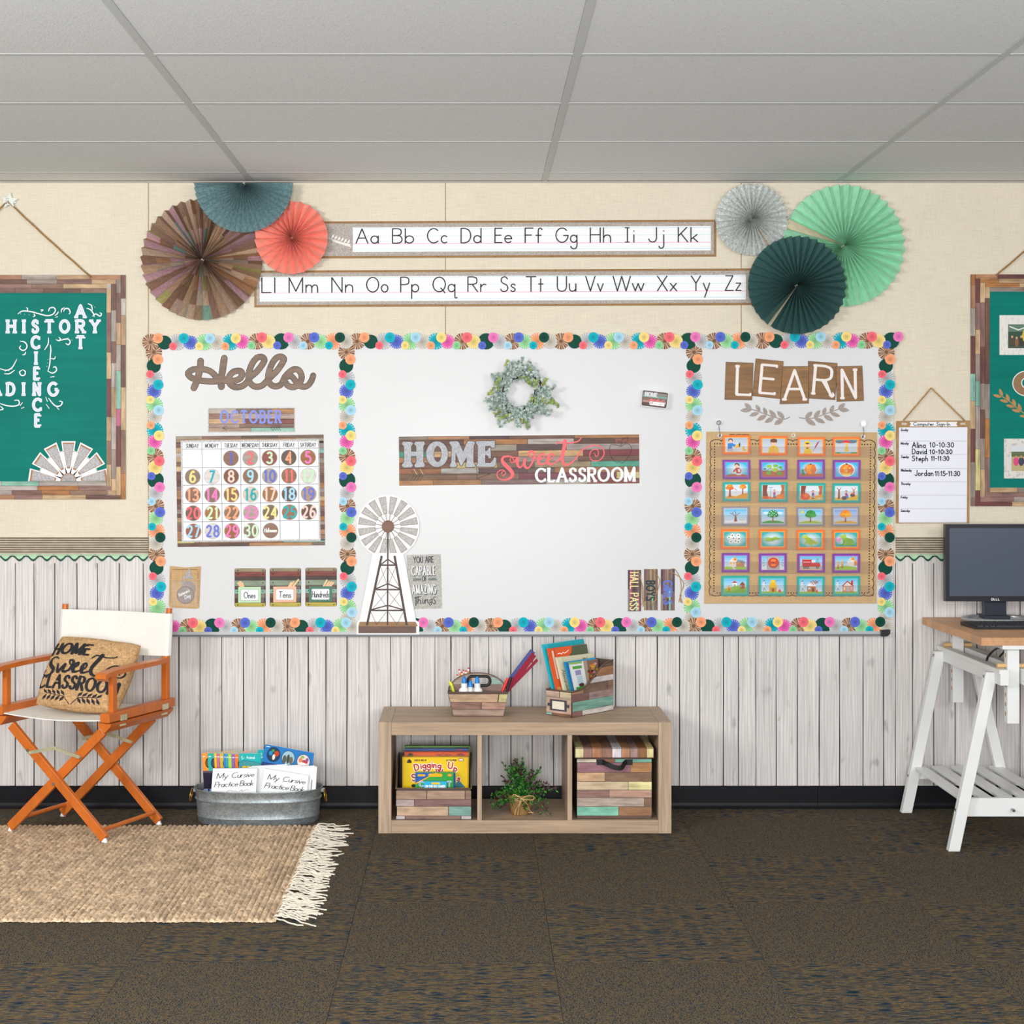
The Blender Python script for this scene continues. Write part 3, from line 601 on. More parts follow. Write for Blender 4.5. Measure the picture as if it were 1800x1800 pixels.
# ================================================================ alphabet strips
BROWNF = '#96703f'
def strip(label, x0, x1, yt, yb, wx0, wx1, wy0, wy1, sh, cap, base, pairs, leaf=False):
    t = thing('alphabet_strip', label, 'alphabet strip', W((x0 + x1) / 2, yb, 0))
    k = D / F; f = lambda x, y, h: ((x - CXP) * k, -.004 - h, EYE + (CYP - y - sh * (x - 620)) * k)
    fy = lambda x, y: (x, y + sh * (x - 620))
    b = MB(BROWNF); b.slab([fy(x0, yt), fy(x1, yt), fy(x1, yb), fy(x0, yb)], .002, .002); b.build('brown_edge', mat('brown_rail_print', '#97713f', rough=.5, layers=(('n', (8, 8, 200), .25, 4),)), t)
    b = MB('#b5aba2'); b.slab([fy(x0 + 4, yt + 4), fy(x1 - 4, yt + 4), fy(x1 - 4, yb - 4), fy(x0 + 4, yb - 4)], .0024, .0008); b.build('galvanised_band', mat('warm_galvanised', '#b3aaa2', rough=.5, layers=(('v', 330, .25), ('n', 250, .25))), t)
    b = MB('#f5f6f8'); b.slab([fy(wx0, wy0), fy(wx1, wy0), fy(wx1, wy1), fy(wx0, wy1)], .0028, .0006); b.build('writing_panel', mat('white_paper', '#f3f4f6', rough=.5), t)
    a = Art(fn=f)
    mid = base - (base - cap) / 2
    for y, c in ((cap, '#a9d4e2'), (mid, '#c3dfe9'), (base + (base - cap) / 2 - 1.2, '#a9d4e2')): a.line([(wx0, y), (wx1, y)], .6, c, False)
    a.line([(wx0, base + .8), (wx1, base + .8)], .8, '#ee8fae', False)
    if leaf:
        a.line([(577, base - 10), (596, base - 3), (616, base + 2)], 1, '#eeeae6')
        for q in range(6): xx = 582 + q * 5.6; yy = base - 8 + q * 1.8; a.P([(xx, yy), (xx + 1.5, yy - 5), (xx + 5, yy - 8), (xx + 5, yy - 3)], '#eeeae6'); a.P([(xx, yy), (xx + 5, yy + 1), (xx + 8, yy + 6), (xx + 3, yy + 5)], '#eeeae6')
    x = x0 + 30
    while x < x1 - 20:
        for yy in (yt + 2, yb - 2): a.ell(x, yy, 1.2, .9, '#6b4a28', 8)
        x += 100
    a.build('printed_lines', PRINT, t)
    for pr, l, r in pairs:
        a = Art(fn=lambda x, y, h: f(x, y, h + .0012)); a.text(pr, l, base, base - cap, '#35343a', 1.95, fit=r - l, gap=.2 if pr[0] not in 'W' else .12)
        if pr[0] in 'I': a.line([(l - 3.2, cap), (l + 3.8, cap)], 1.8, '#35343a'); a.line([(l - 3.2, base), (l + 3.8, base)], 1.8, '#35343a')
        a.build('letter_pair', PAPER, t)
strip('upper alphabet strip printed Aa to Kk on ruled white lines', 540, 1259, 389, 454, 620, 1249.5, 400, 443, -.0045, 402.8, 428, [('Aa', 626, 665), ('Bb', 690, 727), ('Cc', 751.5, 786), ('Dd', 810.5, 845.5), ('Ee', 870, 899), ('Ff', 923, 952), ('Gg', 977, 1014), ('Hh', 1037.5, 1073), ('Ii', 1102, 1114.5), ('Jj', 1140, 1167), ('Kk', 1192, 1226)], True)
strip('lower alphabet strip printed Ll to Zz on ruled white lines', 447, 1331, 475, 539.5, 456.5, 1311, 486, 529.5, -.0045, 488, 513.8, [('Ll', 460.5, 483.5), ('Mm', 508.5, 558.5), ('Nn', 583.5, 620), ('Oo', 644.5, 682), ('Pp', 704.5, 736), ('Qq', 761, 802.5), ('Rr', 822.5, 854), ('Ss', 880, 906), ('Tt', 925, 954.5), ('Uu', 979.5, 1012), ('Vv', 1029.5, 1060), ('Ww', 1077.5, 1131.5), ('Xx', 1155.5, 1189), ('Yy', 1215, 1247), ('Zz', 1274.5, 1302)])
# ================================================================ whiteboard
WBM = mat('whiteboard_enamel', '#d6d7d8', rough=.34, spec=.4, layers=(('n', 1.2, .03),))
wb = thing('whiteboard', 'long white marker board with three panels and aluminium tray', 'whiteboard', W(915, 1118, 0))
for x0, x1 in ((263, 609.5), (610, 1220), (1220.5, 1570)):
    b = MB(); b.slab([(x0, 592), (x1, 592), (x1, 1112), (x0, 1112)], .009, .0088); b.build('board_panel', WBM, wb)
ALU = mat('brushed_aluminium', '#b4b6b8', rough=.5, metal=.3)
b = MB(); b.slab([(292, 1111), (1562, 1109.5), (1562, 1116), (292, 1117.5)], .016, .0155); b.build('tray', ALU, wb, bevel=.0006)
b = MB(); b.slab([(292, 1116), (1562, 1114.6), (1562, 1117.8), (292, 1119.2)], .02, .0195); b.build('tray_lip', mat('dark_aluminium', '#6e6f72', rough=.5, metal=.3), wb, bevel=.0004)
b = MB(); b.slab([(1549, 1108), (1565, 1107), (1565, 1114), (1560, 1118.5), (1550, 1119)], .034, .033); b.build('end_cap', BLACKP, wb, bevel=.001)
# ---- rosette borders
RC = dict(br='#b08a6a', dg='#0f4a3d', gy='#c3c3c6', bl='#5c6fcf', lg='#9ddc9e', bg='#cdc6ba', te='#14b3c4', mg='#f065b5', ye='#f8dc86', orr='#fba679', co='#f8707c', lb='#a8d8ee', pk='#f07dbd', pe='#fba777', gn='#8cd49a')
_rm = {}
def rosette_mesh(kind, c):
    key = (kind, c)
    if key in _rm: return _rm[key]
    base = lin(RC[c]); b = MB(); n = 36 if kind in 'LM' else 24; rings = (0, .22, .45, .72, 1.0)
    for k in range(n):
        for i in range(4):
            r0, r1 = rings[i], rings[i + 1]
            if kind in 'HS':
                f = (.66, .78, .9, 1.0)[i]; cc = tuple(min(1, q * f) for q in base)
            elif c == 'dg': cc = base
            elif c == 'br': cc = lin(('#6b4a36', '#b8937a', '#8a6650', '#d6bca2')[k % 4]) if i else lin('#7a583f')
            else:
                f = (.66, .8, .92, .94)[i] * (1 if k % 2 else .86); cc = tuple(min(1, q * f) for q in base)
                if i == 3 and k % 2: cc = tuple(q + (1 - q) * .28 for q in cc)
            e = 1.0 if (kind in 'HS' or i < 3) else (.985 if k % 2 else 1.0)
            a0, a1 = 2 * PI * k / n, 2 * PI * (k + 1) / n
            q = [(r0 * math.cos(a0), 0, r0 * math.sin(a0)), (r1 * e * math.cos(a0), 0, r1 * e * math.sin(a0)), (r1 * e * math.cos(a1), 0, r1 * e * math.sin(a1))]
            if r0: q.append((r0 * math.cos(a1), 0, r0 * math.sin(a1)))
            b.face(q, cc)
        b.face([(math.cos(a0), 0, math.sin(a0)), (math.cos(a1), 0, math.sin(a1)), (math.cos(a1), .12, math.sin(a1)), (math.cos(a0), .12, math.sin(a0))], base)
    me = bpy.data.meshes.new('rosette'); me.from_pydata(b.v, [], b.f); at = me.color_attributes.new('Col', 'FLOAT_COLOR', 'CORNER'); buf = []
    for f_, c_ in zip(b.f, b.cc): buf += [*c_, 1.0] * len(f_)
    at.data.foreach_set('color', buf); me.materials.append(ROS); _rm[key] = me; return me
ROS = mat('laminated_border_print', attr=True, rough=.5, spec=.1)
UNIT = []   # kind, offset along, offset across (towards +), radius, colour
_L = ['br', 'gy', 'lg', 'te', 'br', 'dg', 'br', 'orr']; _H = ['orr', 'te', 'lb', 'ye', 'co', 'pk', 'bl', 'dg']; _M = ['dg', 'bl', 'bg', 'mg', 'ye', 'gy', 'lg', 'bg']; _S_ = ['co', 'ye', 'pe', 'gn', 'bl', 'lb', 'te', None]
LO = [0, 46.6, 94.5, 140, 186.6, 229, 275.6, 320]; HO = [13, 58.3, 104, 149.4, 195, 241.6, 286.6, 331.6]; MO = [24.5, 70, 115.6, 160.5, 206.6, 252.6, 297.6, 342.3]; SO = [39.6, 85.2, 131, 176.6, 221.8, 267.4, 312.5]
for i in range(8):
    UNIT.append(('L', LO[i], 0, 14.4, _L[i])); UNIT.append(('M', MO[i], .6, 12.4, _M[i])); UNIT.append(('H', HO[i], -6.8, 9, _H[i]))
    if _S_[i]: UNIT.append(('S', SO[i], 7.2, 7, _S_[i]))
def border(label, starts, ends, fn, lo, hi, d0, skip=None):
    """fn(along, across) -> pixel; starts: where each repeat begins"""
    c = fn((lo + hi) / 2, 0); t = thing('rosette_border', label, 'border', W(c[0], c[1], d0), 'paper rosette borders on the whiteboard')
    for s, e in zip(starts, ends):
        sc = (e - s) / 361.5
        for kd, al, ac, r, cc in UNIT:
            u = s + al * sc
            if u < lo or u > hi or (skip and skip[0] < u < skip[1]): continue
            x, y = fn(u, ac); dz = {'L': .0008, 'M': .0014, 'S': .002, 'H': .0026}[kd] + (u % 7) * .00003
            p = W(x, y, d0 + dz); k = (D - d0) / F
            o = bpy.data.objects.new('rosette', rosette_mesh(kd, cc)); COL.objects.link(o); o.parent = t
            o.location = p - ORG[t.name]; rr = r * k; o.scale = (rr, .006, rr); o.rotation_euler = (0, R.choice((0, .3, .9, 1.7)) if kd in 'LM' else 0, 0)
border('paper rosette border strip along the top edge of the whiteboard', [264.4, 627.5, 986, 1339.5], [627.5, 986, 1339.5, 1698], lambda u, v: (u, 601.5 + v - max(0, u - 900) * .0022 - (1.5 if u > 420 else 0)), 260, 1583, .0118)
border('paper rosette border strip along the bottom edge of the whiteboard', [144, 505.5, 862.5, 1219.5], [505.5, 862.5, 1219.5, 1577], lambda u, v: (u, 1101.5 + v - (u - 300) * .0012), 270, 1562, .0118, (634, 727))
for nm, X0, X1, where in (('a', 270.5, 275.3, 'down the left end of the whiteboard'), ('b', 609, 611, 'between the calendar and the large blank panel'), ('c', 1220, 1217, 'between the blank panel and the pocket chart'), ('d', 1558, 1557, 'down the right end of the whiteboard')):
    border('paper rosette border strip running ' + where, [619, 974], [974, 1329], lambda u, v, X0=X0, X1=X1: (X0 + (X1 - X0) * (u - 620) / 355 - v, u), 617, 1094 if X0 > 300 else 1070, .0094)
# ================================================================ whiteboard: left panel
DB = .0092   # board face depth
RS = [0]
WOODC = mat('brown_wood_cutout', '#7d6655', rough=.5, layers=(('s', (6, 6, 130), .3, 4), ('n', (10, 10, 30), .28)))
hz = lambda p: Z(p, 6.4286, 300, 610)
H_ = [([(338, 158), (334, 230), (312, 330), (285, 410), (262, 462)], 10.3),
      ([(560, 400), (510, 330), (440, 270), (350, 250), (250, 255), (195, 300), (240, 350), (340, 380), (460, 388), (560, 385), (640, 380), (720, 382), (790, 350), (805, 290), (770, 268), (700, 285), (655, 350), (665, 410), (720, 452), (800, 445), (860, 400), (900, 340), (960, 290), (1020, 220), (1060, 150), (1030, 112), (970, 125), (915, 200), (882, 300), (885, 380), (920, 430), (975, 450), (1040, 430), (1100, 370), (1150, 320), (1200, 270), (1250, 200), (1280, 140), (1255, 110), (1200, 120), (1150, 180), (1108, 290), (1105, 380), (1140, 430), (1190, 445), (1250, 420), (1290, 340), (1340, 285), (1400, 250), (1455, 270), (1480, 340), (1455, 410), (1395, 452), (1330, 440), (1290, 390)], 9.6),
      ([(605, 128), (592, 220), (578, 320), (570, 400), (572, 448)], 10.6),
      ([(1300, 340), (1360, 330), (1400, 370), (1440, 430), (1510, 450), (1560, 425), (1595, 370), (1610, 322)], 9.2)]
def ribbon_slab(b, q, w, d0, t):
    for i_, (p, r) in enumerate(zip(q, q[1:])):
        RS[0] += 1; d = d0 + (RS[0] % 331) * 1.1e-6
        dx, dy = r[0] - p[0], r[1] - p[1]; l = math.hypot(dx, dy)
        if l < 1e-6: continue
        nx, ny = -dy / l * w / 2, dx / l * w / 2
        b.slab([(p[0] + nx, p[1] + ny), (r[0] + nx, r[1] + ny), (r[0] - nx, r[1] - ny), (p[0] - nx, p[1] - ny)], d, t)
    for i_, p in enumerate(q[::2] + [q[-1]]): RS[0] += 1; b.slab(circ(p[0], p[1], w / 2, n=12), d0 + (RS[0] % 331) * 1.1e-6, t)
he = thing('hello_sign', 'brown wood grain script word Hello at the top of the left panel', 'sign', W(440, 688, DB))
for wd_, dd, m, nm in ((3.6, .0006, mat('white_card', '#f2f1f0', rough=.5), 'white_margin'), (1.9, .001, mat('dark_outline', '#3d332e', rough=.6), 'dark_outline'), (0, .0016, WOODC, 'script_word')):
    b = MB('#8a7364')
    for q, w in H_: ribbon_slab(b, S2(hz(q), 5), w + wd_, DB + dd, .0006)
    b.build(nm, m, he)
def printed_rows(a, rows, same=True):
    for y0, y1, cl in rows:
        for x0, x1, c in cl: a.rect(x0 + .25, y0 + .25, x1 - .25, y1 - .25, vary(c, .05), same)
# October header
t = thing('month_header', 'plank print header reading OCTOBER in blue letters above the calendar', 'sign', W(442, 760, DB))
b = MB('#c9c6c4'); b.slab([(365, 717), (518.5, 716), (519, 759.5), (365.5, 760.5)], DB + .0008, .0008); b.build('glitter_edge', GALV, t)
pk_ = lambda *c: list(c)
rows = [(718.5, 727, [(367, 415, '#c2b4a6'), (415, 478, '#7f685a'), (478, 517, '#b07f58')]), (727, 736, [(367, 408, '#9a7466'), (408, 517, '#b9a299')]), (736, 745, [(367, 430, '#c8a47c'), (430, 517, '#7d4a44')]), (745, 752, [(367, 421, '#a38a80'), (421, 517, '#86685c')]), (752, 758.5, [(367, 441, '#ae9480'), (441, 517, '#8fbcaa')])]
b = MB('#4a3a34'); b.slab([(367, 718.5), (517, 718), (517, 758), (367, 758.5)], DB + .001, .0003); b.build('print_ground', PAPER, t)
for y0, y1, cl in rows:
    for x0, x1, c in cl:
        b = MB(vary(c, .05)); b.slab([(x0 + .25, y0 + .25), (x1 - .25, y0 + .25), (x1 - .25, y1 - .25), (x0 + .25, y1 - .25)], DB + .0013, .0003); b.build('plank', PLANKH, t)
a = Art(d=DB + .0014); a.text('OCTOBER', 388, 743, 20.5, '#7f8fe0', 3.6, fit=105, gap=.45, serif=.17, cap=False)
a.line([(391, 752.5), (493, 751.6)], .9, '#3a302c'); a.line([(399, 748.5), (391, 752.5), (399, 756)], .8, '#3a302c')
for k in range(4): x = 476 + k * 4.4; a.line([(x, 752), (x + 5, 747)], .8, '#3a302c'); a.line([(x, 752), (x + 5, 757)], .8, '#3a302c')
a.build('lettering', PRINT, t)
# calendar
cal = thing('calendar', 'month calendar grid with plank print frame on the left panel', 'calendar', W(441, 961, DB))
cf = lambda u, v: (321 + u * 237.5 + v * 1.8, 778 - u * 2.3 + v * (172 + 0 * u))   # u,v in 0..1 of the white sheet
b = MB('#4a3a34'); b.slab([(309, 767), (568.8, 764), (571.4, 958.4), (312, 961.5)], DB + .0006, .0006); b.build('frame_ground', PAPER, cal)
for x0, x1, xs_ in ((309.3, 318, 0), (560.3, 569, 2)):
    y = 778.8
    while y < 949.5:
        h = R.uniform(7, 9.5); y2 = min(y + h, 950); sk = (y - 765) * .0135; b = MB(vary(pick(), .08)); b.slab([(x0 + sk, y + .2), (x1 + sk, y + .2), (x1 + sk, y2 - .2), (x0 + sk, y2 - .2)], DB + .0009, .0003); b.build('plank', PLANKH, cal); y = y2
for y0, y1, cl in ((0, 5.2, [(309, 355, '#a5957f'), (355, 424, '#8a6a5c'), (424, 488, '#5d4a42'), (488, 569, '#7a5f50')]), (5.2, 11, [(309, 400, '#9a7f62'), (400, 520, '#a98059'), (520, 569, '#a7a08c')])):
    for x0, x1, c in cl:
        for yy, top in ((767, 1), ):
            b = MB(vary(c)); s = lambda x, y: (x, y - (x - 309) * .0115); b.slab([s(x0 + .2, yy + y0 + .2), s(x1 - .2, yy + y0 + .2), s(x1 - .2, yy + y1 - .2), s(x0 + .2, yy + y1 - .2)], DB + .0009, .0003); b.build('plank', PLANKH, cal)
for y0, y1, cl in ((950.5, 955.5, [(312, 342, '#c3b472'), (342, 402, '#8d7260'), (402, 498, '#8a6a56'), (498, 571, '#8fb0a4')]), (955.5, 961.2, [(312, 386, '#6e5248'), (386, 438, '#5f4a44'), (438, 548, '#ac8058'), (548, 571, '#7d6a62')])):
    for x0, x1, c in cl: b = MB(vary(c)); s = lambda x, y: (x, y - (x - 312) * .0115); b.slab([s(x0 + .2, y0 + .2), s(x1 - .2, y0 + .2), s(x1 - .2, y1 - .2), s(x0 + .2, y1 - .2)], DB + .0009, .0003); b.build('plank', PLANKH, cal)
b = MB('#c8c8ca'); b.slab([(317.5, 774.5), (561, 772), (563.5, 950.5), (319.5, 953)], DB + .0012, .0003); b.build('glitter_edge', GALV, cal)
b = MB('#f4f5f9'); b.slab([cf(0, 0), cf(1, 0), cf(1, 1), cf(0, 1)], DB + .0015, .0003); b.build('date_sheet', mat('white_paper', '#f3f4f6', rough=.5), cal)
a = Art(d=DB + .00155)
for k in range(1, 7): a.line([cf(k / 7, 0), cf(k / 7, 1)], .85, '#5a5862', False)
for v in (.069, .258, .437, .624, .81): a.line([cf(0, v), cf(1, v)], .85, '#5a5862', False)
for k, t_ in enumerate(('SUNDAY', 'MONDAY', 'TUESDAY', 'WEDNESDAY', 'THURSDAY', 'FRIDAY', 'SATURDAY')):
    p = cf((k + .5) / 7, .054); f_ = (22, 22.5, 23, 29.5, 27, 19.5, 27)[k]; a.text(t_, p[0] - f_ / 2, p[1], 6.8, '#45414a', 1.05, fit=f_, gap=.25)
a.build('grid_lines', PRINT, cal)
DC = [('1', '#8a6350', '#5663bd', 'medium brown', 'blue'), ('2', '#a5978c', '#f26670', 'light grey', 'coral'), ('3', '#8b4a3c', '#c9e8c4', 'red brown', 'mint'), ('4', '#5a4c42', '#f8a37a', 'dark brown', 'orange'), ('5', '#9a6230', '#f279b8', 'orange brown', 'pink'),
      ('6', '#85715f', '#f8dc8c', 'grey brown', 'yellow'), ('7', '#ddd5d0', '#12a9b4', 'whitewashed', 'teal'), ('8', '#7a4c30', '#f3cfc4', 'dark chestnut', 'blush'), ('9', '#86654a', '#a5d6ee', 'brown', 'light blue'), ('10', '#a99b8f', '#5f6cc8', 'light grey', 'blue'), ('11', '#8c6448', '#f2686c', 'brown', 'coral'), ('12', '#d8d2cb', '#bfe6bf', 'whitewashed', 'mint'),
      ('13', '#8d6654', '#f8a884', 'brown', 'peach'), ('14', '#84695c', '#f07cba', 'grey brown', 'pink'), ('15', '#8e5a44', '#f8d584', 'reddish', 'yellow'), ('16', '#d5c6b4', '#10a6ae', 'pale cream', 'teal'), ('17', '#9c6a36', '#f3cbbd', 'golden brown', 'blush'), ('18', '#5e4a42', '#a3d4f0', 'dark brown', 'light blue'), ('19', '#ac9078', '#6672cc', 'tan', 'blue'),
      ('20', '#6e5348', '#f2686e', 'dark brown', 'coral'), ('21', '#a06e34', '#cfeac4', 'golden brown', 'mint'), ('22', '#8a6a52', '#f8a47c', 'brown', 'orange'), ('23', '#aa9d94', '#f07ebc', 'light grey', 'pink'), ('24', '#6f5e4c', '#f8de92', 'dark grey brown', 'yellow'), ('25', '#97684e', '#12a8ae', 'warm brown', 'teal'), ('26', '#63443a', '#f3cdc4', 'dark brown', 'blush'),
      ('27', '#96583f', '#a4d4ee', 'reddish brown', 'light blue'), ('28', '#d4cfcc', '#6c78d0', 'whitewashed', 'blue'), ('29', '#96602e', '#f07ab6', 'golden brown', 'pink'), ('30', '#86705e', '#cbe8c6', 'grey brown', 'mint'), ('H', '#8d6a58', '#f4f1ee', 'plain brown', 'white')]
ROUND = mat('round_wood_print', attr=True, rough=.5, layers=(('s', (6, 6, 190), .25, 4), ('n', (14, 14, 60), .2)))
for i, (s_, wc, nc, wn, cn) in enumerate(DC):
    j = i + 2; r, c = divmod(j, 7); cx = 300 + (245 + c * 218 + r * 3) / 6.43; cy = 750 + (567 - c * 2.3 + (r - 1) * 205.5) / 6.43
    lab = ('round calendar piece with white script Halloween on plain brown wood' if s_ == 'H' else 'round calendar piece with %s number %s on %s wood' % (cn, s_, wn))
    t = thing('date_disc', lab, 'calendar piece', W(cx, cy + 14, DB), 'round date pieces on the calendar')
    b = MB('#bdb6b0'); b.slab(circ(cx, cy, 14, n=28), DB + .0022, .0005); b.build('rim', PAPER, t)
    b = MB(wc); b.slab(circ(cx, cy, 13.1, n=28), DB + .0025, .0004); b.build('wood_face', ROUND, t)
    a = Art(d=DB + .0026)
    if s_ == 'H':
        a.text('Halloween', cx - 11.2, cy + 2.8, 7, nc, 1.15, fit=21.5, gap=.12, slant=.22)
    else: a.text(s_, cx, cy + 9.2, 18.6, nc, 3.5, serif=.13, align='c', gap=.2 if len(s_) == 1 else .34, ws=.92 if len(s_) == 1 else (.82 if '1' not in s_ else .86), cap=False)
    a.build('numeral', PRINT, t)
# pouch of paper discs
BURL = mat('burlap_print', '#c5a173', rough=.8, layers=(('n', (12, 12, 300), .14), ('n', (300, 12, 12), .14)))
PLAST = mat('clear_plastic', '#ffffff', rough=.1, alpha=.05, spec=.5)
t = thing('pouch', 'burlap print pouch with clear pocket holding round holiday pieces, left of the ones card', 'pouch', W(326, 1070, DB))
b = MB(); b.slab([(298.5, 995), (326, 997.5), (353, 995.5), (350, 1068.5), (345, 1070), (299, 1068), (296.5, 1063)], DB + .003, .003); b.build('burlap_back', BURL, t)
b = MB(); b.slab([(300, 1017.5), (350, 1018.5), (350, 1021.5), (300, 1020.5)], DB + .009, .001); b.build('pocket_band', BURL, t)
b = MB(); b.slab([(300, 1020), (350, 1021), (348, 1066), (300, 1065)], DB + .009, .0004); b.build('clear_pocket', PLAST, t)
a = Art(d=DB + .0031)
for k in range(16): a.line(circ(304 + k * 2.8, 1002, 1.4, n=8, a0=180, a1=360), .5, '#3c2a1c', False)
for k in range(12): a.line(circ(301.5, 1008 + k * 4.6, 1.7, n=8, a0=90, a1=270), .5, '#3c2a1c', False); a.line(circ(347, 1006 + k * 4.8, 1.7, n=8, a0=-90, a1=90), .5, '#3c2a1c', False)
a.build('scallop_lines', PAPER, t)
b = MB('#a9a4a0'); b.slab([(318, 1019), (332.5, 999), (341, 1019), (340, 1030), (320, 1028)], DB + .0045, .0008); b.build('triangle_piece', GALV, t)
for x, y, r, c, dd in ((331, 1035, 13, '#96887f', .005), (326, 1046, 15.5, '#7b4a44', .006), (326, 1046, 14.5, '#8c8079', .0068)):
    b = MB(c); b.slab(circ(x, y, r, n=24), DB + dd, .0007); b.build('paper_disc', ROUND, t)
a = Art(d=DB + .0069); a.text("Veteran's", 314.5, 1049, 5.4, '#ecebed', .9, fit=21, gap=.16, slant=.2, ang=-26); a.text('Day', 325.5, 1053, 6, '#ecebed', .9, fit=10.5, gap=.18, slant=.2, ang=-22); a.build('lettering', PRINT, t)
# place value pocket cards
for k, (x0, x1, y0, y1, bc, word, wn) in enumerate(((412.3, 467, 999.2, 1066.7, '#b9dfb4', 'Ones', 'mint'), (474, 529.3, 998.6, 1066.5, '#f7b896', 'Tens', 'peach'), (536.8, 592, 998, 1066, '#137055', 'Hundreds', 'dark green'))):
    t = thing('pocket_card', 'plank print pocket card with %s label reading %s' % (wn, word), 'pocket card', W((x0 + x1) / 2, y1, DB), 'place value pocket cards')
    b = MB('#4a3c35'); b.slab(rrect(x0, y0, x1, y1, 3), DB + .0008, .0008); b.build('card_back', PAPER, t)
    ys = [y0, y0 + 6, y0 + 14.5, y0 + 21, y0 + 31, y0 + 37, y0 + 44.5, y0 + 52, y0 + 60.5, y1]
    cs = ['#9a8a6e', '#7f4038', '#4a3a35', '#86947e', '#5b4238', '#7fb8a2', '#75604e', '#4c2e2c', '#c2b24e']
    for i in range(9):
        ins = .9 if i in (0, 8) else .3
        b = MB(vary(cs[i], .06)); b.slab([(x0 + ins, ys[i] + .25), (x1 - ins, ys[i] + .25), (x1 - ins, ys[i + 1] - .25), (x0 + ins, ys[i + 1] - .25)], DB + .0012, .0004); b.build('plank', PLANKH, t)
    a = Art(d=DB + .0013)
    for xx in (x0 + 6, x1 - 5):
        for yy in (y0 + 3.5, y0 + 10, y0 + 25.5, y0 + 40.5, y1 - 3): a.ell(xx, yy, 1.1, 1.1, '#2c2220', 8)
    a.build('nail_heads', PAPER, t)
    px0, px1, py0, py1 = (x0 + 6.5, x1 - 8.5, 1031.5 - k * .5, 1059.6 - k * .8)
    ln = 1 if k == 0 else -1
    b = MB(); b.slab([(px0 - .5, py0), (px1 + 6, py0 - .5), (px1 + 6, py1 - 1), (px0 - .5, py1 + .5)], DB + .0075, .0003); b.slab([(px1 + 4.5, py0), (px1 + 6, py0 - .5), (px1 + 6, py1 - 1), (px1 + 4.5, py1 - 1)], DB + .0072, .006); b.build('clear_pocket', PLAST, t)
    b = MB(bc); b.slab([(px0, py0 + .3), (px1, py0), (px1, py1 - .3), (px0, py1)], DB + .0068, .0006); b.build('label_card', PAPER, t, label=wn + ' label card')
    a = Art(d=DB + .007); a.P(rrect(px0 + 4.2, py0 + 4.4, px1 - 4.2, py1 - 3.8, 2), '#9b9a92'); a.P(rrect(px0 + 4.8, py0 + 5, px1 - 4.8, py1 - 4.4, 1.8), '#f4f5fa')
    a.text(word, (px0 + px1) / 2 - (10, 10.5, 14.7)[k], py1 - 8.3, 10.5, '#2b2a36', 1.35, fit=(20, 21, 29.5)[k], gap=.2, slant=.05)
    a.build('handwriting', PRINT, t)
    for i in range(4):
        s_ = (thing)('craft_stick', '%s wooden craft stick poking out of the %s card pocket' % (('leftmost', 'second from left', 'third from left', 'rightmost')[i], word.lower()), 'craft stick', W(px0 + 15, py0 + 3, DB + .004), 'wooden craft sticks in the %s card' % word.lower())
        if k == 0: q0, q1 = (px0 + 12 - i * .5 + 4, py0 + 16), (px0 - .5 + i * 2.7 - (i > 1) * .5, py0 - 6.5 - (i in (1, 2)) * 2)
        elif k == 1: q0, q1 = (px0 + 18 + i * 2, py0 + 16), (px1 - 9 + i * 4.2, py0 - 6.5 - i * 1.8 + (i == 2) * 3.5)
        else: q0, q1 = (px0 + 17 + i * 2.5, py0 + 16), (px1 - 9 + i * 4, py0 - 10.5 + (i > 0) * 2 + i * .6)
        dx, dy = q1[0] - q0[0], q1[1] - q0[1]; l = math.hypot(dx, dy); an = math.degrees(math.atan2(dy, dx)); nx, ny = -dy / l * 1.5, dx / l * 1.5
        b = MB(vary('#ecc49a', .08)); cap = [(q1[0] + 1.5 * math.cos(math.radians(an + g)), q1[1] + 1.5 * math.sin(math.radians(an + g))) for g in range(90, -91, -30)]
        b.slab(cap + [(q0[0] - nx, q0[1] - ny), (q0[0] + nx, q0[1] + ny)], DB + .0022 + i * .0011, .0009); b.build('stick', PAPER, s_)
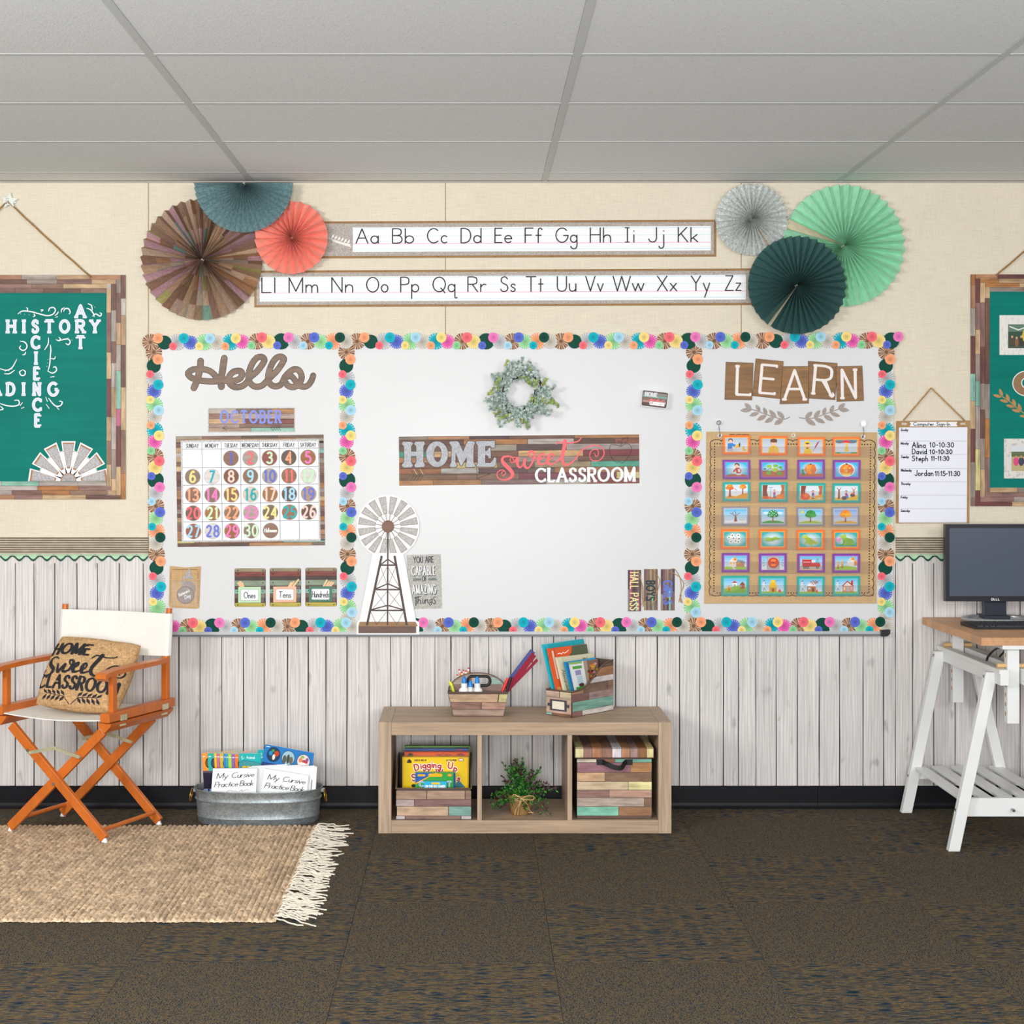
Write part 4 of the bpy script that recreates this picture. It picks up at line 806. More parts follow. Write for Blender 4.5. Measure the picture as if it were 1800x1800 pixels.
# ================================================================ middle panel
def cen(px): return W(sum(p[0] for p in px) / len(px), max(p[1] for p in px), DB)
bz = lambda p: Z(p, 4, 690, 740)
t = thing('banner', 'reclaimed wood print banner reading HOME sweet CLASSROOM', 'banner', W(912, 854, DB))
b = MB('#f2f1f0'); b.slab([(700, 766.3), (1124.8, 762), (1125.3, 850.8), (701, 855.4)], DB + .0006, .0006); b.build('white_edge', PAPER, t)
b = MB('#3a2c28'); b.slab([(701, 767.6), (1123.7, 763.6), (1124.2, 849.7), (702, 853.8)], DB + .0009, .0003); b.build('print_ground', PAPER, t)
ry = [112, 134, 173, 216, 258, 296, 336, 374, 418, 455]
rw = [[(45, 248, '#8f8072'), (248, 540, '#b3825c'), (540, 820, '#50383a'), (820, 1280, '#70503f'), (1280, 1735, '#a8754a')], [(45, 270, '#6e4c3a'), (270, 500, '#5e3f33'), (500, 948, '#a87342'), (950, 1275, '#b0a69f'), (1275, 1563, '#5d4034'), (1563, 1735, '#845040')],
      [(45, 235, '#604a3f'), (235, 680, '#705646'), (680, 872, '#988e80'), (872, 1222, '#55403d'), (1222, 1735, '#a39490')], [(45, 235, '#3f8670'), (235, 440, '#c49a70'), (440, 885, '#75503f'), (885, 1340, '#c09a6c'), (1340, 1735, '#743338')],
      [(45, 260, '#a27350'), (260, 870, '#6c4038'), (870, 1305, '#94857c'), (1305, 1735, '#704f42')], [(45, 410, '#704b3a'), (410, 735, '#bca668'), (735, 1000, '#755c4e'), (1000, 1395, '#968668'), (1395, 1735, '#55a088')],
      [(45, 340, '#94603f'), (340, 605, '#a8a39b'), (605, 950, '#5e4244'), (950, 1140, '#6f5b4c'), (1140, 1735, '#9a6844')], [(45, 450, '#73563f'), (450, 890, '#80604f'), (890, 1575, '#753f4a'), (1575, 1735, '#c9bd80')], [(45, 285, '#ae7e50'), (285, 625, '#9c7048'), (625, 1080, '#7f6862'), (1080, 1370, '#aaa196'), (1370, 1735, '#854a3c')]]
bs = lambda x, y: (690 + x / 4, 740 + (y - (x - 45) * .0098) / 4)
for i, cl in enumerate(rw):
    for x0, x1, c in cl:
        b = MB(vary(c, .05)); g = 1; b.slab([bs(x0 + g, ry[i] + g), bs(x1 - g, ry[i] + g), bs(x1 - g, ry[i + 1] - g), bs(x0 + g, ry[i + 1] - g)], DB + .0012, .0003); b.build('plank', PLANKH, t)
bf = lambda dd: (lambda x, y, h: ((x - CXP) * (D - DB) / F, -(DB + dd) - h, EYE + (CYP - y + (x - 700) * .0098) * (D - DB) / F))
HP = {'H': [[(85, 230), (185, 230), (185, 480), (85, 480)], [(52, 205), (72, 175), (195, 180), (212, 205), (186, 240), (84, 245)], [(84, 470), (186, 470), (212, 515), (190, 545), (75, 545), (52, 512)],
      [(260, 230), (362, 230), (362, 480), (260, 480)], [(228, 205), (246, 178), (368, 173), (387, 202), (362, 240), (260, 245)], [(260, 470), (362, 470), (387, 512), (368, 540), (246, 545), (232, 515)], [(180, 318), (265, 318), (265, 382), (180, 382)]],
 'M': [[(770, 230), (832, 230), (820, 480), (765, 480)], [(735, 195), (745, 172), (850, 168), (882, 200), (840, 245), (770, 245)], [(740, 518), (765, 470), (820, 470), (847, 515), (832, 540), (748, 540)], [(775, 190), (872, 190), (938, 330), (915, 520), (895, 520)], [(990, 185), (1052, 180), (1052, 260), (915, 522), (897, 500), (930, 330)],
      [(985, 200), (1085, 190), (1080, 480), (985, 480)], [(985, 190), (1010, 168), (1085, 170), (1105, 200), (1080, 240), (985, 240)], [(965, 518), (985, 470), (1080, 470), (1107, 510), (1095, 540), (975, 540)]],
 'E': [[(1145, 200), (1250, 200), (1250, 500), (1145, 500)], [(1115, 185), (1130, 168), (1390, 162), (1387, 255), (1352, 267), (1325, 235), (1250, 240), (1150, 240)], [(1240, 318), (1285, 300), (1300, 262), (1327, 268), (1332, 410), (1305, 417), (1285, 372), (1240, 368)], [(1125, 515), (1150, 480), (1330, 480), (1360, 440), (1385, 398), (1412, 420), (1397, 520), (1375, 537), (1130, 535)]]}
un = lambda p: [(x, y + (x - 700) * .0098) for x, y in Z(p, 8.18, 700, 755)]
for ch in 'HOME':
    g_, e_ = Art(fn=bf(.0018)), Art(fn=bf(.0015))
    ps = [un(p) for p in HP[ch]] if ch != 'O' else [un(circ(558, 355, 157, 184, 40))]
    hl = [un(circ(566, 352, 56, 114, 30))] if ch == 'O' else []
    for k, p in enumerate(ps):
        e_.line(p + [p[0]], 2.2, '#5d5654'); g_.h += 6e-6; g_.P(p, '#b4b6bc', hl)
    if hl: e_.line(hl[0] + [hl[0][0]], 1.8, '#5d5654')
    lo_ = g_.build('home_letter', GALV, t); e_.build('letter_outline', PAPER, lo_)
a = Art(fn=bf(.0013))
a.line([(720, 835.3), (860, 835)], .7, '#2c211e')
for k in range(4): x = 722 + k * 5.5; a.line([(x + 6, 835), (x, 825)], .7, '#d8c09a' if k % 2 else '#3c2c26'); a.line([(x + 6, 835), (x, 845)], .7, '#2c211e')
a.line([(838, 825), (838, 831), (862, 834.5), (838, 843), (839, 836)], .8, '#2c211e')
s2 = lambda p: [(x, y - (x - 700) * .0098 + 0) for x, y in p]
for q in ([(1080, 781.5), (1074, 782), (1071, 790), (1073, 800), (1079, 810), (1085, 812.5), (1089, 811.5), (1094, 813.5), (1100, 809), (1108, 797), (1110, 787), (1105, 781), (1096, 781.5), (1092, 784.5), (1087, 783), (1080, 781.5)], [(1092, 784), (1090, 777), (1087, 775), (1086, 778)], [(1093, 780), (1093, 774), (1099, 770), (1104, 769.5), (1101, 777), (1093, 780)]):
    a.line(S2([(x, y + (x - 700) * .0098) for x, y in q], 4), .75, '#1c1514')
a.build('line_drawings', PRINT, t)
a = Art(fn=bf(.0015)); a.text('CLASSROOM', 943, 849.4, 22.5, '#9a9aa8', 5.0, fit=172, gap=.32, serif=.17, cap=False, ct=.3); a.h += .0001; a.text('CLASSROOM', 942.5, 848.8, 22.5, '#f3f4f9', 5.0, fit=172, gap=.32, serif=.17, cap=False, ct=.3); a.build('classroom_word', PRINT, t)
a = Art(d=DB + .0019); co = '#f0646c'; q7 = lambda p: Z(p, 8.18, 700, 755)
a.wline(q7([(1740, 405), (1690, 400), (1625, 400), (1608, 445), (1640, 480), (1660, 440), (1630, 395), (1580, 385), (1510, 400), (1495, 450), (1540, 510), (1610, 580), (1645, 650), (1600, 705), (1520, 725), (1440, 700), (1420, 640), (1450, 595), (1510, 585), (1545, 625), (1510, 665), (1480, 635), (1510, 600)]), [1.5, 1.7, 1.6, 1.6, 1.6, 1.6, 2, 3.2, 4, 5.5, 7, 6.8, 6, 4, 2.4, 2, 1.8, 1.8, 1.7, 1.7, 1.6, 1.6, 1.5], co)
a.wline(bz([(858, 290), (872, 272), (880, 270), (878, 300), (890, 325), (908, 320), (928, 285)]), [2.5, 4.5, 5, 5, 3.5, 2.2, 2.5], co); a.wline(bz([(930, 270), (926, 305), (940, 330), (962, 325), (985, 285), (1000, 240), (985, 215), (962, 218), (958, 240), (975, 255), (1010, 262), (1045, 262)]), [5, 5, 4.2, 3, 3.4, 4, 4.4, 4, 2.8, 1.8, 1.8, 1.8], co)
for dx in (0, 66): a.wline(bz([(1032 + dx, 272), (1062 + dx, 258), (1068 + dx, 238), (1048 + dx, 232), (1026 + dx, 262), (1030 + dx, 298), (1055 + dx, 306), (1090 + dx, 280), (1105 + dx, 262)]), [2, 2.2, 3, 4, 5.6, 5, 3.2, 2, 1.8], co)
a.wline(bz([(1160, 285), (1190, 245), (1208, 195), (1213, 140)]), [1.8, 3, 5, 6.5], co); a.wline(bz([(1213, 140), (1205, 195), (1192, 260), (1205, 305), (1240, 305), (1285, 268), (1330, 210), (1380, 178), (1435, 172), (1478, 195), (1487, 235), (1455, 275), (1405, 277), (1386, 243), (1402, 207), (1440, 202), (1447, 235), (1430, 250), (1420, 228)]), [6.5, 6.3, 6, 4.6, 3.4, 2.6, 2.2, 2, 1.9, 2, 2, 2, 2, 1.9, 1.7, 1.6, 1.5, 1.5, 1.3], co)
a.wline(bz([(1150, 162), (1172, 150), (1215, 155), (1262, 152), (1305, 142), (1326, 118)]), [2.2, 2.4, 2.6, 2.6, 2.4, 2], co)
a.build('sweet_word', PRINT, t)
# windmill cutout
DW = .0118
t = thing('windmill_cutout', 'tall farm windmill cutout with sixteen grey blades and brown tower', 'cutout', W(682, 1114, DB))
hx, hy = 682, 925.5
b = MB(); b.slab(circ(hx, hy, 56, n=16, a0=11, a1=371), DW + .0032, .0008); b.slab([(655, 972), (709, 972), (731, 1090), (737, 1094), (737, 1115.5), (627, 1115.5), (627, 1094), (632, 1090)], DW + .0044, .0012); b.build('white_card', mat('white_card', '#f2f1f0', rough=.5), t)
for k in range(16):
    an = 2 * PI * (k + .5) / 16; ca, sa = math.cos(an), math.sin(an)
    f_ = lambda r, w: (hx + ca * r - sa * w, hy + sa * r + ca * w)
    b = MB('#a7a19b'); b.slab([f_(22, 3.4), f_(22, -3.4), f_(52.5, -6.8), f_(52.5, 6.8)], DW + .0038, .0005); bo = b.build('blade', PAPER, t)
    b = MB('#bfbcb9'); b.slab([f_(23.5, 2.2), f_(23.5, -2.2), f_(51, -5.4), f_(51, 5.4)], DW + .0041, .0003); b.build('blade_face', GALV, bo)
    b = MB('#8b8580'); b.slab([f_(9, .6), f_(9, -.6), f_(23, -.6), f_(23, .6)], DW + .004, .0003); b.build('spoke', PAPER, t)
b = MB('#7c5a46'); b.slab(circ(hx, hy, 11, n=24), DW + .0046, .0006); b.build('hub', ROUND, t)
a = Art(d=DW + .0046); dk = '#4c3a35'
def BR(p, q, w): a.line([p, q], w, dk, False)
BR((681.8, 936), (681.2, 1099), 2.6); BR((671, 977), (645, 1099), 4); BR((693.5, 977), (715, 1099), 4)
for y, ya, xl, xr in ((993.5, 983, 668.5, 696.5), (1036.5, 1026, 659, 704.5), (1073, 1064, 651, 710.5)):
    BR((xl, y), (xr, y), 2.8); BR((xl + 1, y - 1), (681.5, ya), 2.2); BR((681.5, ya), (xr - 1, y - 1), 2.2)
for (y0, y1, l0, l1, r0, r1) in ((996, 1030, 669, 661, 695.5, 703), (1039, 1069, 660, 653, 703.5, 709.5)):
    BR((l0, y0), (681, y1), .7); BR((681, y0), (l1, y1 + 4), .7); BR((681.5, y0), (r1, y1 + 4), .7); BR((r0, y0), (682, y1), .7)
BR((652, 1076), (662, 1098), .8); BR((679, 1076), (662, 1098), .8); BR((683, 1076), (697.5, 1098), .8); BR((709, 1076), (697.5, 1098), .8)
a.build('tower_print', PRINT, t)
b = MB('#9a7450'); b.slab([(632, 1092.8), (730.5, 1092.8), (734.5, 1101), (630, 1101)], DW + .0046, .0004); b.build('base_top', ROUND, t)
b = MB('#6a5046'); b.slab([(630, 1101), (731.5, 1101), (731.5, 1113), (630, 1113)], DW + .0048, .0005); b.build('base_front', ROUND, t)
# small poster
t = thing('poster', 'galvanised print poster reading YOU ARE CAPABLE OF AMAZING things', 'poster', W(746, 1071, DB))
b = MB('#b9b7b0'); b.slab([(714.8, 975.8), (775, 974), (777.4, 1069.4), (717.8, 1071)], DB + .0008, .0008); b.build('sheet', GALV, t)
pfn = lambda x, y, h: W(x + (y - 975) * .028, y - (x - 715) * .028 + .6, DB + .0009 + h)
a = Art(fn=pfn); ink = '#33353f'
a.text('YOU ARE', 727, 989, 10, ink, 1.5, fit=34.5, gap=.22)
for w_, c_, h_, y_, x_, f_ in (('CAPABLE', '#6c6a72', 15.5, 1011, 723, 43), ('AMAZING', '#6c6a72', 15.5, 1044, 723, 43.5)):
    a.text(w_, x_ + .7, y_ + .8, h_, '#34353e', 3.1, fit=f_ - 2, gap=.34, cap=False); a.text(w_, x_, y_, h_, '#e1e1e0', 1.9, fit=f_ - 2, gap=.34, cap=False)
a.text('OF', 741, 1021.5, 8, ink, 1.3, fit=7.5, gap=.3)
for s_, x_ in ((1, 724.5), (-1, 766)):
    a.line([(x_, 1019), (x_ + s_ * 14, 1018.5)], .6, '#1d4a50')
    for k in range(6): xx = x_ + s_ * k * 2.4; a.line([(xx, 1016), (xx + s_ * 1.8, 1018.7), (xx, 1021.4)], .9, '#1d4a50', False)
a.wline([(726, 1051), (732, 1050), (739, 1048)], [1.1] * 3, ink); a.wline([(729, 1049), (729, 1058), (728.5, 1064)], [1.8] * 3, ink)
a.wline([(733, 1048), (732.5, 1056), (732, 1061)], [1.6] * 3, ink); a.wline([(732, 1058), (735, 1054), (737, 1056), (737, 1061), (739, 1061)], [1.2, 1.4, 1.5, 1.4, 1], ink)
a.wline([(741, 1054), (741, 1060), (743, 1060), (745, 1054)], [1.5, 1.5, 1.1, 1.3], ink); a.ell(741.5, 1051, .9, .9, ink, 8); a.wline([(745, 1054), (745, 1061)], [1.5, 1.5], ink); a.wline([(745, 1057), (749, 1054), (750, 1060), (752, 1060)], [1.2, 1.4, 1.5, 1], ink)
a.wline([(757, 1054), (753.5, 1055), (753.5, 1059), (757, 1058), (757.5, 1053), (756.5, 1062), (753, 1064.5), (752.5, 1061), (758, 1058)], [1.3, 1.3, 1.3, 1.2, 1.3, 1.4, 1.3, 1.1, 1], ink); a.wline([(764, 1050), (760, 1051), (761, 1055), (763.5, 1059), (761, 1062.5), (758.5, 1060)], [1.1, 1.3, 1.5, 1.6, 1.4, 1.1], ink)
a.build('lettering', PRINT, t)
# eraser
t = thing('eraser', 'small white magnetic eraser block with plank print face reading HOME sweet CLASSROOM', 'eraser', W(1151, 716, DB))
q = [(1130, 685.7), (1174.6, 690.8), (1171, 718), (1127.5, 712.5)]
def qd(u, v): a_, b_, c_, d_ = q; return (a_[0] * (1 - u) * (1 - v) + b_[0] * u * (1 - v) + c_[0] * u * v + d_[0] * (1 - u) * v, a_[1] * (1 - u) * (1 - v) + b_[1] * u * (1 - v) + c_[1] * u * v + d_[1] * (1 - u) * v)
rr = [qd(*p) for p in rrect(0, 0, 1, 1, .07)]
b = MB('#f0f0ef'); b.slab([qd(*p) for p in rrect(-.03, -.04, 1.03, 1.05, .1)], DB + .028, .028); b.build('felt_block', mat('white_foam', '#f0f0ef', rough=.8), t, bevel=.001)
b = MB('#5a4640'); b.slab(rr, DB + .030, .002); b.build('printed_face', PLANKH, t)
a = Art(fn=lambda x, y, h: W(*qd(x, y), DB + .0301 + h))
for k, c in enumerate(('#8a8580', '#7aa59a', '#86685c', '#b58a80', '#5d4038')): a.rect(.03, .1 + k * .17, .97, .25 + k * .17, c, True)
a.text('HOME', .12, .34, .24, '#d6d6da', .06, fit=.45, gap=.3); a.wline([(.3, .6), (.4, .5), (.36, .66), (.5, .55), (.6, .6), (.66, .45), (.62, .6), (.8, .58), (.86, .48)], [.05] * 9, '#f0707c'); a.text('CLASSROOM', .33, .88, .2, '#f1f1f4', .045, fit=.56, gap=.3)
a.build('lettering', PRINT, t)
# hall passes
for k, (x0, x1, y0, y1, word, c, a0, a1, tw) in enumerate(((1103.7, 1127, 1002, 1074.6, 'HALL PASS', '#f8dfa2', 1006.5, 1072, 'cream'), (1132, 1156, 1000.4, 1072.6, 'BOYS', '#1b3038', 1021.5, 1055, 'black'), (1161.6, 1186, 1000.6, 1073, 'GIRLS', '#5b77d2', 1021, 1062, 'blue'))):
    t = thing('hall_pass', 'upright plank print pass tag reading %s in %s letters' % (word, tw), 'hall pass', W((x0 + x1) / 2, y1, DB), 'corded pass tags')
    b = MB('#4a3a38'); b.slab([(x0, y0), (x1, y0), (x1, y1), (x0, y1)], DB + .0012, .0012); b.build('tag_card', PAPER, t)
    n = 7; w = (x1 - x0) / n; pal = [['#5a3a48', '#b0557c', '#6a4a44', '#8c8076', '#5c4844', '#6f6264', '#5a4040'], ['#7c5f58', '#8a6a60', '#776056', '#b0a270', '#805f54', '#9a8a7c', '#7d5c52'], ['#5f3a50', '#7a5a5a', '#8a6a60', '#a58a78', '#6c5a5c', '#8c7064', '#54404a']][k]
    for i in range(n):
        ym = R.uniform(y0 + 15, y1 - 15)
        for ya, yb, cc in ((y0, ym, pal[i]), (ym, y1, ('#7fb8a2' if i == 4 else vary(pal[(i + 3) % 7])))):
            b = MB(vary(cc, .08)); b.slab([(x0 + i * w + .15, ya + .2), (x0 + (i + 1) * w - .15, ya + .2), (x0 + (i + 1) * w - .15, yb - .2), (x0 + i * w + .15, yb - .2)], DB + .0016, .0004); b.build('plank', PLANKV, t)
    a = Art(d=DB + .0017); bx = x0 + (x1 - x0) * (.18 if k != 2 else .2); hh = (x1 - x0) * .6; a.text(word, bx, a0, hh, c, 1.9 if k == 0 else 2.8, fit=a1 - a0, gap=.28, ang=90, serif=.05, cap=False); a.build('lettering', PRINT, t)
    cz = lambda p: [W(1090 + x / 12, 980 + y / 12, DB + .004) for x, y in p]
    P_ = [[(350, 260), (410, 330), (450, 520), (470, 850)], [(400, 400), (440, 480), (490, 700), (480, 860)], [(480, 850), (470, 950), (440, 1020)], [(480, 850), (500, 960), (480, 1040)]] if k == 0 else [[(640, 250), (700, 260), (750, 400), (770, 650), (750, 900)], [(640, 290), (720, 330), (820, 430), (830, 550), (770, 760), (740, 900)], [(750, 880), (690, 950), (610, 970)], [(750, 880), (700, 980), (660, 1010)], [(680, 990), (675, 1110)]] if k == 1 else [[(1010, 300), (1110, 330), (1230, 390), (1320, 500), (1340, 600), (1270, 780), (1280, 950)], [(1060, 250), (1140, 240), (1210, 320), (1270, 450), (1290, 700), (1270, 800), (1240, 940)], [(1275, 820), (1310, 960)]]
    b = MB('#b98f58')
    for p in P_: b.tube(spline(cz(p), 5), .0014, 6)
    b.ball(cz([((480, 860), (750, 890), (1275, 800))[k]])[0], .0042, 8); b.build('twine_loop', mat('light_twine', '#bc915c', rough=.9, layers=(('n', 400, .3, 2),)), t, smooth=True)
# wreath
t = thing('wreath', 'round eucalyptus wreath on dark twigs above the banner', 'wreath', W(914, 760, DB))
wc = W(914, 690.5, .03); k_ = (D - .03) / F; b = MB('#40291f')
for j in range(16):
    ph = R.uniform(0, 6); rr_ = 34 + R.uniform(-8, 8); q = []
    for i in range(36):
        an = 2 * PI * i / 36; r = (rr_ + 2.6 * math.sin(3 * an + ph)) * k_; q.append((wc[0] + r * math.cos(an), wc[1] + .012 * math.cos(5 * an + ph) + R.uniform(-.002, .002), wc[2] + r * math.sin(an) * 1.03))
    b.tube(q, .0032, 5, vary('#40291f', .3), closed=True)
b.build('twig_ring', mat('vine_twig', attr=True, rough=.9), t, smooth=True)
LEAFM = mat('eucalyptus_leaf', attr=True, rough=.6, spec=.3)
def leafq(b, p, dr, L_, w, c):
    dr = Vector(dr).normalized(); sd = dr.cross(Vector((R.uniform(-1, 1), -1.5, R.uniform(-1, 1)))).normalized(); nn = sd.cross(dr)
    pts = [p, p + dr * L_ * .35 + sd * w, p + dr * L_ * .75 + sd * w * .8, p + dr * L_ + nn * L_ * .1, p + dr * L_ * .75 - sd * w * .8, p + dr * L_ * .35 - sd * w]
    b.face(pts, c)
for j in range(128):
    an = 2 * PI * j / 128 + R.uniform(-.06, .06); inner = j % 4 == 0
    if .35 < (an % (2 * PI)) < .85 and j % 4: continue
    r0 = R.uniform(29, 41); lean = R.uniform(.45, 1.75) * (-1 if R.random() < .4 else 1); ln = R.uniform(17, 30) * (1.35 if j % 11 == 0 or (abs(an) < .4 and j % 3 == 0) or (abs(an - 4.75) < .3 and j % 2) else 1)
    if inner: lean = 2.3; ln = 17
    dirv = Vector((math.cos(an + lean), R.uniform(-.5, -.05), math.sin(an + lean))).normalized()
    p0 = Vector((wc[0] + r0 * k_ * math.cos(an), wc[1] - .01, wc[2] + r0 * k_ * math.sin(an)))
    b = MB('#7d8f74'); n = int(ln / 3.6); pts = []
    curl = Vector((R.uniform(-.3, .3), -.1, R.uniform(-.5, .15)))
    for i in range(n + 1):
        f_ = i / n; pts.append(p0 + (dirv + curl * f_ * .5) * ln * k_ * f_)
    b.tube(pts, .0009, 4, '#6c7d5c'); tip = R.random() < .22
    for i, p in enumerate(pts):
        for s_ in (0, 1, 2):
            side = Vector((R.uniform(-1, 1), R.uniform(-1, .3), R.uniform(-1, 1))).normalized(); cc = R.choice(('#b4c5bf', '#9bb0a8', '#c6d3d0', '#8ea398', '#a9bbb0', '#d0dbd8'))
            if tip and i > n * .5: cc = R.choice(('#a3b35e', '#8fa860', '#b3bf7a'))
            leafq(b, p, (side + dirv * .6), R.uniform(.010, .0165), R.uniform(.0042, .0066), vary(cc, .12))
    b.build('sprig', LEAFM, t)
# ================================================================ right panel
def quadfn(q, w, h, dd):
    (ax, ay), (bx, by), (cx, cy), (dx, dy) = q
    def f(x, y, e):
        u, v = x / w, y / h
        return W(ax * (1 - u) * (1 - v) + bx * u * (1 - v) + cx * u * v + dx * (1 - u) * v, ay * (1 - u) * (1 - v) + by * u * (1 - v) + cy * u * v + dy * (1 - u) * v, dd + e)
    return f
lz = lambda p: Z(p, 5.294, 1240, 610)
LW = mat('learn_wood_print', attr=True, rough=.5, layers=(('n', (9, 9, 60), .3, 5), ('s', (7, 7, 160), .2, 4)))
for ch, q, bx, ln, dd in (('L', [(190, 138), (448, 148), (435, 495), (178, 490)], (290, 442, 264, 24), None, .0012), ('E', [(468, 107), (727, 133), (697, 483), (437, 455)], (505, 425, 262, 25), 5, .002),
                      ('A', [(720, 180), (962, 178), (962, 525), (692, 532)], (735, 488, 270, 34), None, .0026), ('R', [(955, 130), (1230, 150), (1208, 493), (963, 478)], (1003, 432, 262, 30), 2, .0014), ('N', [(1213, 180), (1460, 173), (1475, 500), (1222, 508)], (1275, 475, 262, 22), None, .0024)):
    P = lz(q); t = thing('letter_card', 'brown wood print card with white letter %s from the word LEARN' % ch, 'letter card', W(P[2][0] - 20, P[2][1], DB), 'letter cards spelling LEARN')
    b = MB('#3b281a'); b.slab(P, DB + dd, .001); b.build('card_edge', PAPER, t)
    c_ = (sum(p[0] for p in P) / 4, sum(p[1] for p in P) / 4)
    b = MB(vary('#8d653a', .06)); b.slab([(c_[0] + (x - c_[0]) * .98, c_[1] + (y - c_[1]) * .985) for x, y in P], DB + dd + .0003, .0005); b.build('card_face', LW, t)
    a = Art(d=DB + dd + .0004); x, y = lz([(bx[0], bx[1])])[0]; a.text(ch, x, y, bx[2] / 5.294, '#efe8e4', 5.4, fit=bx[3] * (1.05 if ch != 'L' else 1), serif=.1, ang={'L': 2, 'E': 5, 'A': 0, 'R': 5, 'N': -1}[ch], ct=.2)
    if ch == 'R': a.wline(lz([(1120, 320), (1150, 400), (1170, 462), (1195, 450), (1185, 425)]), [4, 4, 3.4, 2.6, 2], '#efe8e4')
    a.build('letter', PAPER, t)
GLW = mat('galvanised_leaf', '#a79a92', rough=.5, layers=(('v', 600, .3), ('n', 200, .3)))
for sgn, nm, st_, lv_ in ((1, 'left', [(788, 650), (730, 672), (650, 655), (560, 625), (480, 595), (430, 580), (400, 572)], [(735, 668, 668, 595, 22), (660, 660, 592, 583, 21), (572, 632, 540, 560, 19), (510, 600, 468, 537, 19), (430, 578, 362, 522, 20), (725, 672, 640, 722, 24), (640, 655, 550, 705, 22), (570, 635, 478, 682, 22), (500, 612, 408, 640, 19), (435, 582, 322, 592, 22)]),
                          (-1, 'right', [(872, 658), (940, 665), (1010, 660), (1090, 632), (1180, 600), (1230, 582), (1260, 570)], [(930, 665, 995, 600, 22), (1010, 660, 1070, 585, 21), (1095, 632, 1120, 560, 19), (1160, 610, 1195, 540, 19), (1235, 580, 1300, 522, 21), (930, 668, 1028, 730, 24), (1015, 662, 1115, 708, 22), (1100, 635, 1190, 685, 22), (1160, 612, 1255, 645, 20), (1240, 580, 1340, 590, 22)])):
    laurel('laurel_cutout', 'grey galvanised laurel sprig below the word LEARN, the %s one' % nm, lz(st_), [(*lz([(x0, y0)])[0], *lz([(x1, y1)])[0], w / 5.294) for x0, y0, x1, y1, w in lv_], DB + .0012, '#a79a92', GLW, group='galvanised laurel sprigs')
# pocket chart
t = thing('pocket_chart', 'burlap print pocket chart with scalloped line border and seven clear pocket rows', 'pocket chart', W(1391, 1061, DB))
b = MB(); b.slab([(1242, 758.7), (1541.8, 760), (1540.6, 1060.6), (1238, 1061)], DB + .005, .004); b.build('chart_sheet', mat('chart_burlap', '#caa878', rough=.5, spec=.35, layers=(('n', (10, 10, 330), .13), ('n', (330, 10, 10), .13), ('n', 9, .05))), t)
b = MB(); b.slab([(1240, 1050), (1540, 1050), (1540, 1060.5), (1239, 1060.5)], DB + .0068, .0018); b.slab([(1244, 759.5), (1540, 760.5), (1540, 764), (1244, 763)], DB + .006, .0015); b.build('hem', mat('chart_burlap_hem', '#c9a676', rough=.5, layers=(('n', (10, 10, 330), .14), ('n', (330, 10, 10), .14))), t, bevel=.0005)
a = Art(d=DB + .0051); k0 = '#1d140f'
n = 19
for i in range(n):
    ya = 775 + i * (1046 - 775) / n; h = (1046 - 775) / n
    a.line(circ(1251.5 - i * .1, ya + h / 2, 3.2, h / 2, 10, 90, 270), 1.2, k0, False); a.line(circ(1535.5 - i * .15, ya + h / 2 + 1, 3.2, h / 2, 10, -90, 90), 1.2, k0, False)
n = 18
for i in range(n):
    xa = 1252 + i * (1535 - 1252) / n; h = (1535 - 1252) / n
    a.line(circ(xa + h / 2, 776 + i * .06, h / 2, 3.6, 10, 180, 360), 1.2, k0, False); a.line(circ(xa + h / 2 - 1, 1044.5, h / 2, 3.2, 10, 0, 180), 1.2, k0, False)
i = 0
while 780 + i * 4.8 < 1043: y = 780 + i * 4.8; a.ell(1256.2 - i * .025, y, 1.25, 1.25, k0, 8); a.ell(1530.4 - i * .055, y + 1.5, 1.25, 1.25, k0, 8); i += 1
i = 1
while 1256 + i * 4.8 < 1528: x = 1256 + i * 4.8; a.ell(x, 780 + i * .025, 1.25, 1.25, k0, 8); a.ell(x, 1042.3, 1.25, 1.25, k0, 8); i += 1
a.text('Teacher Created Resources', 1281.5, 764.3, 2.9, k0, .6, fit=35, gap=.2)
a.build('border_line', PAPER, t)
PKT = mat('pocket_plastic', '#a58a84', rough=.3, alpha=.1, spec=.3)
for y0, y1 in ((784.5, 803.8), (823.3, 845), (863, 884.5), (905, 927), (945.5, 967), (987, 1009), (1028.5, 1048)):
    b = MB(); b.slab([(1247, y0), (1537, y0 + .6), (1536.5, y1 + .6), (1246.5, y1)], DB + .0125, .0003); b.build('pocket', PKT, t)
GRM = mat('clear_grommet', '#e9e9ec', rough=.15, metal=.3)
for x, y in ((1265.5, 765.5), (1394.5, 765.3), (1517, 767.5)):
    c = W(x, y, DB + .006); b = MB()
    b.tube([(c[0] + .0072 * math.cos(2 * PI * i / 18), c[1], c[2] + .0072 * math.sin(2 * PI * i / 18)) for i in range(18)], .0022, 8, closed=True); b.build('grommet', GRM, t, smooth=True)
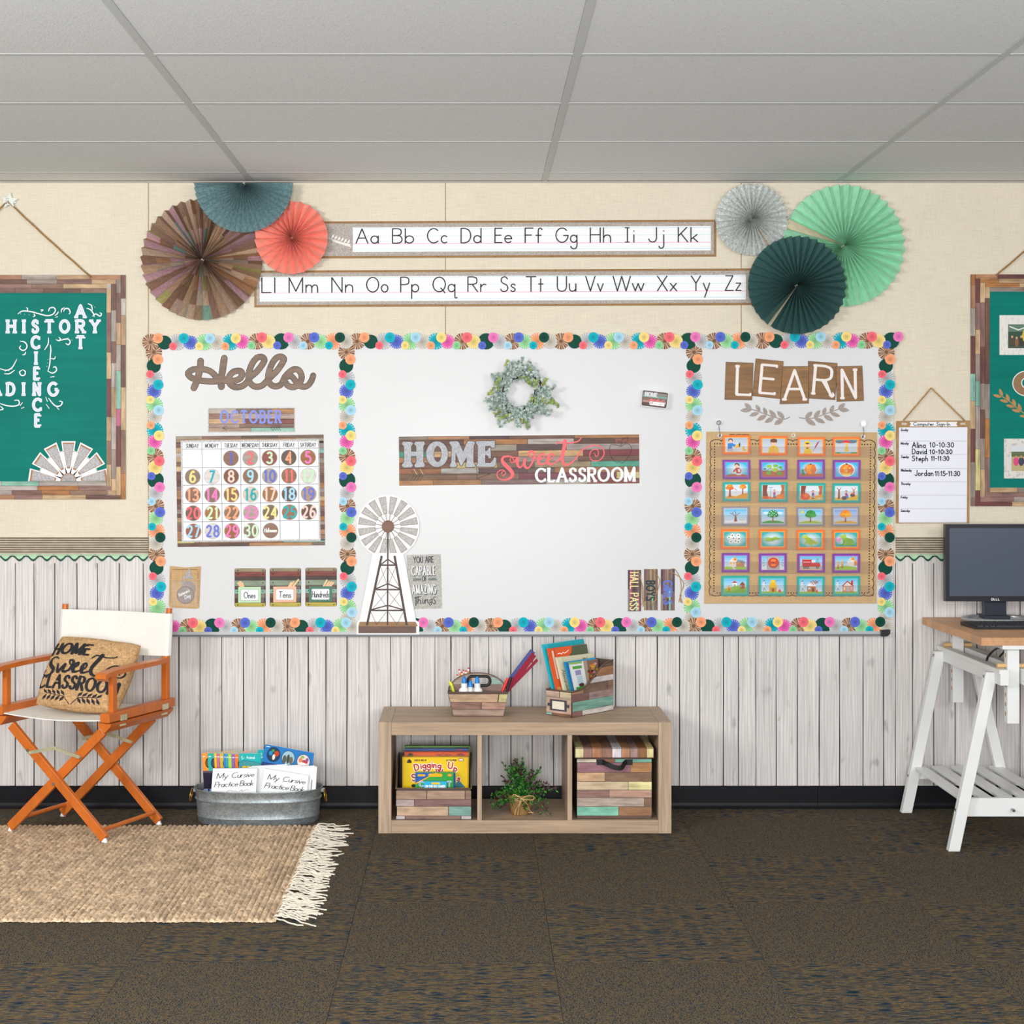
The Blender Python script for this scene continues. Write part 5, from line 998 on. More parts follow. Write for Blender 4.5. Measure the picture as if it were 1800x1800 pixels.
for x, y, gx_, gy_, w_ in ((1263.8, 743, 1265.5, 765.5, 'left'), (1517.5, 745, 1517, 767.5, 'right')):
    h = thing('magnetic_hook', 'round silver magnetic hook holding the %s corner of the pocket chart' % w_, 'hook', W(x, y + 6, DB), 'hooks of the pocket chart')
    c = W(x, y, DB); rot = lambda b: [((px_ - 0), py_, pz_) for px_, py_, pz_ in b]
    def disc(r, d0, d1, cc, n=20):
        b = MB(cc); b.slab(circ(x, y, r, n=n), DB + d1, d1 - d0); return b
    disc(6.4, 0, .006, '#ececee').build('white_disc', mat('white_plastic', '#ededed', rough=.4), h, bevel=.001)
    disc(4.6, .006, .013, '#999').build('chrome_knob', mat('dark_chrome', '#8b8c90', rough=.2, metal=.9), h, bevel=.0015)
    disc(2.2, .013, .0155, '#ddd').build('chrome_cap', mat('chrome', '#d5d6d8', rough=.15, metal=.9), h, bevel=.001)
    b = MB(); p = W(gx_, gy_, DB + .012); q0 = W(x, y + 5, DB + .006)
    b.tube(spline([q0, W(x + .3, y + 10, DB + .008), W(x + 1, y + 14, DB + .016), p + Vector((.001, 0, 0)), p + Vector((-.002, .004, -.004)), p + Vector((-.004, .002, .002))], 5), .0015, 6); b.build('wire_hook', mat('steel_wire', '#8d8f92', rough=.3, metal=.8), h, smooth=True)
# picture cards
BG = {'rain': ('#b3c3d4', '#e1e7ee', 0), 'blue': ('#22bce8', '#e0ebf2', 1), 'pale': ('#dce8f3', '#eef3f7', 0), 'sky': ('#6cc4ee', '#dbeaf2', 0), 'teal': ('#1fb4b4', '#e4eef2', 1), 'day': ('#74c2ec', '#e2eff5', 0), 'dusk': ('#8aa6d8', '#d9e0ea', 0)}
SK, HR, DK = 'f3c6a0', '6b3a22', '2b2b2b'
PERSON = lambda x, y, s, top, leg: 'e %g %g %g %g %s;e %g %g %g %g %s;p %s %g %g %g %g %g %g %g %g;r %g %g %g %g %s;r %g %g %g %g %s;e %g %g %g %g %s;e %g %g %g %g %s' % (
    x, y - 8.5 * s, 2.1 * s, 2.2 * s, HR, x, y - 7.8 * s, 1.7 * s, 1.9 * s, SK, top, x - 1.6 * s, y - 6 * s, x + 1.6 * s, y - 6 * s, x + 2.4 * s, y - 1 * s, x - 2.4 * s, y - 1 * s,
    x - 1.9 * s, y - 1.2 * s, x - .2 * s, y + 4 * s, leg, x + .2 * s, y - 1.2 * s, x + 1.9 * s, y + 4 * s, leg, x - 1.2 * s, y + 4.2 * s, 1.4 * s, .7 * s, DK, x + 1.4 * s, y + 4.2 * s, 1.4 * s, .7 * s, DK)
def crown(x, y, r, cs): return ';'.join('e %g %g %g %g %s' % (x + r * dx, y + r * dy, r * q, r * q * .85, cs[i % len(cs)]) for i, (dx, dy, q) in enumerate(((-.65, .15, .55), (.65, .15, .55), (-.35, -.35, .55), (.4, -.35, .55), (0, .1, .7), (0, -.55, .5), (-.2, .35, .45), (.35, .3, .42))))
FENCE = ';'.join('r %g 23.5 %g 26 %s' % (6.5 + i * 2, 7.2 + i * 2, 'cfc4b4') for i in range(6)) + ';' + ';'.join('r %g 23.5 %g 26 %s' % (32 + i * 2, 32.7 + i * 2, 'cfc4b4') for i in range(6))
def tree(x, ytop, ybot, w, c='a0522d'): return 'p %s %g %g %g %g %g %g %g %g;l %s %g %g %g %g %g;l %s %g %g %g %g %g' % (c, x - w * .5, ytop, x + w * .5, ytop, x + w, ybot, x - w, ybot, c, w * .5, x, ytop + 3, x - 3.5, ytop - 3, c, w * .5, x, ytop + 3, x + 3.5, ytop - 3)
EGG = lambda x, y: 'e %g %g 3.4 3.2 ffffff;e %g %g 2.6 2.5 f1f4e2;e %g %g 1.1 1.2 3a3028' % (x, y, x, y, x, y)
def house(x, y, w, h, wc, rc): return 'r %g %g %g %g %s;p %s %g %g %g %g %g %g;r %g %g %g %g %s;r %g %g %g %g %s' % (x, y, x + w, y + h, wc, rc, x - 1, y, x + w / 2, y - h * .75, x + w + 1, y, x + w * .4, y + h * .45, x + w * .62, y + h, '8a4a2a', x + w * .12, y + h * .25, x + w * .3, y + h * .55, '8fd0ea')
FIRE = lambda x, y, s: 'p f9b516 %g %g %g %g %g %g %g %g %g %g %g %g;p f26a1b %g %g %g %g %g %g %g %g' % (x - 3 * s, y + 2 * s, x - 2.5 * s, y - 2 * s, x - 1 * s, y, x, y - 4 * s, x + 1.5 * s, y - .5 * s, x + 3 * s, y + 2 * s, x - 1.5 * s, y + 2 * s, x, y - 1.5 * s, x + 1.2 * s, y + .5 * s, x + 1.6 * s, y + 2 * s)
WOLF = 'l 555 .8 8 9 10 13 7 17 10 21 8 26;l 555 .8 10 13 13 12;l 555 .7 10 21 13 26;e 9.5 11.5 2.2 1.8 d9d9dc;e 9 17 2 4 e6e6e8;l 555 .6 9 9 10 7 11 10'
CARDS = [
 ('boy in blue pulling on yellow boots', 'rain', 'e 14 9.5 4.4 3.8 %s;e 14 11.5 3.4 3.4 %s;p 1d7fd0 9 15 16 14 25 18 24 21 17 20 17 26 9 26;e 15 27 8 2.6 b9bcc4;e 23 27 6 1.8 d6d8de;p f4c21c 22 19 29 16 32 22 24 23;e 30.5 17.5 1.4 4 333;p f4c21c 36 20 39.5 20 40 25 43 27 43 28.5 36 28.5' % (HR, SK)),
 ('boy buttoning a yellow coat', 'rain', 'p f2c31d 16 30 17 21 22 17.5 29 17.5 34 22 35 30;e 25.5 10 6 5 %s;e 25.5 13 4.6 4.8 %s;e 25.5 8.3 6.3 3.6 %s;e 27 24 2 1.6 %s;l c99a10 .5 25.5 18 25.5 29;e 30 28 2 1.6 %s' % (HR, SK, HR, SK, SK)),
 ('child in yellow hood with red umbrella', 'rain', 'p f5cf1e 11 30 13 22 18 19 24 22 27 30;e 17.5 14 6.6 7.2 f5cf1e;e 18 14.8 4.2 4.6 %s;e 18 11.8 3.6 1.5 %s;p c8202f 41 6.5 36 10 31 19 32.5 20.5;l 7a2a1a .6 32 20 29 25;e 28.5 26 1.8 1.6 %s' % (SK, HR, SK)),
 ('small figure under a red umbrella in rain', 'rain', 'r 5 5 45 8 7d929c;e 13 9 8 2.6 5f7680;e 35 9 9 2.8 5f7680;r 5 27.5 45 30 2f9a4a;r 14 28 33 30 5fc3e0;p f2c81e 23.5 15 27.5 15 29 26 22.5 26;e 25.5 13 2.2 2.4 f2c81e;e 25 13.4 1.4 1.6 %s;p e02a2f 16 11 18 7.5 25 5.6 31 8 33 11.5 25 10.4;r 23.5 26 25 28.4 f2c81e;r 26 26 27.6 28.4 f2c81e' % SK),
 ('boy in red shirt planting seeds', 'blue', 'p b5623a 5 28 15 26 36 26 45 28 45 30 5 30;e 26 9.5 4.4 3.6 %s;e 25.5 11.6 3.2 3.2 %s;p c3212d 23 15 30 14 34 20 31 25 25 25;p f4efe2 27 17 31 16.5 32 22 28 22.5;l c3212d 2.4 24 17 19 22;l %s 1.4 19 22 16 26;e 29 26 5 1.8 d8d8d8;l 444 .6 10 28 16 25.5 22 27' % (HR, SK, SK)),
 ('green pumpkin vine sprouting from soil', 'blue', 'r 5 20 45 30 c0683c;r 5 19.6 45 21 8e4a2a;l 3d7a2c .9 12 21 20 15 27 18 35 13 41 18;e 18 12 4.5 3 9ccf3c;e 29 11 4.6 2.6 7ec23a;e 38 13.5 3.6 1.8 5cab3c;e 28 18 5.6 4 b5d848;e 17 23 4.6 3.8 6dbb46;e 36 24.5 4.6 3.2 58a83c;e 10 16.5 2.2 1.2 2f6a44'),
 ('whole orange pumpkin on soil', 'blue', 'r 5 25 45 30 c0683c;e 24 17.5 10.5 9.6 e2601c;e 20 17 4.6 9 f48a24;e 24.5 17 4.2 9.4 fba22c;e 29 17.4 4.6 9 ee7a22;e 18 16 2.4 7 f9a838;p 2c5c2c 22.5 9.5 23 6.5 25.5 7.6 26 9.6;e 10 20 2.6 2.6 3f9e4c;e 11 25 2.8 3.2 2f8e48;l 3f9e4c .6 35 25 38 22 42 22.5'),
 ('carved jack o lantern face', 'blue', 'e 25 18 14.4 12.2 f4f6f6;e 25 18 12.6 10.6 e25a1e;e 19 18 5 9.6 f4882a;e 25 18 5 10.2 f9a030;e 31 18 5 9.6 ef7424;p 2c5c2c 23 8.5 23.6 5.6 26.8 7 26.8 9;p fbe04a 17.5 15.5 22 13 22.6 16.6;p fbe04a 33 14 29 13.4 29 17;p fbe04a 25 18 27 21 23.4 21;p fbe04a 16.5 22 20 24.6 24 25 29 24.6 33.6 21.4 31 27 25 28.4 19 27'),
 ('two autumn trees dropping orange leaves', 'pale', 'p e8a21c 5 27 14 24.5 25 26 36 21 45 19.5 45 30 5 30;' + tree(13, 14, 27, 2.2) + ';' + tree(36, 12, 22, 1.4) + ';' + crown(12.5, 10, 6.2, ('f28c1e', 'e8641c', 'f6a42c')) + ';' + crown(36.5, 8.6, 5.4, ('f6a42c', 'f28c1e')) + ';l d8401c .9 21 12 26 15;e 24 19 .7 .7 d8401c;e 29 24 .7 .7 b5401c'),
 ('child raking leaves between two tree trunks', 'pale', 'p 8a4224 6 5 15 5 13.5 15 16 26 6 26;p c06a34 38 5 45 5 44.5 22 37.5 22 40 12;p ef7a1e 5 25.5 16 25 25 27 34 22 45 20 45 30 5 30;e 12 28 5 1.4 d8521c;e 36 26 6 2.6 f6962c;' + PERSON(27, 23, .95, 'c23a9c', '2b8cc8') + ';l 3f6a3f .7 20.5 27 20.5 12;l 6a6a6a .9 17.5 9.5 23.5 9.5'),
 ('child beside a big leaf pile', 'pale', 'p 8a4224 7 5 16 5 14 15 15 26 6 26;p c06a34 37 5 45 5 44 21 37.5 21 39.5 12;p f2b01c 5 26 45 21 45 30 5 30;e 14 24 8.6 6.4 e2501c;e 16 22.5 5 3.6 f2762c;' + PERSON(28, 23.5, 1, '7a4aa0', '58b4dc') + ';e 39 27 3.8 1.8 d8c8c0;l c8c8cc .8 29 17 34 23;p f2a01c 34 26 40 20.5 45 19 45 25'),
 ('child kneeling with dark leaf bags', 'pale', 'p f2be1c 5 25.5 22 27 45 20.5 45 30 5 30;' + tree(12, 11, 28, 2.2) + ';' + tree(38, 11, 21, 1.9, 'd07a3c') + ';e 36 21.5 4.4 3 3a3c44;e 36 19 3.4 1.6 e2641c;e 21.5 26.4 5 3.4 4a4c56;p c23a9c 22 18 26 17 28.6 22 24 24;p 2b8cc8 24 23 28.6 21.6 28.8 27 25.4 27;e 24.6 14.4 1.9 1.9 %s;e 24.4 15.2 1.5 1.5 %s' % (HR, SK)),
 ('bare tree in a snowy field', 'sky', 'p eef2f6 5 25.6 20 25 45 26 45 30 5 30;' + FENCE + ';p 8f4e3a 24 17 26 17 28 27.5 22 27.5;l 8f4e3a 1.2 25 19 20 14 15.5 12.5;l 8f4e3a 1.1 25 18 31 13 33.5 12.5;l 8f4e3a 1.1 25 18 25.4 12 22.5 7.5;l 8f4e3a .8 20 14 20 10'),
 ('green tree with white blossoms', 'sky', 'e 12 11 5 2.4 d4ebf4;e 38 11 5 2.4 d4ebf4;' + FENCE + ';p 3fa43c 5 27.5 18 25 32 25 45 27.5 45 30 5 30;' + tree(25, 18, 27.5, 1.6) + ';' + crown(25, 13.6, 8.6, ('159a4c', '0f8a44')) + ';' + ';'.join('e %g %g .9 .9 f4faf4' % p for p in ((19, 12), (22, 8.5), (26, 7), (30, 9), (31, 14), (27, 12), (23, 15), (19, 16.5), (28, 17), (24, 11)))),
 ('leafy green tree beside a yellow sun', 'sky', 'e 10.5 9 2.8 2.8 f8c81c;' + FENCE + ';p a4c83c 5 27.5 18 25.4 32 25.4 45 27.5 45 30 5 30;' + tree(25, 18, 27.5, 1.6) + ';' + crown(25.5, 13.6, 8.6, ('1f9a3c', '2fae44', '158a34')) + ';' + ';'.join('e %g %g .8 .8 a2743c' % p for p in ((20, 12), (23, 9), (29, 9.4), (31, 14), (26, 15)))),
 ('orange autumn tree on yellow grass', 'dusk', FENCE + ';p dcae3c 5 27.5 18 25.4 32 25.4 45 27.5 45 30 5 30;' + tree(25, 18, 27.5, 1.6) + ';' + crown(25, 13.6, 8.8, ('f59a1e', 'f9b52c', 'f2861c'))),
 ('cluster of frog eggs', 'teal', ';'.join(EGG(*p) for p in ((14, 15), (20, 11), (31, 11), (22, 16), (32, 17), (17.5, 22), (26, 21), (31, 22.5)))),
 ('green tadpole', 'teal', 'p 8fc83a 18 16 26 15 32 13.4 36 15.6 42 15 37 18.5 30 19 24 21 18 20.6;e 16 17.6 6.4 3.6 a5d03c;e 30 15.6 4.6 2.4 9ccc3c;e 11.5 17 1.3 1.5 fff;e 11.3 17 .8 1 222;l 4f8a24 .5 12 20 20 21.5 28 19'),
 ('young frog with a tail', 'teal', 'p b0c92c 10 12 15 9.6 20 12 30 18 36 21.5 43 24 36 24.6 31 25 22 26 17 23 16 18;e 14.5 12 4.6 3.4 c0d434;e 26 21 6 4 a6c22c;l a6c22c 1.8 17 21 14 26;l a6c22c 1.8 24 25 28 28;e 13 10.4 1.3 1.4 fff;e 13 10.4 .8 .9 222'),
 ('adult frog beside a pink flower', 'teal', 'e 26 27 16 2 3f9e5c;e 11 17 4.6 4 ee8fd0;e 11 15.6 2.6 3 f7b8e0;p 8cc43a 16 13 24 13 34 16 41 24 36 27 20 27 19 20;e 20 11.6 5.6 4 a5d03c;e 32 21 7 5 7ab836;l 5a9a34 1.8 22 20 19 26;e 18.5 9.2 1.6 1.6 fff;e 18.5 9.2 .9 .9 222'),
 ('house with flames on the roof', 'day', 'p 9ccc3c 5 25 20 23.5 45 25 45 30 5 30;p d6dce4 18 24 21 24 26 30 21 30;p f0e6dc 13 16 20 8 27 14 27 25 13 25;r 26 17 41 25 c08a5c;p 8c8f9c 25 17 29 12 40 14 43 19;' + FIRE(24, 11, 1.3) + ';' + FIRE(31, 18, .9) + ';r 15 17 18 20 f9b516;r 21 17 24 20 f9b516'),
 ('round red alarm bell', 'day', 'r 14.5 5.6 37 29.4 a79f98;r 15.5 6.6 36 28.4 bdb6b0;e 26 17.4 9.8 9.6 b51e1c;e 26 17 8.6 8.4 e0381e;e 26 13.2 5 2.4 f9882c;e 26 21.4 5 2.4 f9882c;e 26 17 2 1.8 a01a1a;l 1a3a6a .7 7.5 12 10.5 14;l 1a3a6a .7 7 17.5 10 17.5;l 1a3a6a .7 7.5 23 10.5 21;l 1a3a6a .7 44 12 41 14;l 1a3a6a .7 44.5 17.5 41.5 17.5;l 1a3a6a .7 44 23 41 21'),
 ('red fire truck with ladder', 'day', 'r 5 24.5 45 30 b9b9bd;r 5 28.6 45 30 e8c83c;r 5 22.6 45 24.6 a4cc5c;r 9 12 26 24 d8222e;r 9 10 26 12 8c1c24;p eef2f6 26 12 38 12 38 18 26 18;p d8222e 26 17 40 17 42 20 42 24 26 24;p 6cc4e8 33 11 39 11 40 17 33 17;l f4f4f4 .6 10 11 25 11;r 11 15 24 16.4 f2d0d0;r 11 18.4 24 19.6 8c1c24;' + ';'.join('e %g 25.4 2.5 2.5 222;e %g 25.4 1.1 1.1 d0d0d4' % (x, x) for x in (13.5, 19, 36.5)) + ';r 35 9.6 38 11 d8222e'),
 ('firefighters hosing a burning house', 'day', 'p 9ccc3c 5 24 25 22 45 25 45 30 5 30;p f0e6dc 27 13 34 7 41 12 41 22 27 22;r 39 12 45 22 d8a06c;' + FIRE(37, 9, 1.3) + ';' + FIRE(42, 16, .9) + ';l 7cc4ec 1.2 17 16 24 14 33 12;' + PERSON(10.5, 23, .85, 'f0b41c', 'c8841c') + ';' + PERSON(18, 22, .85, 'f0b41c', 'c8841c') + ';e 10.5 15 2 1.2 f2c81c;e 18 14 2 1.2 f2c81c'),
 ('three small houses on green hills', 'day', 'p 8fc43a 5 22 16 21 26 17 36 18 45 20 45 30 5 30;p 74b434 5 26 22 27 34 22 45 25 45 30 5 30;' + house(20, 12.6, 8, 5.4, 'f2efe8', 'c23a2a') + ';' + house(34, 15.6, 8.4, 7, 'b5623a', '8e4426') + ';p f2c02c 9.5 25 14 15.5 18.5 25;r 11 20 17 26 e0a01c;r 13 22.6 15 26 8a5a1c'),
 ('yellow straw house on green grass', 'day', 'r 5 27 45 30 8fc43a;' + WOLF + ';p f0be1e 18 18 22 11 30 11 34 18;e 26 9.4 4.4 3 f6cc2c;r 19.4 18 32.6 27.6 e2a81c;e 26 18.4 8.4 2 f6cc2c;p 8a5a1c 24 27.6 24 22.6 26 20.8 28 22.6 28 27.6;l 8a6a2c .7 30 9.4 36 7.6;e 38 24 1.8 1.8 f4a4a8;p d8303c 36 24.6 40 24.6 40.6 28 35.6 28'),
 ('stick house losing its roof', 'day', 'r 5 27 45 30 8fc43a;' + WOLF + ';r 18 17.5 34 27.4 c8824c;p f4f6fa 17 17.5 22 11 31 11 35 17.5;' + ';'.join('l a8502c .9 %g %g %g %g' % p for p in ((22, 13, 30, 6.4), (25, 14, 34, 8), (28, 15, 38, 10), (24, 9, 31, 15), (29, 7, 34, 14), (33, 6.6, 37.6, 12.6), (31, 12, 41, 7))) + ';r 20 19.4 24 23 bfe4f4;r 27 20 31 27.4 7a4424;e 36 24 1.8 2 f4a4a8;r 34.4 25 37.6 28 d8303c'),
 ('red brick house with a triangular gable', 'day', 'r 5 27 45 30 8fc43a;' + WOLF + ';r 33.5 7.6 37.5 15 c2452f;p c2452f 16.5 17.6 27 8 39.6 17.6;p f0e4dc 20 17 27 10.6 35.6 17;r 19 17.4 37.4 27.6 dc9c84;r 20 19 23.6 25 f6d8a0;r 25.8 18.6 30.4 27.6 b7c2cc;r 32.4 19 36.4 25 f2b0a4;l c2452f .7 19 17.4 19 27.6 37.4 27.6 37.4 17.4;p 7cc4e4 24.4 15 27 12.8 29.6 15'),
]
def qd4(a, b, c, d): return [(a, b), (c, b), (c, d), (a, d)]
R5 = lambda q: Z(q, 5.294, 1240, 610); R0 = lambda q: Z(q, 5, 1230, 880)
CQ = [R5(qd4(*q)) for q in ((160, 821, 418, 1000), (502, 828, 762, 1008), (857, 838, 1113, 1015), (1183, 838, 1438, 1016), (160, 1048, 419, 1230), (502, 1048, 762, 1232), (855, 1048, 1112, 1230), (1185, 1050, 1443, 1232), (160, 1256, 418, 1436), (500, 1260, 762, 1441), (854, 1266, 1117, 1448), (1180, 1268, 1443, 1450), (153, 1484, 405, 1662), (500, 1488, 755, 1666), (848, 1490, 1105, 1667), (1175, 1488, 1433, 1667))] \
   + [R0(qd4(*q)) for q in ((189, 250, 433, 425), (521, 250, 762, 428), (852, 258, 1097, 432), (1166, 256, 1408, 430), (192, 460, 435, 630), (521, 464, 765, 632), (857, 465, 1098, 633), (1167, 465, 1409, 635), (190, 661, 432, 838), (519, 662, 760, 838), (855, 666, 1098, 840), (1167, 665, 1410, 839))]
SET = [('#f9731f', '#fca338', 'orange'), ('#7c36a2', '#a857bc', 'purple'), ('#10a79f', '#4fc0b4', 'teal'), ('#8c8d9a', '#bcc0ca', 'grey'), ('#f9731f', '#fca338', 'orange'), ('#7c36a2', '#a857bc', 'purple'), ('#10a79f', '#4fc0b4', 'teal')]
CDM = mat('card_print', attr=True, rough=.4, spec=.4)
def draw(a, s):
    for op in s.split(';'):
        w = op.split()
        if not w: continue
        if w[0] == 'e': x, y, rx, ry = map(float, w[1:5]); a.ell(x, y, rx, ry, w[5], 14)
        elif w[0] == 'r': a.rect(*map(float, w[1:5]), w[5])
        elif w[0] == 'p': v = list(map(float, w[2:])); a.P(list(zip(v[::2], v[1::2])), w[1])
        elif w[0] == 'l': v = list(map(float, w[3:])); a.line(list(zip(v[::2], v[1::2])), float(w[2]), w[1])
for i, (lab, bg, art) in enumerate(CARDS):
    r = i // 4; oc, ic, on = SET[r]; q = CQ[i]; q = [(x + R.uniform(-.4, .4), y + (-.5 if j in (1,) and i % 3 == 0 else 0)) for j, (x, y) in enumerate(q)]
    t = thing('picture_card', '%s bordered picture card showing a %s' % (on, lab) if lab[0] not in 'aeiou' or True else '', 'picture card', W(q[3][0] + 25, q[3][1], DB + .008), 'picture cards in the pocket chart')
    if lab.split()[0] in ('two', 'three', 'firefighters', 'orange'): t['label'] = '%s bordered picture card showing %s' % (on, lab)
    if lab.split()[0] == 'adult': t['label'] = '%s bordered picture card showing an %s' % (on, lab)
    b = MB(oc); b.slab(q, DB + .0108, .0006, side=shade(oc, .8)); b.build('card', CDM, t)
    a = Art(fn=quadfn(q, 50, 35, DB + .0109), eps=.00004)
    a.P(rrect(3.2, 3.2, 46.8, 31.8, 1.2), ic); c1, c2, rad = BG[bg]; c1, c2 = lin(c1), lin(c2); mix = lambda f: tuple(x * (1 - f) + y * f for x, y in zip(c1, c2))
    if rad:
        a.rect(5, 5, 45, 30, c1)
        for k in range(5): f = 1 - k / 5; a.ell(25, 17.5, 6 + 14 * f, 5 + 7.5 * f, mix(1 - f * .8), 20)
    else:
        for k in range(6): a.rect(5, 5 + k * 25 / 6, 45, 5 + (k + 1) * 25 / 6, mix(k / 5), k > 0)
    draw(a, art); a.build('picture', CDM, t)
# ================================================================ sign-in chart
t = thing('sign_in_chart', 'kraft framed weekly sign-in chart with handwriting, hanging on twine beside the whiteboard', 'chart', W(1640, 919, 0))
b = MB(); b.slab([(1575.5, 740), (1705, 739), (1703.5, 919.5), (1575, 920)], .004, .003); b.build('kraft_board', mat('kraft_wood_print', '#a98353', rough=.6, layers=(('s', (60, 60, 12), .25, 4), ('n', 30, .15))), t)
b = MB('#f2f2f5'); b.slab([(1599, 741.5), (1683, 741.5), (1681, 745.5), (1683, 749.5), (1599, 749.5), (1601, 745.5)], .0047, .0006); b.build('header_panel', PAPER, t)
b = MB('#ecedf6'); b.slab([(1580.2, 751.3), (1700.5, 751), (1699.3, 918.6), (1579.8, 918.6)], .0047, .0006); b.build('writing_sheet', mat('sheet_paper', '#e9eaf4', rough=.45), t)
a = Art(d=.0048)
a.text('Computer Sign-In', 1606, 748, 5.6, '#1d1c22', 1.0, fit=63.5, gap=.26)
for s_, x_ in ((1, 1586), (-1, 1696)):
    for k in range(4): xx = x_ + s_ * k * 2.3; a.line([(xx - s_, 743.6), (xx + s_, 745), (xx - s_, 746.6)], .9, '#efe9de')
for y in (775.4, 799.2, 823.4, 846.8, 870.4, 894.2): a.line([(1582, y), (1699, y)], .45, '#a9aab5', False)
for k, w in enumerate(('Sunday', 'Monday', 'Tuesday', 'Wednesday', 'Thursday', 'Friday', 'Saturday')): a.text(w, 1583, 757.5 + 23.7 * k, 4, '#2a2832', .9, fit=(13, 14, 14, 19, 17, 12, 16)[k], gap=.14, slant=.25)
for w, x, y, h, f in (('Alina', 1603.5, 787, 9.6, 23), ('10-10:30', 1634.5, 786, 8, 42), ('David', 1603.5, 797.8, 8.6, 25), ('10-10:30', 1634.5, 797.6, 7, 39), ('Steph', 1603.5, 810, 8.6, 27), ('11-11:30', 1637, 809.5, 7.4, 31), ('Jordan', 1608.5, 836.3, 9.6, 31.5), ('11:15-11:30', 1644, 836.5, 8.2, 43)):
    a.text(w, x, y, h, '#17161b', 1.5, fit=f, gap=.28)
a.build('handwriting', PAPER, t)
b = MB()
cord(b, lerp_pts(W(1588, 739, .007), W(1636.7, 682, .009), 8) + lerp_pts(W(1636.7, 682, .009), W(1695, 739, .007), 8)[1:], .0013, 3, .0022); b.build('hanging_twine', mat('light_twine', '#bc915c', rough=.9, layers=(('n', 400, .3, 2),)), t, smooth=True)
b = MB(); p = W(1636.7, 683, 0); b.tube([(p[0], 0, p[2] + .002), (p[0], -.014, p[2] + .003)], .0022, 8); b.build('pin', mat('brass_pin', '#b98c4a', rough=.35, metal=.7), t)
# ================================================================ low bench shelf
def hit(px, py, P0, N):
    o = Vector((0, -D, EYE)); d = W(px, py, 0) - o; t = (Vector(P0) - o).dot(Vector(N)) / d.dot(Vector(N)); return o + d * t
OAKH = mat('grey_oak_across', '#b49a80', rough=.5, spec=.35, layers=(('s', (3.5, 60, 75), .2, 5), ('n', (2.5, 30, 34), .2, 4), ('n', (9, 120, 160), .12)))
OAKV = mat('grey_oak_upright', '#b8a087', rough=.5, spec=.35, layers=(('s', (60, 60, 3.5), .2, 5), ('n', (30, 30, 2.5), .18, 4), ('n', (120, 120, 9), .12)))
BX0, BX1, BF, BB, BZ = -.363, .771, .446, .058, .43
t = thing('storage_bench', 'low grey oak cubby bench with three open compartments under the whiteboard', 'bench', ((BX0 + BX1) / 2, -.25, 0))
for x0, x1 in ((BX0, BX0 + .05), (BX1 - .05, BX1)):
    b = MB(); b.box((x0, -BF, 0), (x1, -BB, BZ)); b.build('side_panel', OAKV, t, bevel=.0008)
b = MB(); b.box((BX0 + .0505, -BF + .001, .38), (BX1 - .0505, -BB, BZ - .0005)); b.build('top_panel', OAKH, t, bevel=.0008)
b = MB(); b.box((BX0 + .0505, -BF + .001, 0), (BX1 - .0505, -BB, .05)); b.build('bottom_panel', OAKH, t, bevel=.0008)
for x in (.0286, .3778):
    b = MB(); b.box((x - .009, -BF + .003, .05), (x + .009, -BB, .38)); b.build('divider', OAKV, t, bevel=.0006)
BIN = mat('bin_print', attr=True, rough=.42, spec=.45, layers=(('s', (7, 7, 190), .32, 4), ('n', (16, 16, 60), .28)))
BINV = mat('bin_print_upright', attr=True, rough=.42, spec=.45, layers=(('s', (190, 7, 7), .32, 4), ('n', (60, 16, 16), .28)))
BINB = mat('brown_bin_board', '#54423a', rough=.6)
def wall_plank(b_, fn, s0, s1, z0, z1, top=None, n=10, th=.0012, nrm=(0, -1, 0)):
    """a printed plank on an upright face; fn(s,z)->point; top(s): highest z there"""
    ss = [s0 + (s1 - s0) * i / n for i in range(n + 1)] if top else [s0, s1]
    up = [(s, min(z1, top(s)) if top else z1) for s in ss]; up = [(s, z) for s, z in up if z > z0 + .0006]
    if len(up) < 2: return False
    pts = [fn(up[0][0], z0)] + [fn(s, z) for s, z in up] + [fn(up[-1][0], z0)]
    nv = Vector(nrm) * th; b_.prism([p + nv for p in pts], -nv); return True
# ---- caddy on the bench
cd = .31; sc_ = F / (D - cd); cX = lambda px: (px - CXP) / sc_
t = thing('tool_caddy', 'small plank print caddy with arched divider and black handle, standing on the bench', 'caddy', (cX(840), -.235, BZ))
def tub4(b, lo, hi, z0, z1, w):
    (a, c, e, g), (h, i, j, k) = lo, hi   # x0,x1,y0,y1
    def ring(x0, x1, y0, y1, z): return [(x0, y0, z), (x1, y0, z), (x1, y1, z), (x0, y1, z)]
    V = ring(a, c, e, g, z0) + ring(h, i, j, k, z1) + ring(h + w, i - w, j + w, k - w, z1) + ring(a + w, c - w, e + w, g - w, z0 + w)
    Fs = [(3, 2, 1, 0), (12, 13, 14, 15)]
    for r in range(3): Fs += [(r * 4 + q, r * 4 + (q + 1) % 4, r * 4 + 4 + (q + 1) % 4, r * 4 + 4 + q) for q in range(4)]
    b.mesh(V, Fs)
x0, x1, u0, u1 = cX(796.5), cX(885), cX(787), cX(893.5)
b = MB('#54423a'); tub4(b, (x0, x1, -.30, -.185), (u0, u1, -.31, -.16), BZ + .0005, .5275, .003); b.build('tray', BINB, t)
fc = lambda s, z: Vector((x0 + (u0 - x0) * (z - BZ) / .0975 + s * ((x1 - x0) + ((u1 - u0) - (x1 - x0)) * (z - BZ) / .0975), -.30 - .01 * (z - BZ) / .0975 - .0008, z))
zz = lambda y: EYE + (CYP - y) / sc_
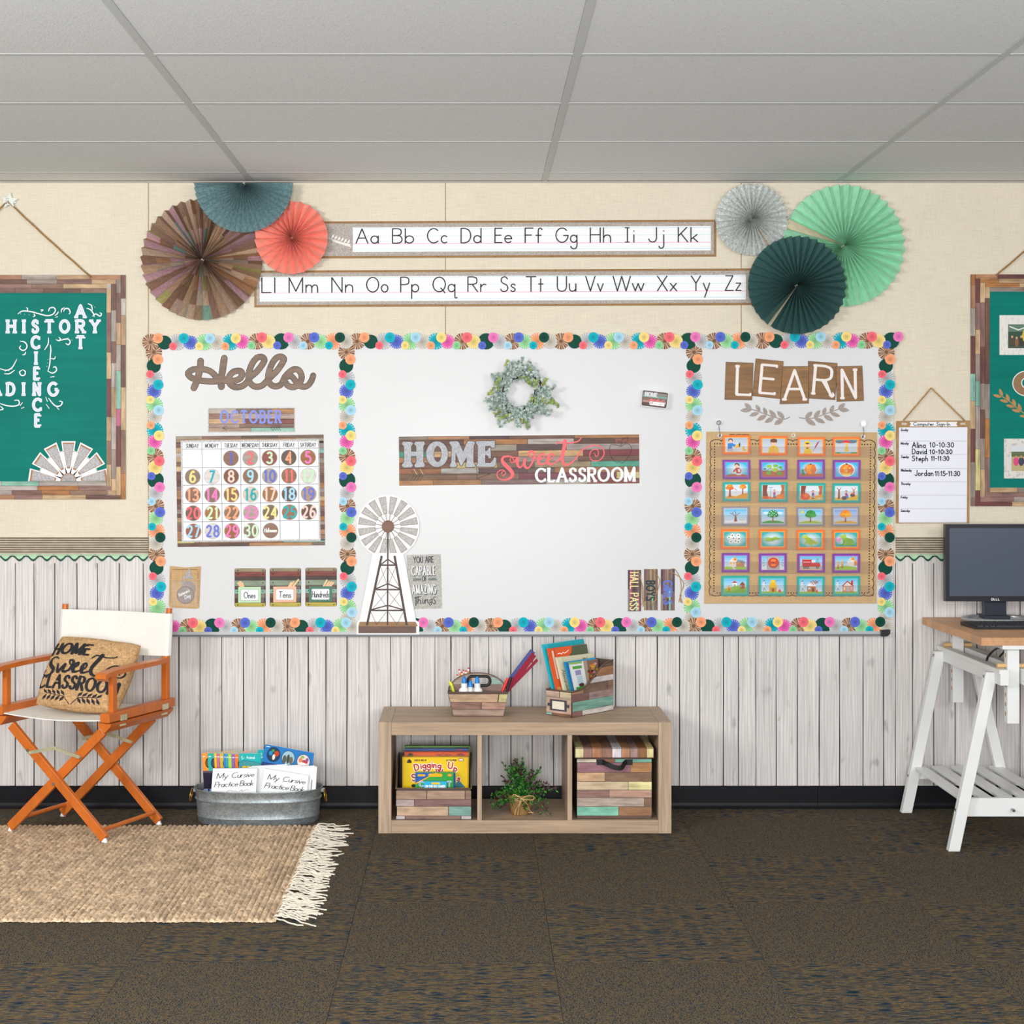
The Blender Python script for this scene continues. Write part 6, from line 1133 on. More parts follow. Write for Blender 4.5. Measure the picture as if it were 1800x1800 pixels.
for y0, y1, cl in ((1220.3, 1234.4, [(0, .845, '#bfa083'), (.85, 1, '#c9bf88')]), (1235, 1247, [(0, .55, '#8d6c60'), (.555, 1, '#b48d7a')]), (1247.8, 1258.5, [(0, 1, '#a08a7a')])):
    for s0, s1, c in cl:
        b = MB(c); wall_plank(b, fc, s0 + .01, s1 - .004, zz(y1), zz(y0) - .0004); b.build('plank', BIN, t)
b = MB('#6b594c'); wall_plank(b, fc, -.005, 1.005, .5205, .5283, th=.0022); b.build('top_binding', BINB, t)
ar = circ(839.5, 1214, 49.5, 31, 20, 180, 360); hole = rrect(825.5, 1191.5, 858.5, 1202.5, 5)
b = MB('#8f7a6c'); ad = .235
b.slab([(889, 1225), (790, 1225)] + ar, ad, .006, holes=[hole]); dv = b.build('arched_divider', BIN, t)
b = MB('#5b4a40'); q = [W(x, y, ad - .003) for x, y in ar]; b.tube(q, .0032, 6); b.build('arch_binding', BINB, dv, smooth=True)
for cl in (((790, 1185, 864, 1202.5, '#a8968a'), (864.5, 1185, 890, 1202.5, '#8fb3a6'), (790, 1203, 890, 1225, '#7d6458'))):
    X0, Y0, X1, Y1, c = cl; pts = []
    xs_ = [X0 + (X1 - X0) * i / 12 for i in range(13)]
    topy = lambda x: 1214 - 31 * math.sqrt(max(0, 1 - ((x - 839.5) / 49.5) ** 2)) + 2.5
    up = [(x, max(Y0, topy(x))) for x in xs_ if topy(x) < Y1 and abs(x - 839.5) < 48]
    if len(up) < 2: continue
    hs = [hole] if (X0 < 826 and Y0 < 1190) else []
    b = MB(c); b.slab([(up[0][0], Y1)] + up + [(up[-1][0], Y1)], ad + .0008, .0008, holes=hs); b.build('plank', BIN, dv)
b = MB('#26262a'); rr_ = rrect(822.5, 1188.8, 861.3, 1205, 7, 6); b.tube([W(x, y, ad + .002) for x, y in rr_], .0056, 8, closed=True); b.build('handle', BLACKP, t, smooth=True)
GLUE = mat('white_bottle_plastic', '#f1f1ee', rough=.4); CAPB = mat('blue_cap_plastic', '#1686d8', rough=.35)
for px, y, d_, r, wh_ in ((816, 1189, .262, .022, 'left'), (838.8, 1189, .262, .022, 'right'), (827, 1195.5, .287, .0095, 'front middle')):
    p = W(px, y, d_); z1 = p[2]; zb0 = .436 if r > .02 else .47; bt = thing('glue_bottle', 'white glue bottle with blue cone cap, %s of the three in the caddy' % wh_, 'glue bottle', (p[0], p[1], zb0), 'glue bottles in the caddy')
    b = MB(); b.lathe([(r, zb0 - .436), (r, z1 - .436 - .058), (r * .9, z1 - .436 - .050), (.0125 if r > .02 else .0092, z1 - .436 - .044), (.0125 if r > .02 else .0092, z1 - .436 - .027)], (p[0], p[1], .436), 20, 1, .8 if r > .02 else 1); b.build('bottle', GLUE, bt, smooth='auto')
    b = MB(); b.lathe([(.0095, z1 - .436 - .0268), (.0088, z1 - .436 - .016), (.006, z1 - .436 - .005), (.0022, z1 - .436)], (p[0], p[1], .436), 16); b.build('cap', CAPB, bt, smooth='auto')
for i, (x, y, ln) in enumerate(((803.5, 1185.5, 9), (807, 1176.5, 6), (811.5, 1181, 5), (814.5, 1177.5, 4), (819, 1178.5, 2), (823.5, 1173.5, -2), (828, 1181.5, 0))):
    d_ = .185 + .004 * (i % 3); a_, c_ = W(x, y, d_), W(x + ln * 2.2, y + 58, d_ + .012); v = (c_ - a_).normalized()
    pt_ = thing('pencil', 'orange pencil with red eraser, number %s from the left in the caddy bunch' % ('one', 'two', 'three', 'four', 'five', 'six', 'seven')[i], 'pencil', c_, 'pencils in the caddy')
    b = MB('#f08c1c'); b.tube([a_ + v * .013, c_], .0036, 6); b.build('barrel', mat('orange_paint', '#ef8a1a', rough=.4), pt_)
    b = MB('#eee'); b.tube([a_ + v * .005, a_ + v * .0135], .0038, 8); b.build('ferrule', mat('white_ferrule', '#ecebea', rough=.4), pt_)
    b = MB('#d22'); b.tube([a_, a_ + v * .0055], .0036, 8); b.build('eraser_tip', mat('red_rubber', '#d4262c', rough=.6), pt_)
t2 = thing('highlighter', 'yellow highlighter pen leaning at the left end of the caddy', 'highlighter', W(798, 1222, .26))
b = MB(); b.tube([W(790, 1198, .24), W(794, 1204.5, .245)], [.0042, .0058], 10); b.build('cap', mat('neon_yellow', '#e8f01c', rough=.4), t2, smooth='auto')
b = MB(); b.tube([W(794, 1204.5, .245), W(799, 1222, .26)], .0056, 10); b.build('barrel', mat('yellow_green_plastic', '#c9d422', rough=.4), t2, smooth='auto')
RR = mat('red_translucent', '#9c1e38', rough=.15, alpha=.88, spec=.6); RB = mat('blue_translucent', '#4a4f9c', rough=.15, alpha=.7, spec=.6)
for q, m, d_, lab in (([(877, 1224), (889, 1224), (942.5, 1153.5), (935.5, 1147)], RR, .215, 'wide red translucent ruler leaning out of the caddy'), ([(886, 1219), (891, 1219), (946, 1162), (943.5, 1157)], RR, .222, 'narrow red translucent ruler strip, lowest of the leaning rulers'), ([(874, 1218), (884, 1218), (941, 1147.5), (932.5, 1141)], RB, .208, 'violet blue translucent ruler behind the red ones')):
    b = MB(); b.slab(q, d_, .0025); b.build('ruler', m, bevel=.0004, label=lab, cat='ruler', group='rulers in the caddy')
t2 = thing('marker', 'red marker with black cap in front of the rulers', 'marker', W(886, 1222, .228))
b = MB(); b.tube([W(883, 1216, .236), W(893, 1192, .232)], .0062, 10); b.build('barrel', mat('bright_red_plastic', '#e01c20', rough=.35), t2, smooth='auto')
b = MB(); b.tube([W(890, 1216, .24), W(899, 1190, .236)], .0048, 10); b.build('cap', BLACKP, t2, smooth='auto')
# ---- magazine holder
A_, B_, C_ = Vector((.391, -.336, 0)), Vector((.296, -.26, 0)), Vector((.573, -.146, 0)); D_ = B_ + C_ - A_
L_ = C_ - A_; S_v = B_ - A_; nL = Vector((-L_[1], L_[0], 0)).normalized(); nL = nL if nL.dot(S_v) < 0 else -nL; nS = Vector((-S_v[1], S_v[0], 0)).normalized(); nS = nS if nS.dot(L_) < 0 else -nS
prof_pts = [(0, .532), (.18, .534), (.33, .544), (.45, .562), (.54, .581), (.63, .601), (.71, .616), (.84, .630), (1, .634)]
def prof(s):
    for (s0, z0), (s1, z1) in zip(prof_pts, prof_pts[1:]):
        if s <= s1: return z0 + (z1 - z0) * (s - s0) / (s1 - s0)
    return prof_pts[-1][1]
t = thing('magazine_holder', 'plank print magazine holder with sloped side and metal label frame on the bench', 'magazine holder', ((A_ + D_) / 2 + Vector((0, 0, BZ))))
b = MB('#5b483e'); ss = [i / 16 for i in range(17)]
for P0, nn in ((A_, nL), (B_, -nL)):
    fl_ = [P0 + Vector((0, 0, BZ + .0005))] + [P0 + L_ * s + Vector((0, 0, prof(s))) for s in ss] + [P0 + L_ + Vector((0, 0, BZ + .0005))]
    b.prism(fl_, -nn * .004)
for P0, hz_, nn in ((A_, .532, nS), (C_, .634, -nS)):
    q = [P0, P0 + S_v, P0 + S_v + Vector((0, 0, hz_)), P0 + Vector((0, 0, hz_))]; q[0] = q[0] + Vector((0, 0, BZ)); q[1] = q[1] + Vector((0, 0, BZ)); b.prism(q, -nn * .004)
b.prism([A_ + Vector((0, 0, BZ + .004)), B_ + Vector((0, 0, BZ + .004)), D_ + Vector((0, 0, BZ + .004)), C_ + Vector((0, 0, BZ + .004))], (0, 0, -.003)); b.build('box_shell', BINB, t)
fL = lambda s, z: A_ + L_ * s + Vector((0, 0, z)) + nL * .0004
for z0, z1, cl in ((.432, .4505, [(0.02, .25, '#a0776c'), (.25, 1, '#d8cfca')]), (.4515, .489, [(.02, 1, '#83b3a2')]), (.490, .518, [(.0, .4, '#85615a'), (.405, 1, '#a88e88')]), (.519, .553, [(0, .28, '#a3806a'), (.285, .86, '#7d6454'), (.865, 1, '#9a7460')]), (.554, .5765, [(.3, 1, '#d6ceca')]), (.5775, .611, [(.4, 1, '#a97a55')]), (.612, .640, [(.5, 1, '#6d5848')])):
    for s0, s1, c in cl:
        b = MB(vary(c, .04))
        if wall_plank(b, fL, s0 + .004, s1 - .004, z0, z1, lambda s: prof(s) - .005, nrm=nL): b.build('plank', BIN, t)
fS = lambda s, z: A_ + S_v * s + Vector((0, 0, z)) + nS * .0004
for z0, z1, cl in ((.432, .4405, [(0, .75, '#8a6450'), (.76, 1, '#8fb3a6')]), (.4415, .5025, [(0, 1, '#c3a692')]), (.5035, .527, [(0, .46, '#cfc0a0'), (.47, 1, '#c7aa98')])):
    for s0, s1, c in cl:
        b = MB(vary(c, .04)); wall_plank(b, fS, s0 + .01, s1 - .01, z0, z1, nrm=nS); b.build('plank', BIN, t)
b = MB(); b.tube([A_ + L_ * s + Vector((0, 0, prof(s))) for s in ss], .0026, 6); b.tube([A_ + Vector((0, 0, .532)), B_ + Vector((0, 0, .532))], .0026, 6); b.tube([B_ + L_ * s + Vector((0, 0, prof(s))) for s in ss], .0026, 6); b.build('edge_binding', mat('brown_binding', '#6e5a4c', rough=.6), t, smooth=True)
b = MB(); fr_ = lambda s, z, o: A_ + S_v * s + Vector((0, 0, z)) + nS * o
b.prism([fr_(.17, .451, .005), fr_(.83, .451, .005), fr_(.83, .495, .005), fr_(.17, .495, .005)], -nS * .0035, holes=[[fr_(.25, .457, .005), fr_(.75, .457, .005), fr_(.75, .489, .005), fr_(.25, .489, .005)]])
for s in (.12, .88): b.prism([fr_(s - .05, .467, .004), fr_(s + .05, .467, .004), fr_(s + .05, .479, .004), fr_(s - .05, .479, .004)], -nS * .0025)
lf = b.build('label_frame', mat('dark_pewter', '#6e6a78', rough=.3, metal=.7), t, bevel=.0006)
b = MB(); b.prism([fr_(.24, .456, .0024), fr_(.76, .456, .0024), fr_(.76, .490, .0024), fr_(.24, .490, .0024)], -nS * .0008); b.build('label_card', mat('cream_card', '#e9e0cc', rough=.7), lf)
BKM = mat('book_cover', attr=True, rough=.3, spec=.5)
def book_on(label, q, off, thick, cov, spw, spc, art=None, group='books in the magazine holder', cat='book'):
    """q: TL, TR, BR, BL pixels of the cover; lies in a plane parallel to the holder's long side"""
    P0 = A_ - nL * off; q3 = [hit(x, y, P0, nL) for x, y in q]
    t = thing('book', label, cat, (q3[2] + q3[3]) / 2, group)
    b = MB(cov); b.prism(q3, -nL * thick, side=spc); b.build('cover', BKM, t)
    f = lambda x, y, e: q3[0] * (1 - x) * (1 - y) + q3[1] * x * (1 - y) + q3[2] * x * y + q3[3] * (1 - x) * y + nL * (.0004 + e)
    a = Art(fn=f); a.rect(0, 0, spw, 1, spc)
    if art: art(a)
    a.build('cover_print', BKM, t)
Y3 = lambda q: [(950 + x / 12.857, 1115 + y / 12.857) for x, y in q]
def ext(q, k=1.25): return [q[0], q[1], (q[1][0] + (q[2][0] - q[1][0]) * k, q[1][1] + (q[2][1] - q[1][1]) * k), (q[0][0] + (q[3][0] - q[0][0]) * k, q[0][1] + (q[3][1] - q[0][1]) * k)]
def art1(a): a.rect(.25, .09, .88, .34, '#f3efe2'); a.ell(.42, .17, .05, .05, '#1c1c1c'); a.ell(.62, .14, .07, .04, '#e2b04a'); a.ell(.75, .12, .05, .03, '#7ab06a'); a.line([(.04, .3), (.05, .9)], .015, '#e8f8fa')
book_on('tall teal picture book, rearmost in the magazine holder', ext(Y3([(70, 235), (975, 105), (1175, 1100), (290, 1235)])), .098, .012, '#16b0bf', .1, '#2cc0d4', art1)
def art2(a):
    a.rect(.14, .26, 1, 1, '#59644a'); a.rect(.5, 0, 1, .3, '#59644a'); a.P([(.14, 0), (.6, 0), (.56, .12), (.45, .2), (.3, .2), (.2, .25), (.14, .33)], '#f2622a'); a.wline([(.2, .12), (.26, .11), (.3, .13), (.34, .1), (.38, .12), (.44, .1), (.5, .07)], [.014] * 7, '#fff'); a.ell(.32, .27, .07, .045, '#d8cfc4')
    a.text('ABC', .58, .3, .09, '#f08a2a', .02, fit=.25, gap=.3, ang=-6); a.rect(.06, .05, .1, .6, '#fbe6da'); a.rect(0, .75, .12, 1, '#e8a05a')
book_on('orange and moss green picture book behind the cream one', ext(Y3([(180, 325), (1045, 220), (1190, 1150), (380, 1250)])), .078, .01, '#5b664c', .13, '#f0622c', art2)
def art3(a): a.text('Alexander', .035, .3, .09, '#5f5a48', .012, fit=.5, gap=.2, ang=88); a.ell(.72, .1, .05, .025, '#b08a3a'); a.line([(.8, .06), (.78, .14)], .01, '#7a3a20'); a.rect(.12, 0, .135, 1, '#cfc49a')
book_on('cream hardback book with dark spine lettering in the holder', ext(Y3([(380, 525), (1200, 425), (1310, 1200), (560, 1290)])), .056, .013, '#e4dcba', .13, '#ece5c4', art3)
book_on('bright blue thin paperback behind the nature book in the holder', ext(Y3([(550, 630), (1240, 528), (1330, 1180), (705, 1290)])), .034, .006, '#2ba9e0', .1, '#1f9bd8', lambda a: (a.ell(.08, .25, .03, .05, '#8a2430'), a.rect(.02, .5, .1, .8, '#3aa7a0')))
def art4(a):
    a.rect(0, 0, .5, 1, '#eef2f0'); a.rect(0, 0, .45, .06, '#8fc060'); a.rect(.1, .12, .42, .2, '#57a83a'); a.rect(.16, .24, .36, .38, '#9a94c8'); a.rect(.18, .4, .38, .66, '#bfd8e8'); a.rect(.08, .7, .48, 1, '#4aa83c'); a.ell(.3, .66, .1, .05, '#5c3a2c'); a.rect(.5, 0, 1, 1, '#8a6a58'); a.rect(.5, 0, .62, 1, '#b39a88')
    for i in range(34): a.ell(.58 + R.random() * .38, .1 + R.random() * .85, .05, .04, R.choice(('#b52c30', '#7a1c24', '#e08a2a', '#4a3226', '#d8b040', '#3c5a2c', '#e6a0a0')), 8)
book_on('small nature paperback with berry photo cover, front of the holder', ext(Y3([(630, 640), (1285, 560), (1350, 1150), (770, 1290)])), .022, .006, '#eef0ec', .03, '#3f6fb0', art4)
# ---- games bin in the left compartment
gd_ = .436; gs = F / (D - gd_); gX = lambda px: (px - CXP) / gs; gZ = lambda y: EYE + (CYP - y) / gs
gx0, gx1, gtop = gX(696), gX(828.5), gZ(1386)
t = thing('storage_bin', 'open plank print bin with low front holding boxed games in the left compartment', 'storage bin', ((gx0 + gx1) / 2, -.3, .05))
def pz(s): return gtop if s < .06 else gtop + (.262 - gtop) * min(1, (s - .06) / .55) ** .8
b = MB('#463a34'); 
for X, w in ((gx0, .003), (gx1, -.003)):
    fl_ = [Vector((X, -gd_, .0505))] + [Vector((X, -gd_ + .26 * s, pz(s))) for s in [i / 14 for i in range(15)]] + [Vector((X, -gd_ + .26, .0505))]
    b.prism(fl_, (w, 0, 0))
b.box((gx0, -gd_, .0505), (gx1, -gd_ + .003, gtop)); b.box((gx0, -gd_ + .257, .0505), (gx1, -gd_ + .26, .262)); b.box((gx0, -gd_, .0505), (gx1, -gd_ + .26, .0535)); b.build('bin_shell', BINB, t)
fg = lambda s, z: Vector((gx0 + (gx1 - gx0) * s, -gd_ - .0004, z))
for y0, y1, cl in ((1390, 1404.8, [(0, .405, '#a88a74'), (.41, .915, '#b1927c'), (.92, 1, '#8f7260')]), (1405.6, 1416.8, [(0, .245, '#b39f9a'), (.25, 1, '#876560')]), (1417.8, 1433.5, [(.01, .695, '#c3a587'), (.70, 1, '#7fa89c')]), (1434.4, 1439.6, [(0, .12, '#c9bcc0'), (.125, .86, '#8a6c60'), (.865, 1, '#c9bcc0')]), (1440, 1443.6, [(0, 1, '#5d4a44')])):
    for s0, s1, c in cl:
        b = MB(vary(c, .04)); wall_plank(b, fg, s0 + .004, s1 - .003, gZ(y1), gZ(y0)); b.build('plank', BIN, t)
b = MB(); b.tube([(gx0, -gd_, gtop), (gx1, -gd_, gtop)], .0028, 6)
for X in (gx0, gx1): b.tube([(X, -gd_ + .26 * s, pz(s)) for s in [i / 14 for i in range(15)]], .0028, 6)
b.build('edge_binding', MATS['brown_binding'], t, smooth=True)
BXM = mat('game_box_print', attr=True, rough=.3, spec=.5)
def boxed(name, cat, label, x0, x1, ytop, d, t_, c, zb_, art=None, group='boxed games in the bin', side=None):
    p0, p1 = W(x0, ytop, d), W(x1, ytop, d)
    t = thing(name, label, cat, ((p0[0] + p1[0]) / 2, -d + t_ / 2, zb_), group)
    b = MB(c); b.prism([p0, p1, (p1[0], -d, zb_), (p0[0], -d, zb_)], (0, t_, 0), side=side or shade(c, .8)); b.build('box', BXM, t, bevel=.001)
    a = Art(d=d + .0003)
    if art: art(a); a.build('cover_print', BXM, t)
boxed('board_game', 'game', 'green game box, rearmost in the plank print bin', 711.5, 826.5, 1311.5, .235, .025, '#5f8f2c', .056, lambda a: (a.rect(714, 1312.5, 800, 1314, '#7fb03c'), a.line([(812, 1314.5), (822, 1314.5)], 1.4, '#b8382a')))
boxed('board_game', 'game', 'dark blue game box second from the back in the bin', 712, 824, 1316, .27, .03, '#1c4f8f', .056, lambda a: (a.P([(798, 1321), (802, 1317.6), (812, 1317.6), (816, 1321)], '#a03a48')))
boxed('board_game', 'game', 'orange game box behind the yellow one in the bin', 711, 824.5, 1322, .31, .033, '#cf5220', .056, lambda a: (a.P([(716, 1331), (717, 1326), (722, 1323.6), (726, 1326), (727, 1331)], '#1e1a1a'), a.text('Ages 7 and up', 768, 1328, 3.6, '#8a1c3c', .8, fit=25), a.P([(800, 1331), (803, 1326), (810, 1324), (816, 1326), (818, 1331)], '#8d2438')))
def arty(a):
    a.rect(707.8, 1331.6, 709.5, 1384, '#e0b818'); a.rect(821, 1331.6, 823.3, 1384, '#d8a818')
    a.P([(715.5, 1341), (716, 1337), (719.5, 1334), (723, 1337), (723.5, 1341)], '#26221c')
    a.text('AGES 6 AND UP', 728.5, 1337.6, 2.6, '#26221c', .6, fit=21); a.text('2-4 PLAYERS', 784.5, 1337.6, 2.6, '#26221c', .6, fit=18); a.ell(810.5, 1335.5, 5, 2.8, '#c02a34'); a.ell(810.5, 1335.5, 4, 1.8, '#f4e6e0')
    W_ = [('D', 730, 1354.5, -14, 10.5), ('i', 740.5, 1351, -8, 10), ('g', 743.5, 1350, -7, 10), ('g', 751.2, 1349, -4, 10), ('i', 759.4, 1348.6, 0, 10), ('n', 762, 1349, 3, 10), ('g', 769.5, 1349.6, 6, 10), ('U', 787.5, 1350, 10, 11), ('p', 797, 1354, 20, 10)]
    W2 = [('S', 725.5, 1373, -12, 11.5), ('i', 735, 1366, -8, 10), ('g', 738, 1364, -6, 10), ('h', 746, 1363.6, -4, 10), ('t', 752.5, 1363, -3, 10), ('W', 766, 1363, 3, 11), ('o', 779, 1364, 6, 10), ('r', 786.5, 1365, 9, 10), ('d', 792, 1366.6, 12, 10), ('s', 803, 1372, 20, 11)]
    for cc, w in (('#f7f1e2', 4.6), ('#b81c24', 2.3)):
        for ch, x, y, an, h in W_ + W2: a.text(ch, x, y, h, cc, w, ang=an, ws=1.04, serif=.1 if w < 3 else 0)
    a.P([(800, 1384), (802, 1376), (807, 1372), (813, 1378), (818, 1384)], '#3a7f8c'); a.ell(727, 1381, 4, 3, '#2a2a24')
boxed('board_game', 'game', 'yellow game box titled Digging Up Sight Words', 707.4, 823.7, 1331, .35, .036, '#f2c911', .056, arty)
def artg(a):
    a.P([(730.5, 1358.5), (763, 1358.5), (741, 1371), (730.5, 1376)], '#1c5fb0'); a.P([(730.5, 1376), (741, 1371), (765, 1358.5), (770, 1358.5), (745, 1371), (730.5, 1379)], '#f0a028'); a.P(rrect(753, 1359.8, 777.5, 1365.6, 2.6), '#f4b01e'); a.P(rrect(734, 1361, 747.5, 1364.6, 1.5), '#f0b428'); a.ell(790.5, 1362.5, 4, 2.4, '#e8a030')
    a.rect(797, 1358.5, 800.3, 1385, '#14468c')
    for cc, w in (('#f4f8fa', 2.8), ('#2a8ad0', 1.3)): a.text('C', 737.5, 1382, 8, cc, w); a.text('T', 787, 1382, 8, cc, w)
boxed('card_game', 'game', 'small green and blue game box in front of the yellow box', 730, 800.6, 1358, .385, .02, '#2f9e3c', .056, artg)
boxed('card_game', 'game', 'light blue card pack reading ON-THE-GO GAMES, frontmost in the bin', 744.6, 785, 1373.8, .41, .014, '#27b3dc', .056, lambda a: (a.P(rrect(758, 1375.4, 773.5, 1379, 1.6), '#f4c63a'), a.text('ON-THE-GO GAMES', 747.5, 1384, 3.6, '#f6fbfd', .95, fit=35, gap=.25)))
# ---- plant in the middle compartment
px_, pd_ = 915, .33; c0 = W(px_, 1433, pd_); c0[2] = .05
t = thing('potted_plant', 'small leafy green plant in a burlap wrapped pot with a twine bow', 'plant', c0)
bur = mat('burlap_cloth', '#9c7b4f', rough=.95, spec=.1, layers=(('n', (30, 30, 400), .2), ('n', (400, 400, 30), .2), ('n', 30, .15)))
b = MB(); prf = [(.036, .0005), (.038, .004), (.045, .04), (.054, .076), (.056, .08), (.052, .081), (.046, .07)]
b.lathe(prf, c0, 28); b.build('pot_wrap', bur, t, smooth=True)
b = MB('#3a2c20'); b.lathe([(.047, .068), (.03, .072), (.001, .073)], c0, 16); b.build('soil', mat('soil', '#33261c', rough=1), t)
LEAFG = mat('plant_leaf', attr=True, rough=.45, spec=.4); base = Vector(c0) + Vector((0, 0, .07))
for i in range(96):
    an = R.uniform(0, 2 * PI); el = R.uniform(.05, 1.5); ln = R.uniform(.08, .14) * (1.15 if el > 1.1 else 1)
    dv_ = Vector((math.cos(an) * math.cos(el), math.sin(an) * math.cos(el) * .75, math.sin(el)))
    if el > 1.15: ln = R.uniform(.11, .165); dv_[0] *= .8; dv_[0] -= .12
    if i < 5: dv_ = Vector((.75, -.3, .35)); ln = .15 + .01 * i
    if i in (5, 6): dv_ = Vector((.5, -.2, .85)); ln = .15
    b = MB(); n = 9; pts = []
    droop = R.uniform(.02, .07) * (1.8 if i < 3 else 1) * (1 - .5 * max(0, dv_[2]))
    for k in range(n + 1): f_ = k / n; pts.append(base + Vector((R.uniform(-.012, .012), 0, 0)) * 0 + Vector(dv_) * ln * f_ + Vector((0, 0, -droop * f_ * f_ * (2.2 if i < 3 else 1))))
    b.tube(pts, .0009, 4, '#3a3324'); pur = R.random() < .3
    for k in range(1, n + 1):
        for s_ in range(3):
            side = Vector((R.uniform(-1, 1), R.uniform(-1, .6), R.uniform(-.7, 1))).normalized(); cc = R.choice(('#2c6a24', '#1f5220', '#3f8a30', '#17401c', '#56a038'))
            if pur and k > 5: cc = R.choice(('#4a2a30', '#5c3a3c', '#3a2a2c'))
            leafq(b, pts[k] + side * .001, side + Vector(dv_) * .7, R.uniform(.009, .015), R.uniform(.0022, .0038), vary(cc, .15))
    b.build('branch', LEAFG, t)
b = MB(); tw = mat('pale_twine', '#d8b07c', rough=.8); bd = pd_ + .058; o = (917, 1404)
for q in ([(917, 1404), (908, 1399), (903, 1401), (906, 1406), (917, 1405)], [(917, 1404), (927, 1399), (938, 1400), (936, 1406), (918, 1405)], [(917, 1404), (909, 1398), (902, 1397), (904, 1403), (917, 1404)], [(917, 1404), (912, 1415), (907, 1423), (905, 1433)], [(917, 1404), (913, 1416), (911, 1426), (910, 1433)], [(918, 1404), (926, 1413), (931, 1424), (937, 1430)], [(918, 1404), (924, 1416), (928, 1427), (938, 1428)]):
    b.tube(spline([W(x, y, bd - (.012 if y > 1420 else .0)) for x, y in q], 6), .0014, 6)
b.tube([(c0[0] + .0525 * math.cos(a_), c0[1] + .0525 * math.sin(a_), .05 + .062) for a_ in [2 * PI * k / 30 for k in range(30)]], .0014, 6, closed=True); b.build('twine_bow', tw, t, smooth=True)
# ---- lidded box in the right compartment
ld = .42; ls = F / (D - ld); lX = lambda px: (px - CXP) / ls; lZ = lambda y: EYE + (CYP - y) / ls
t = thing('lidded_box', 'closed plank print storage box with lid and black strap handle in the right compartment', 'storage box', (lX(1079), -.27, .05))
b = MB(); b.box((lX(1014), -ld, .0505), (lX(1145.6), -.13, .295)); b.build('box_body', BINB, t, bevel=.002)
b = MB(); b.box((lX(1009.5), -ld - .006, lZ(1332.5)), (lX(1149.4), -.124, lZ(1314.6))); ld_o = b.build('lid', BINB, t, bevel=.003)
fb = lambda x, z: Vector((lX(x), -ld - .0004, z))
for y0, y1, cl in ((1334.6, 1339.6, [(1014.2, 1048, '#d0c3b0'), (1048.4, 1081, '#8f6044'), (1081.4, 1145.4, '#74b09c')]), (1340.4, 1357.2, [(1015, 1107.8, '#94666f'), (1108.4, 1145.4, '#ab7a4e')]), (1358.2, 1372.8, [(1014.4, 1063, '#cfa884'), (1063.6, 1145.2, '#8a6a52')]), (1373.8, 1388, [(1014.4, 1104, '#d1ba98'), (1104.8, 1145.4, '#dfd59a')]), (1389, 1401.4, [(1014.4, 1070.8, '#957268'), (1071.4, 1145.4, '#bb9480')]), (1402.4, 1417.2, [(1014.4, 1132, '#b3a193'), (1132.6, 1145.4, '#80634f')]), (1418.2, 1433.4, [(1014.4, 1086.8, '#82c4aa'), (1087.4, 1145.4, '#98704e')]), (1434.2, 1437.2, [(1016, 1144, '#6a5044')])):
    for s0, s1, c in cl:
        b = MB(vary(c, .03)); wall_plank(b, fb, s0, s1, lZ(y1), lZ(y0), th=.0012); b.build('plank', BIN, t)
bx_ = [1011, 1025.6, 1040.6, 1058.5, 1075.8, 1092.4, 1107.4, 1121.4, 1136.4, 1148.6]
for k, c in enumerate(('#ddd39c', '#977064', '#b98158', '#98705e', '#d8d1d2', '#b4805c', '#a3837c', '#91623c', '#e0d193')):
    x0, x1 = lX(bx_[k] + .4), lX(bx_[k + 1] - .4)
    b = MB(c); b.box((x0, -ld - .0075, lZ(1330.8)), (x1, -ld - .006, lZ(1315.6))); b.box((x0, -ld - .005, lZ(1314.6)), (x1, -.13, lZ(1314.6) + .0012)); b.build('plank', BINV, t)
b = MB(); 
for x0, x1 in ((1049, 1062), (1099, 1112)): b.slab([(x0, 1335.2), (x1, 1335.2), (x1, 1344.8), (x0, 1344.8)], ld + .005, .0045)
q0, q1 = [W(x, y, dd) for x, y, dd in ((1060, 1340, .427), (1066, 1343, .44), (1080, 1349, .448), (1092, 1350, .446), (1097, 1343, .436), (1101, 1339, .427))], None
q = spline(q0, 5)
for a_, c_ in zip(q, q[1:]): b.bar(a_, c_, .006, .0175, (0, 0, 1))
b.build('strap_handle', mat('black_strap', '#17171a', rough=.6, layers=(('n', 300, .2),)), t)
# ================================================================ galvanised tub with books
TC = (-.858, -.215, 0); ZN = mat('galvanised_steel', '#9aa3a6', rough=.42, metal=.55, layers=(('v', 150, .22), ('n', 24, .16), ('v', 340, .14)), bump=.0002)
t = thing('metal_tub', 'oval galvanised metal tub full of books on the carpet', 'tub', TC)
b = MB(); pr = [(.915, .0), (.93, .004), (.945, .026), (.955, .028), (.948, .031), (.965, .088), (.982, .091), (.985, .096), (.972, .1), (.985, .128), (1.0, .131), (1.004, .134), (1.0, .137), (.985, .135), (.965, .12), (.94, .03), (.92, .004)]
b.lathe([(r * 1, z) for r, z in pr], TC, 72, .257, .131, ex=2.45); b.build('tub_shell', ZN, t, smooth='auto')
for s in (-1, 1):
    c = Vector((TC[0] + s * .259, TC[1] - .012, .108)); b = MB(); q = []
    for k in range(14): a_ = 2 * PI * k / 14; q.append((c[0] + s * (.006 + .008 * (1 - math.sin(a_)) / 2), c[1] + .026 * math.cos(a_), c[2] - .006 + .026 * math.sin(a_)))
    b.tube(q, .0028, 6, closed=True); b.build('ring_handle', mat('brass_ring', '#b08a3c', rough=.3, metal=.85), t, smooth=True)
    b = MB(); b.box((c[0] - s * .004 - .004, c[1] - .012, c[2] + .008), (c[0] - s * .004 + .01, c[1] + .012, c[2] + .022)); b.build('handle_ear', ZN, t, bevel=.002)
T5 = lambda q: Z(q, 5.294, 320, 1290)
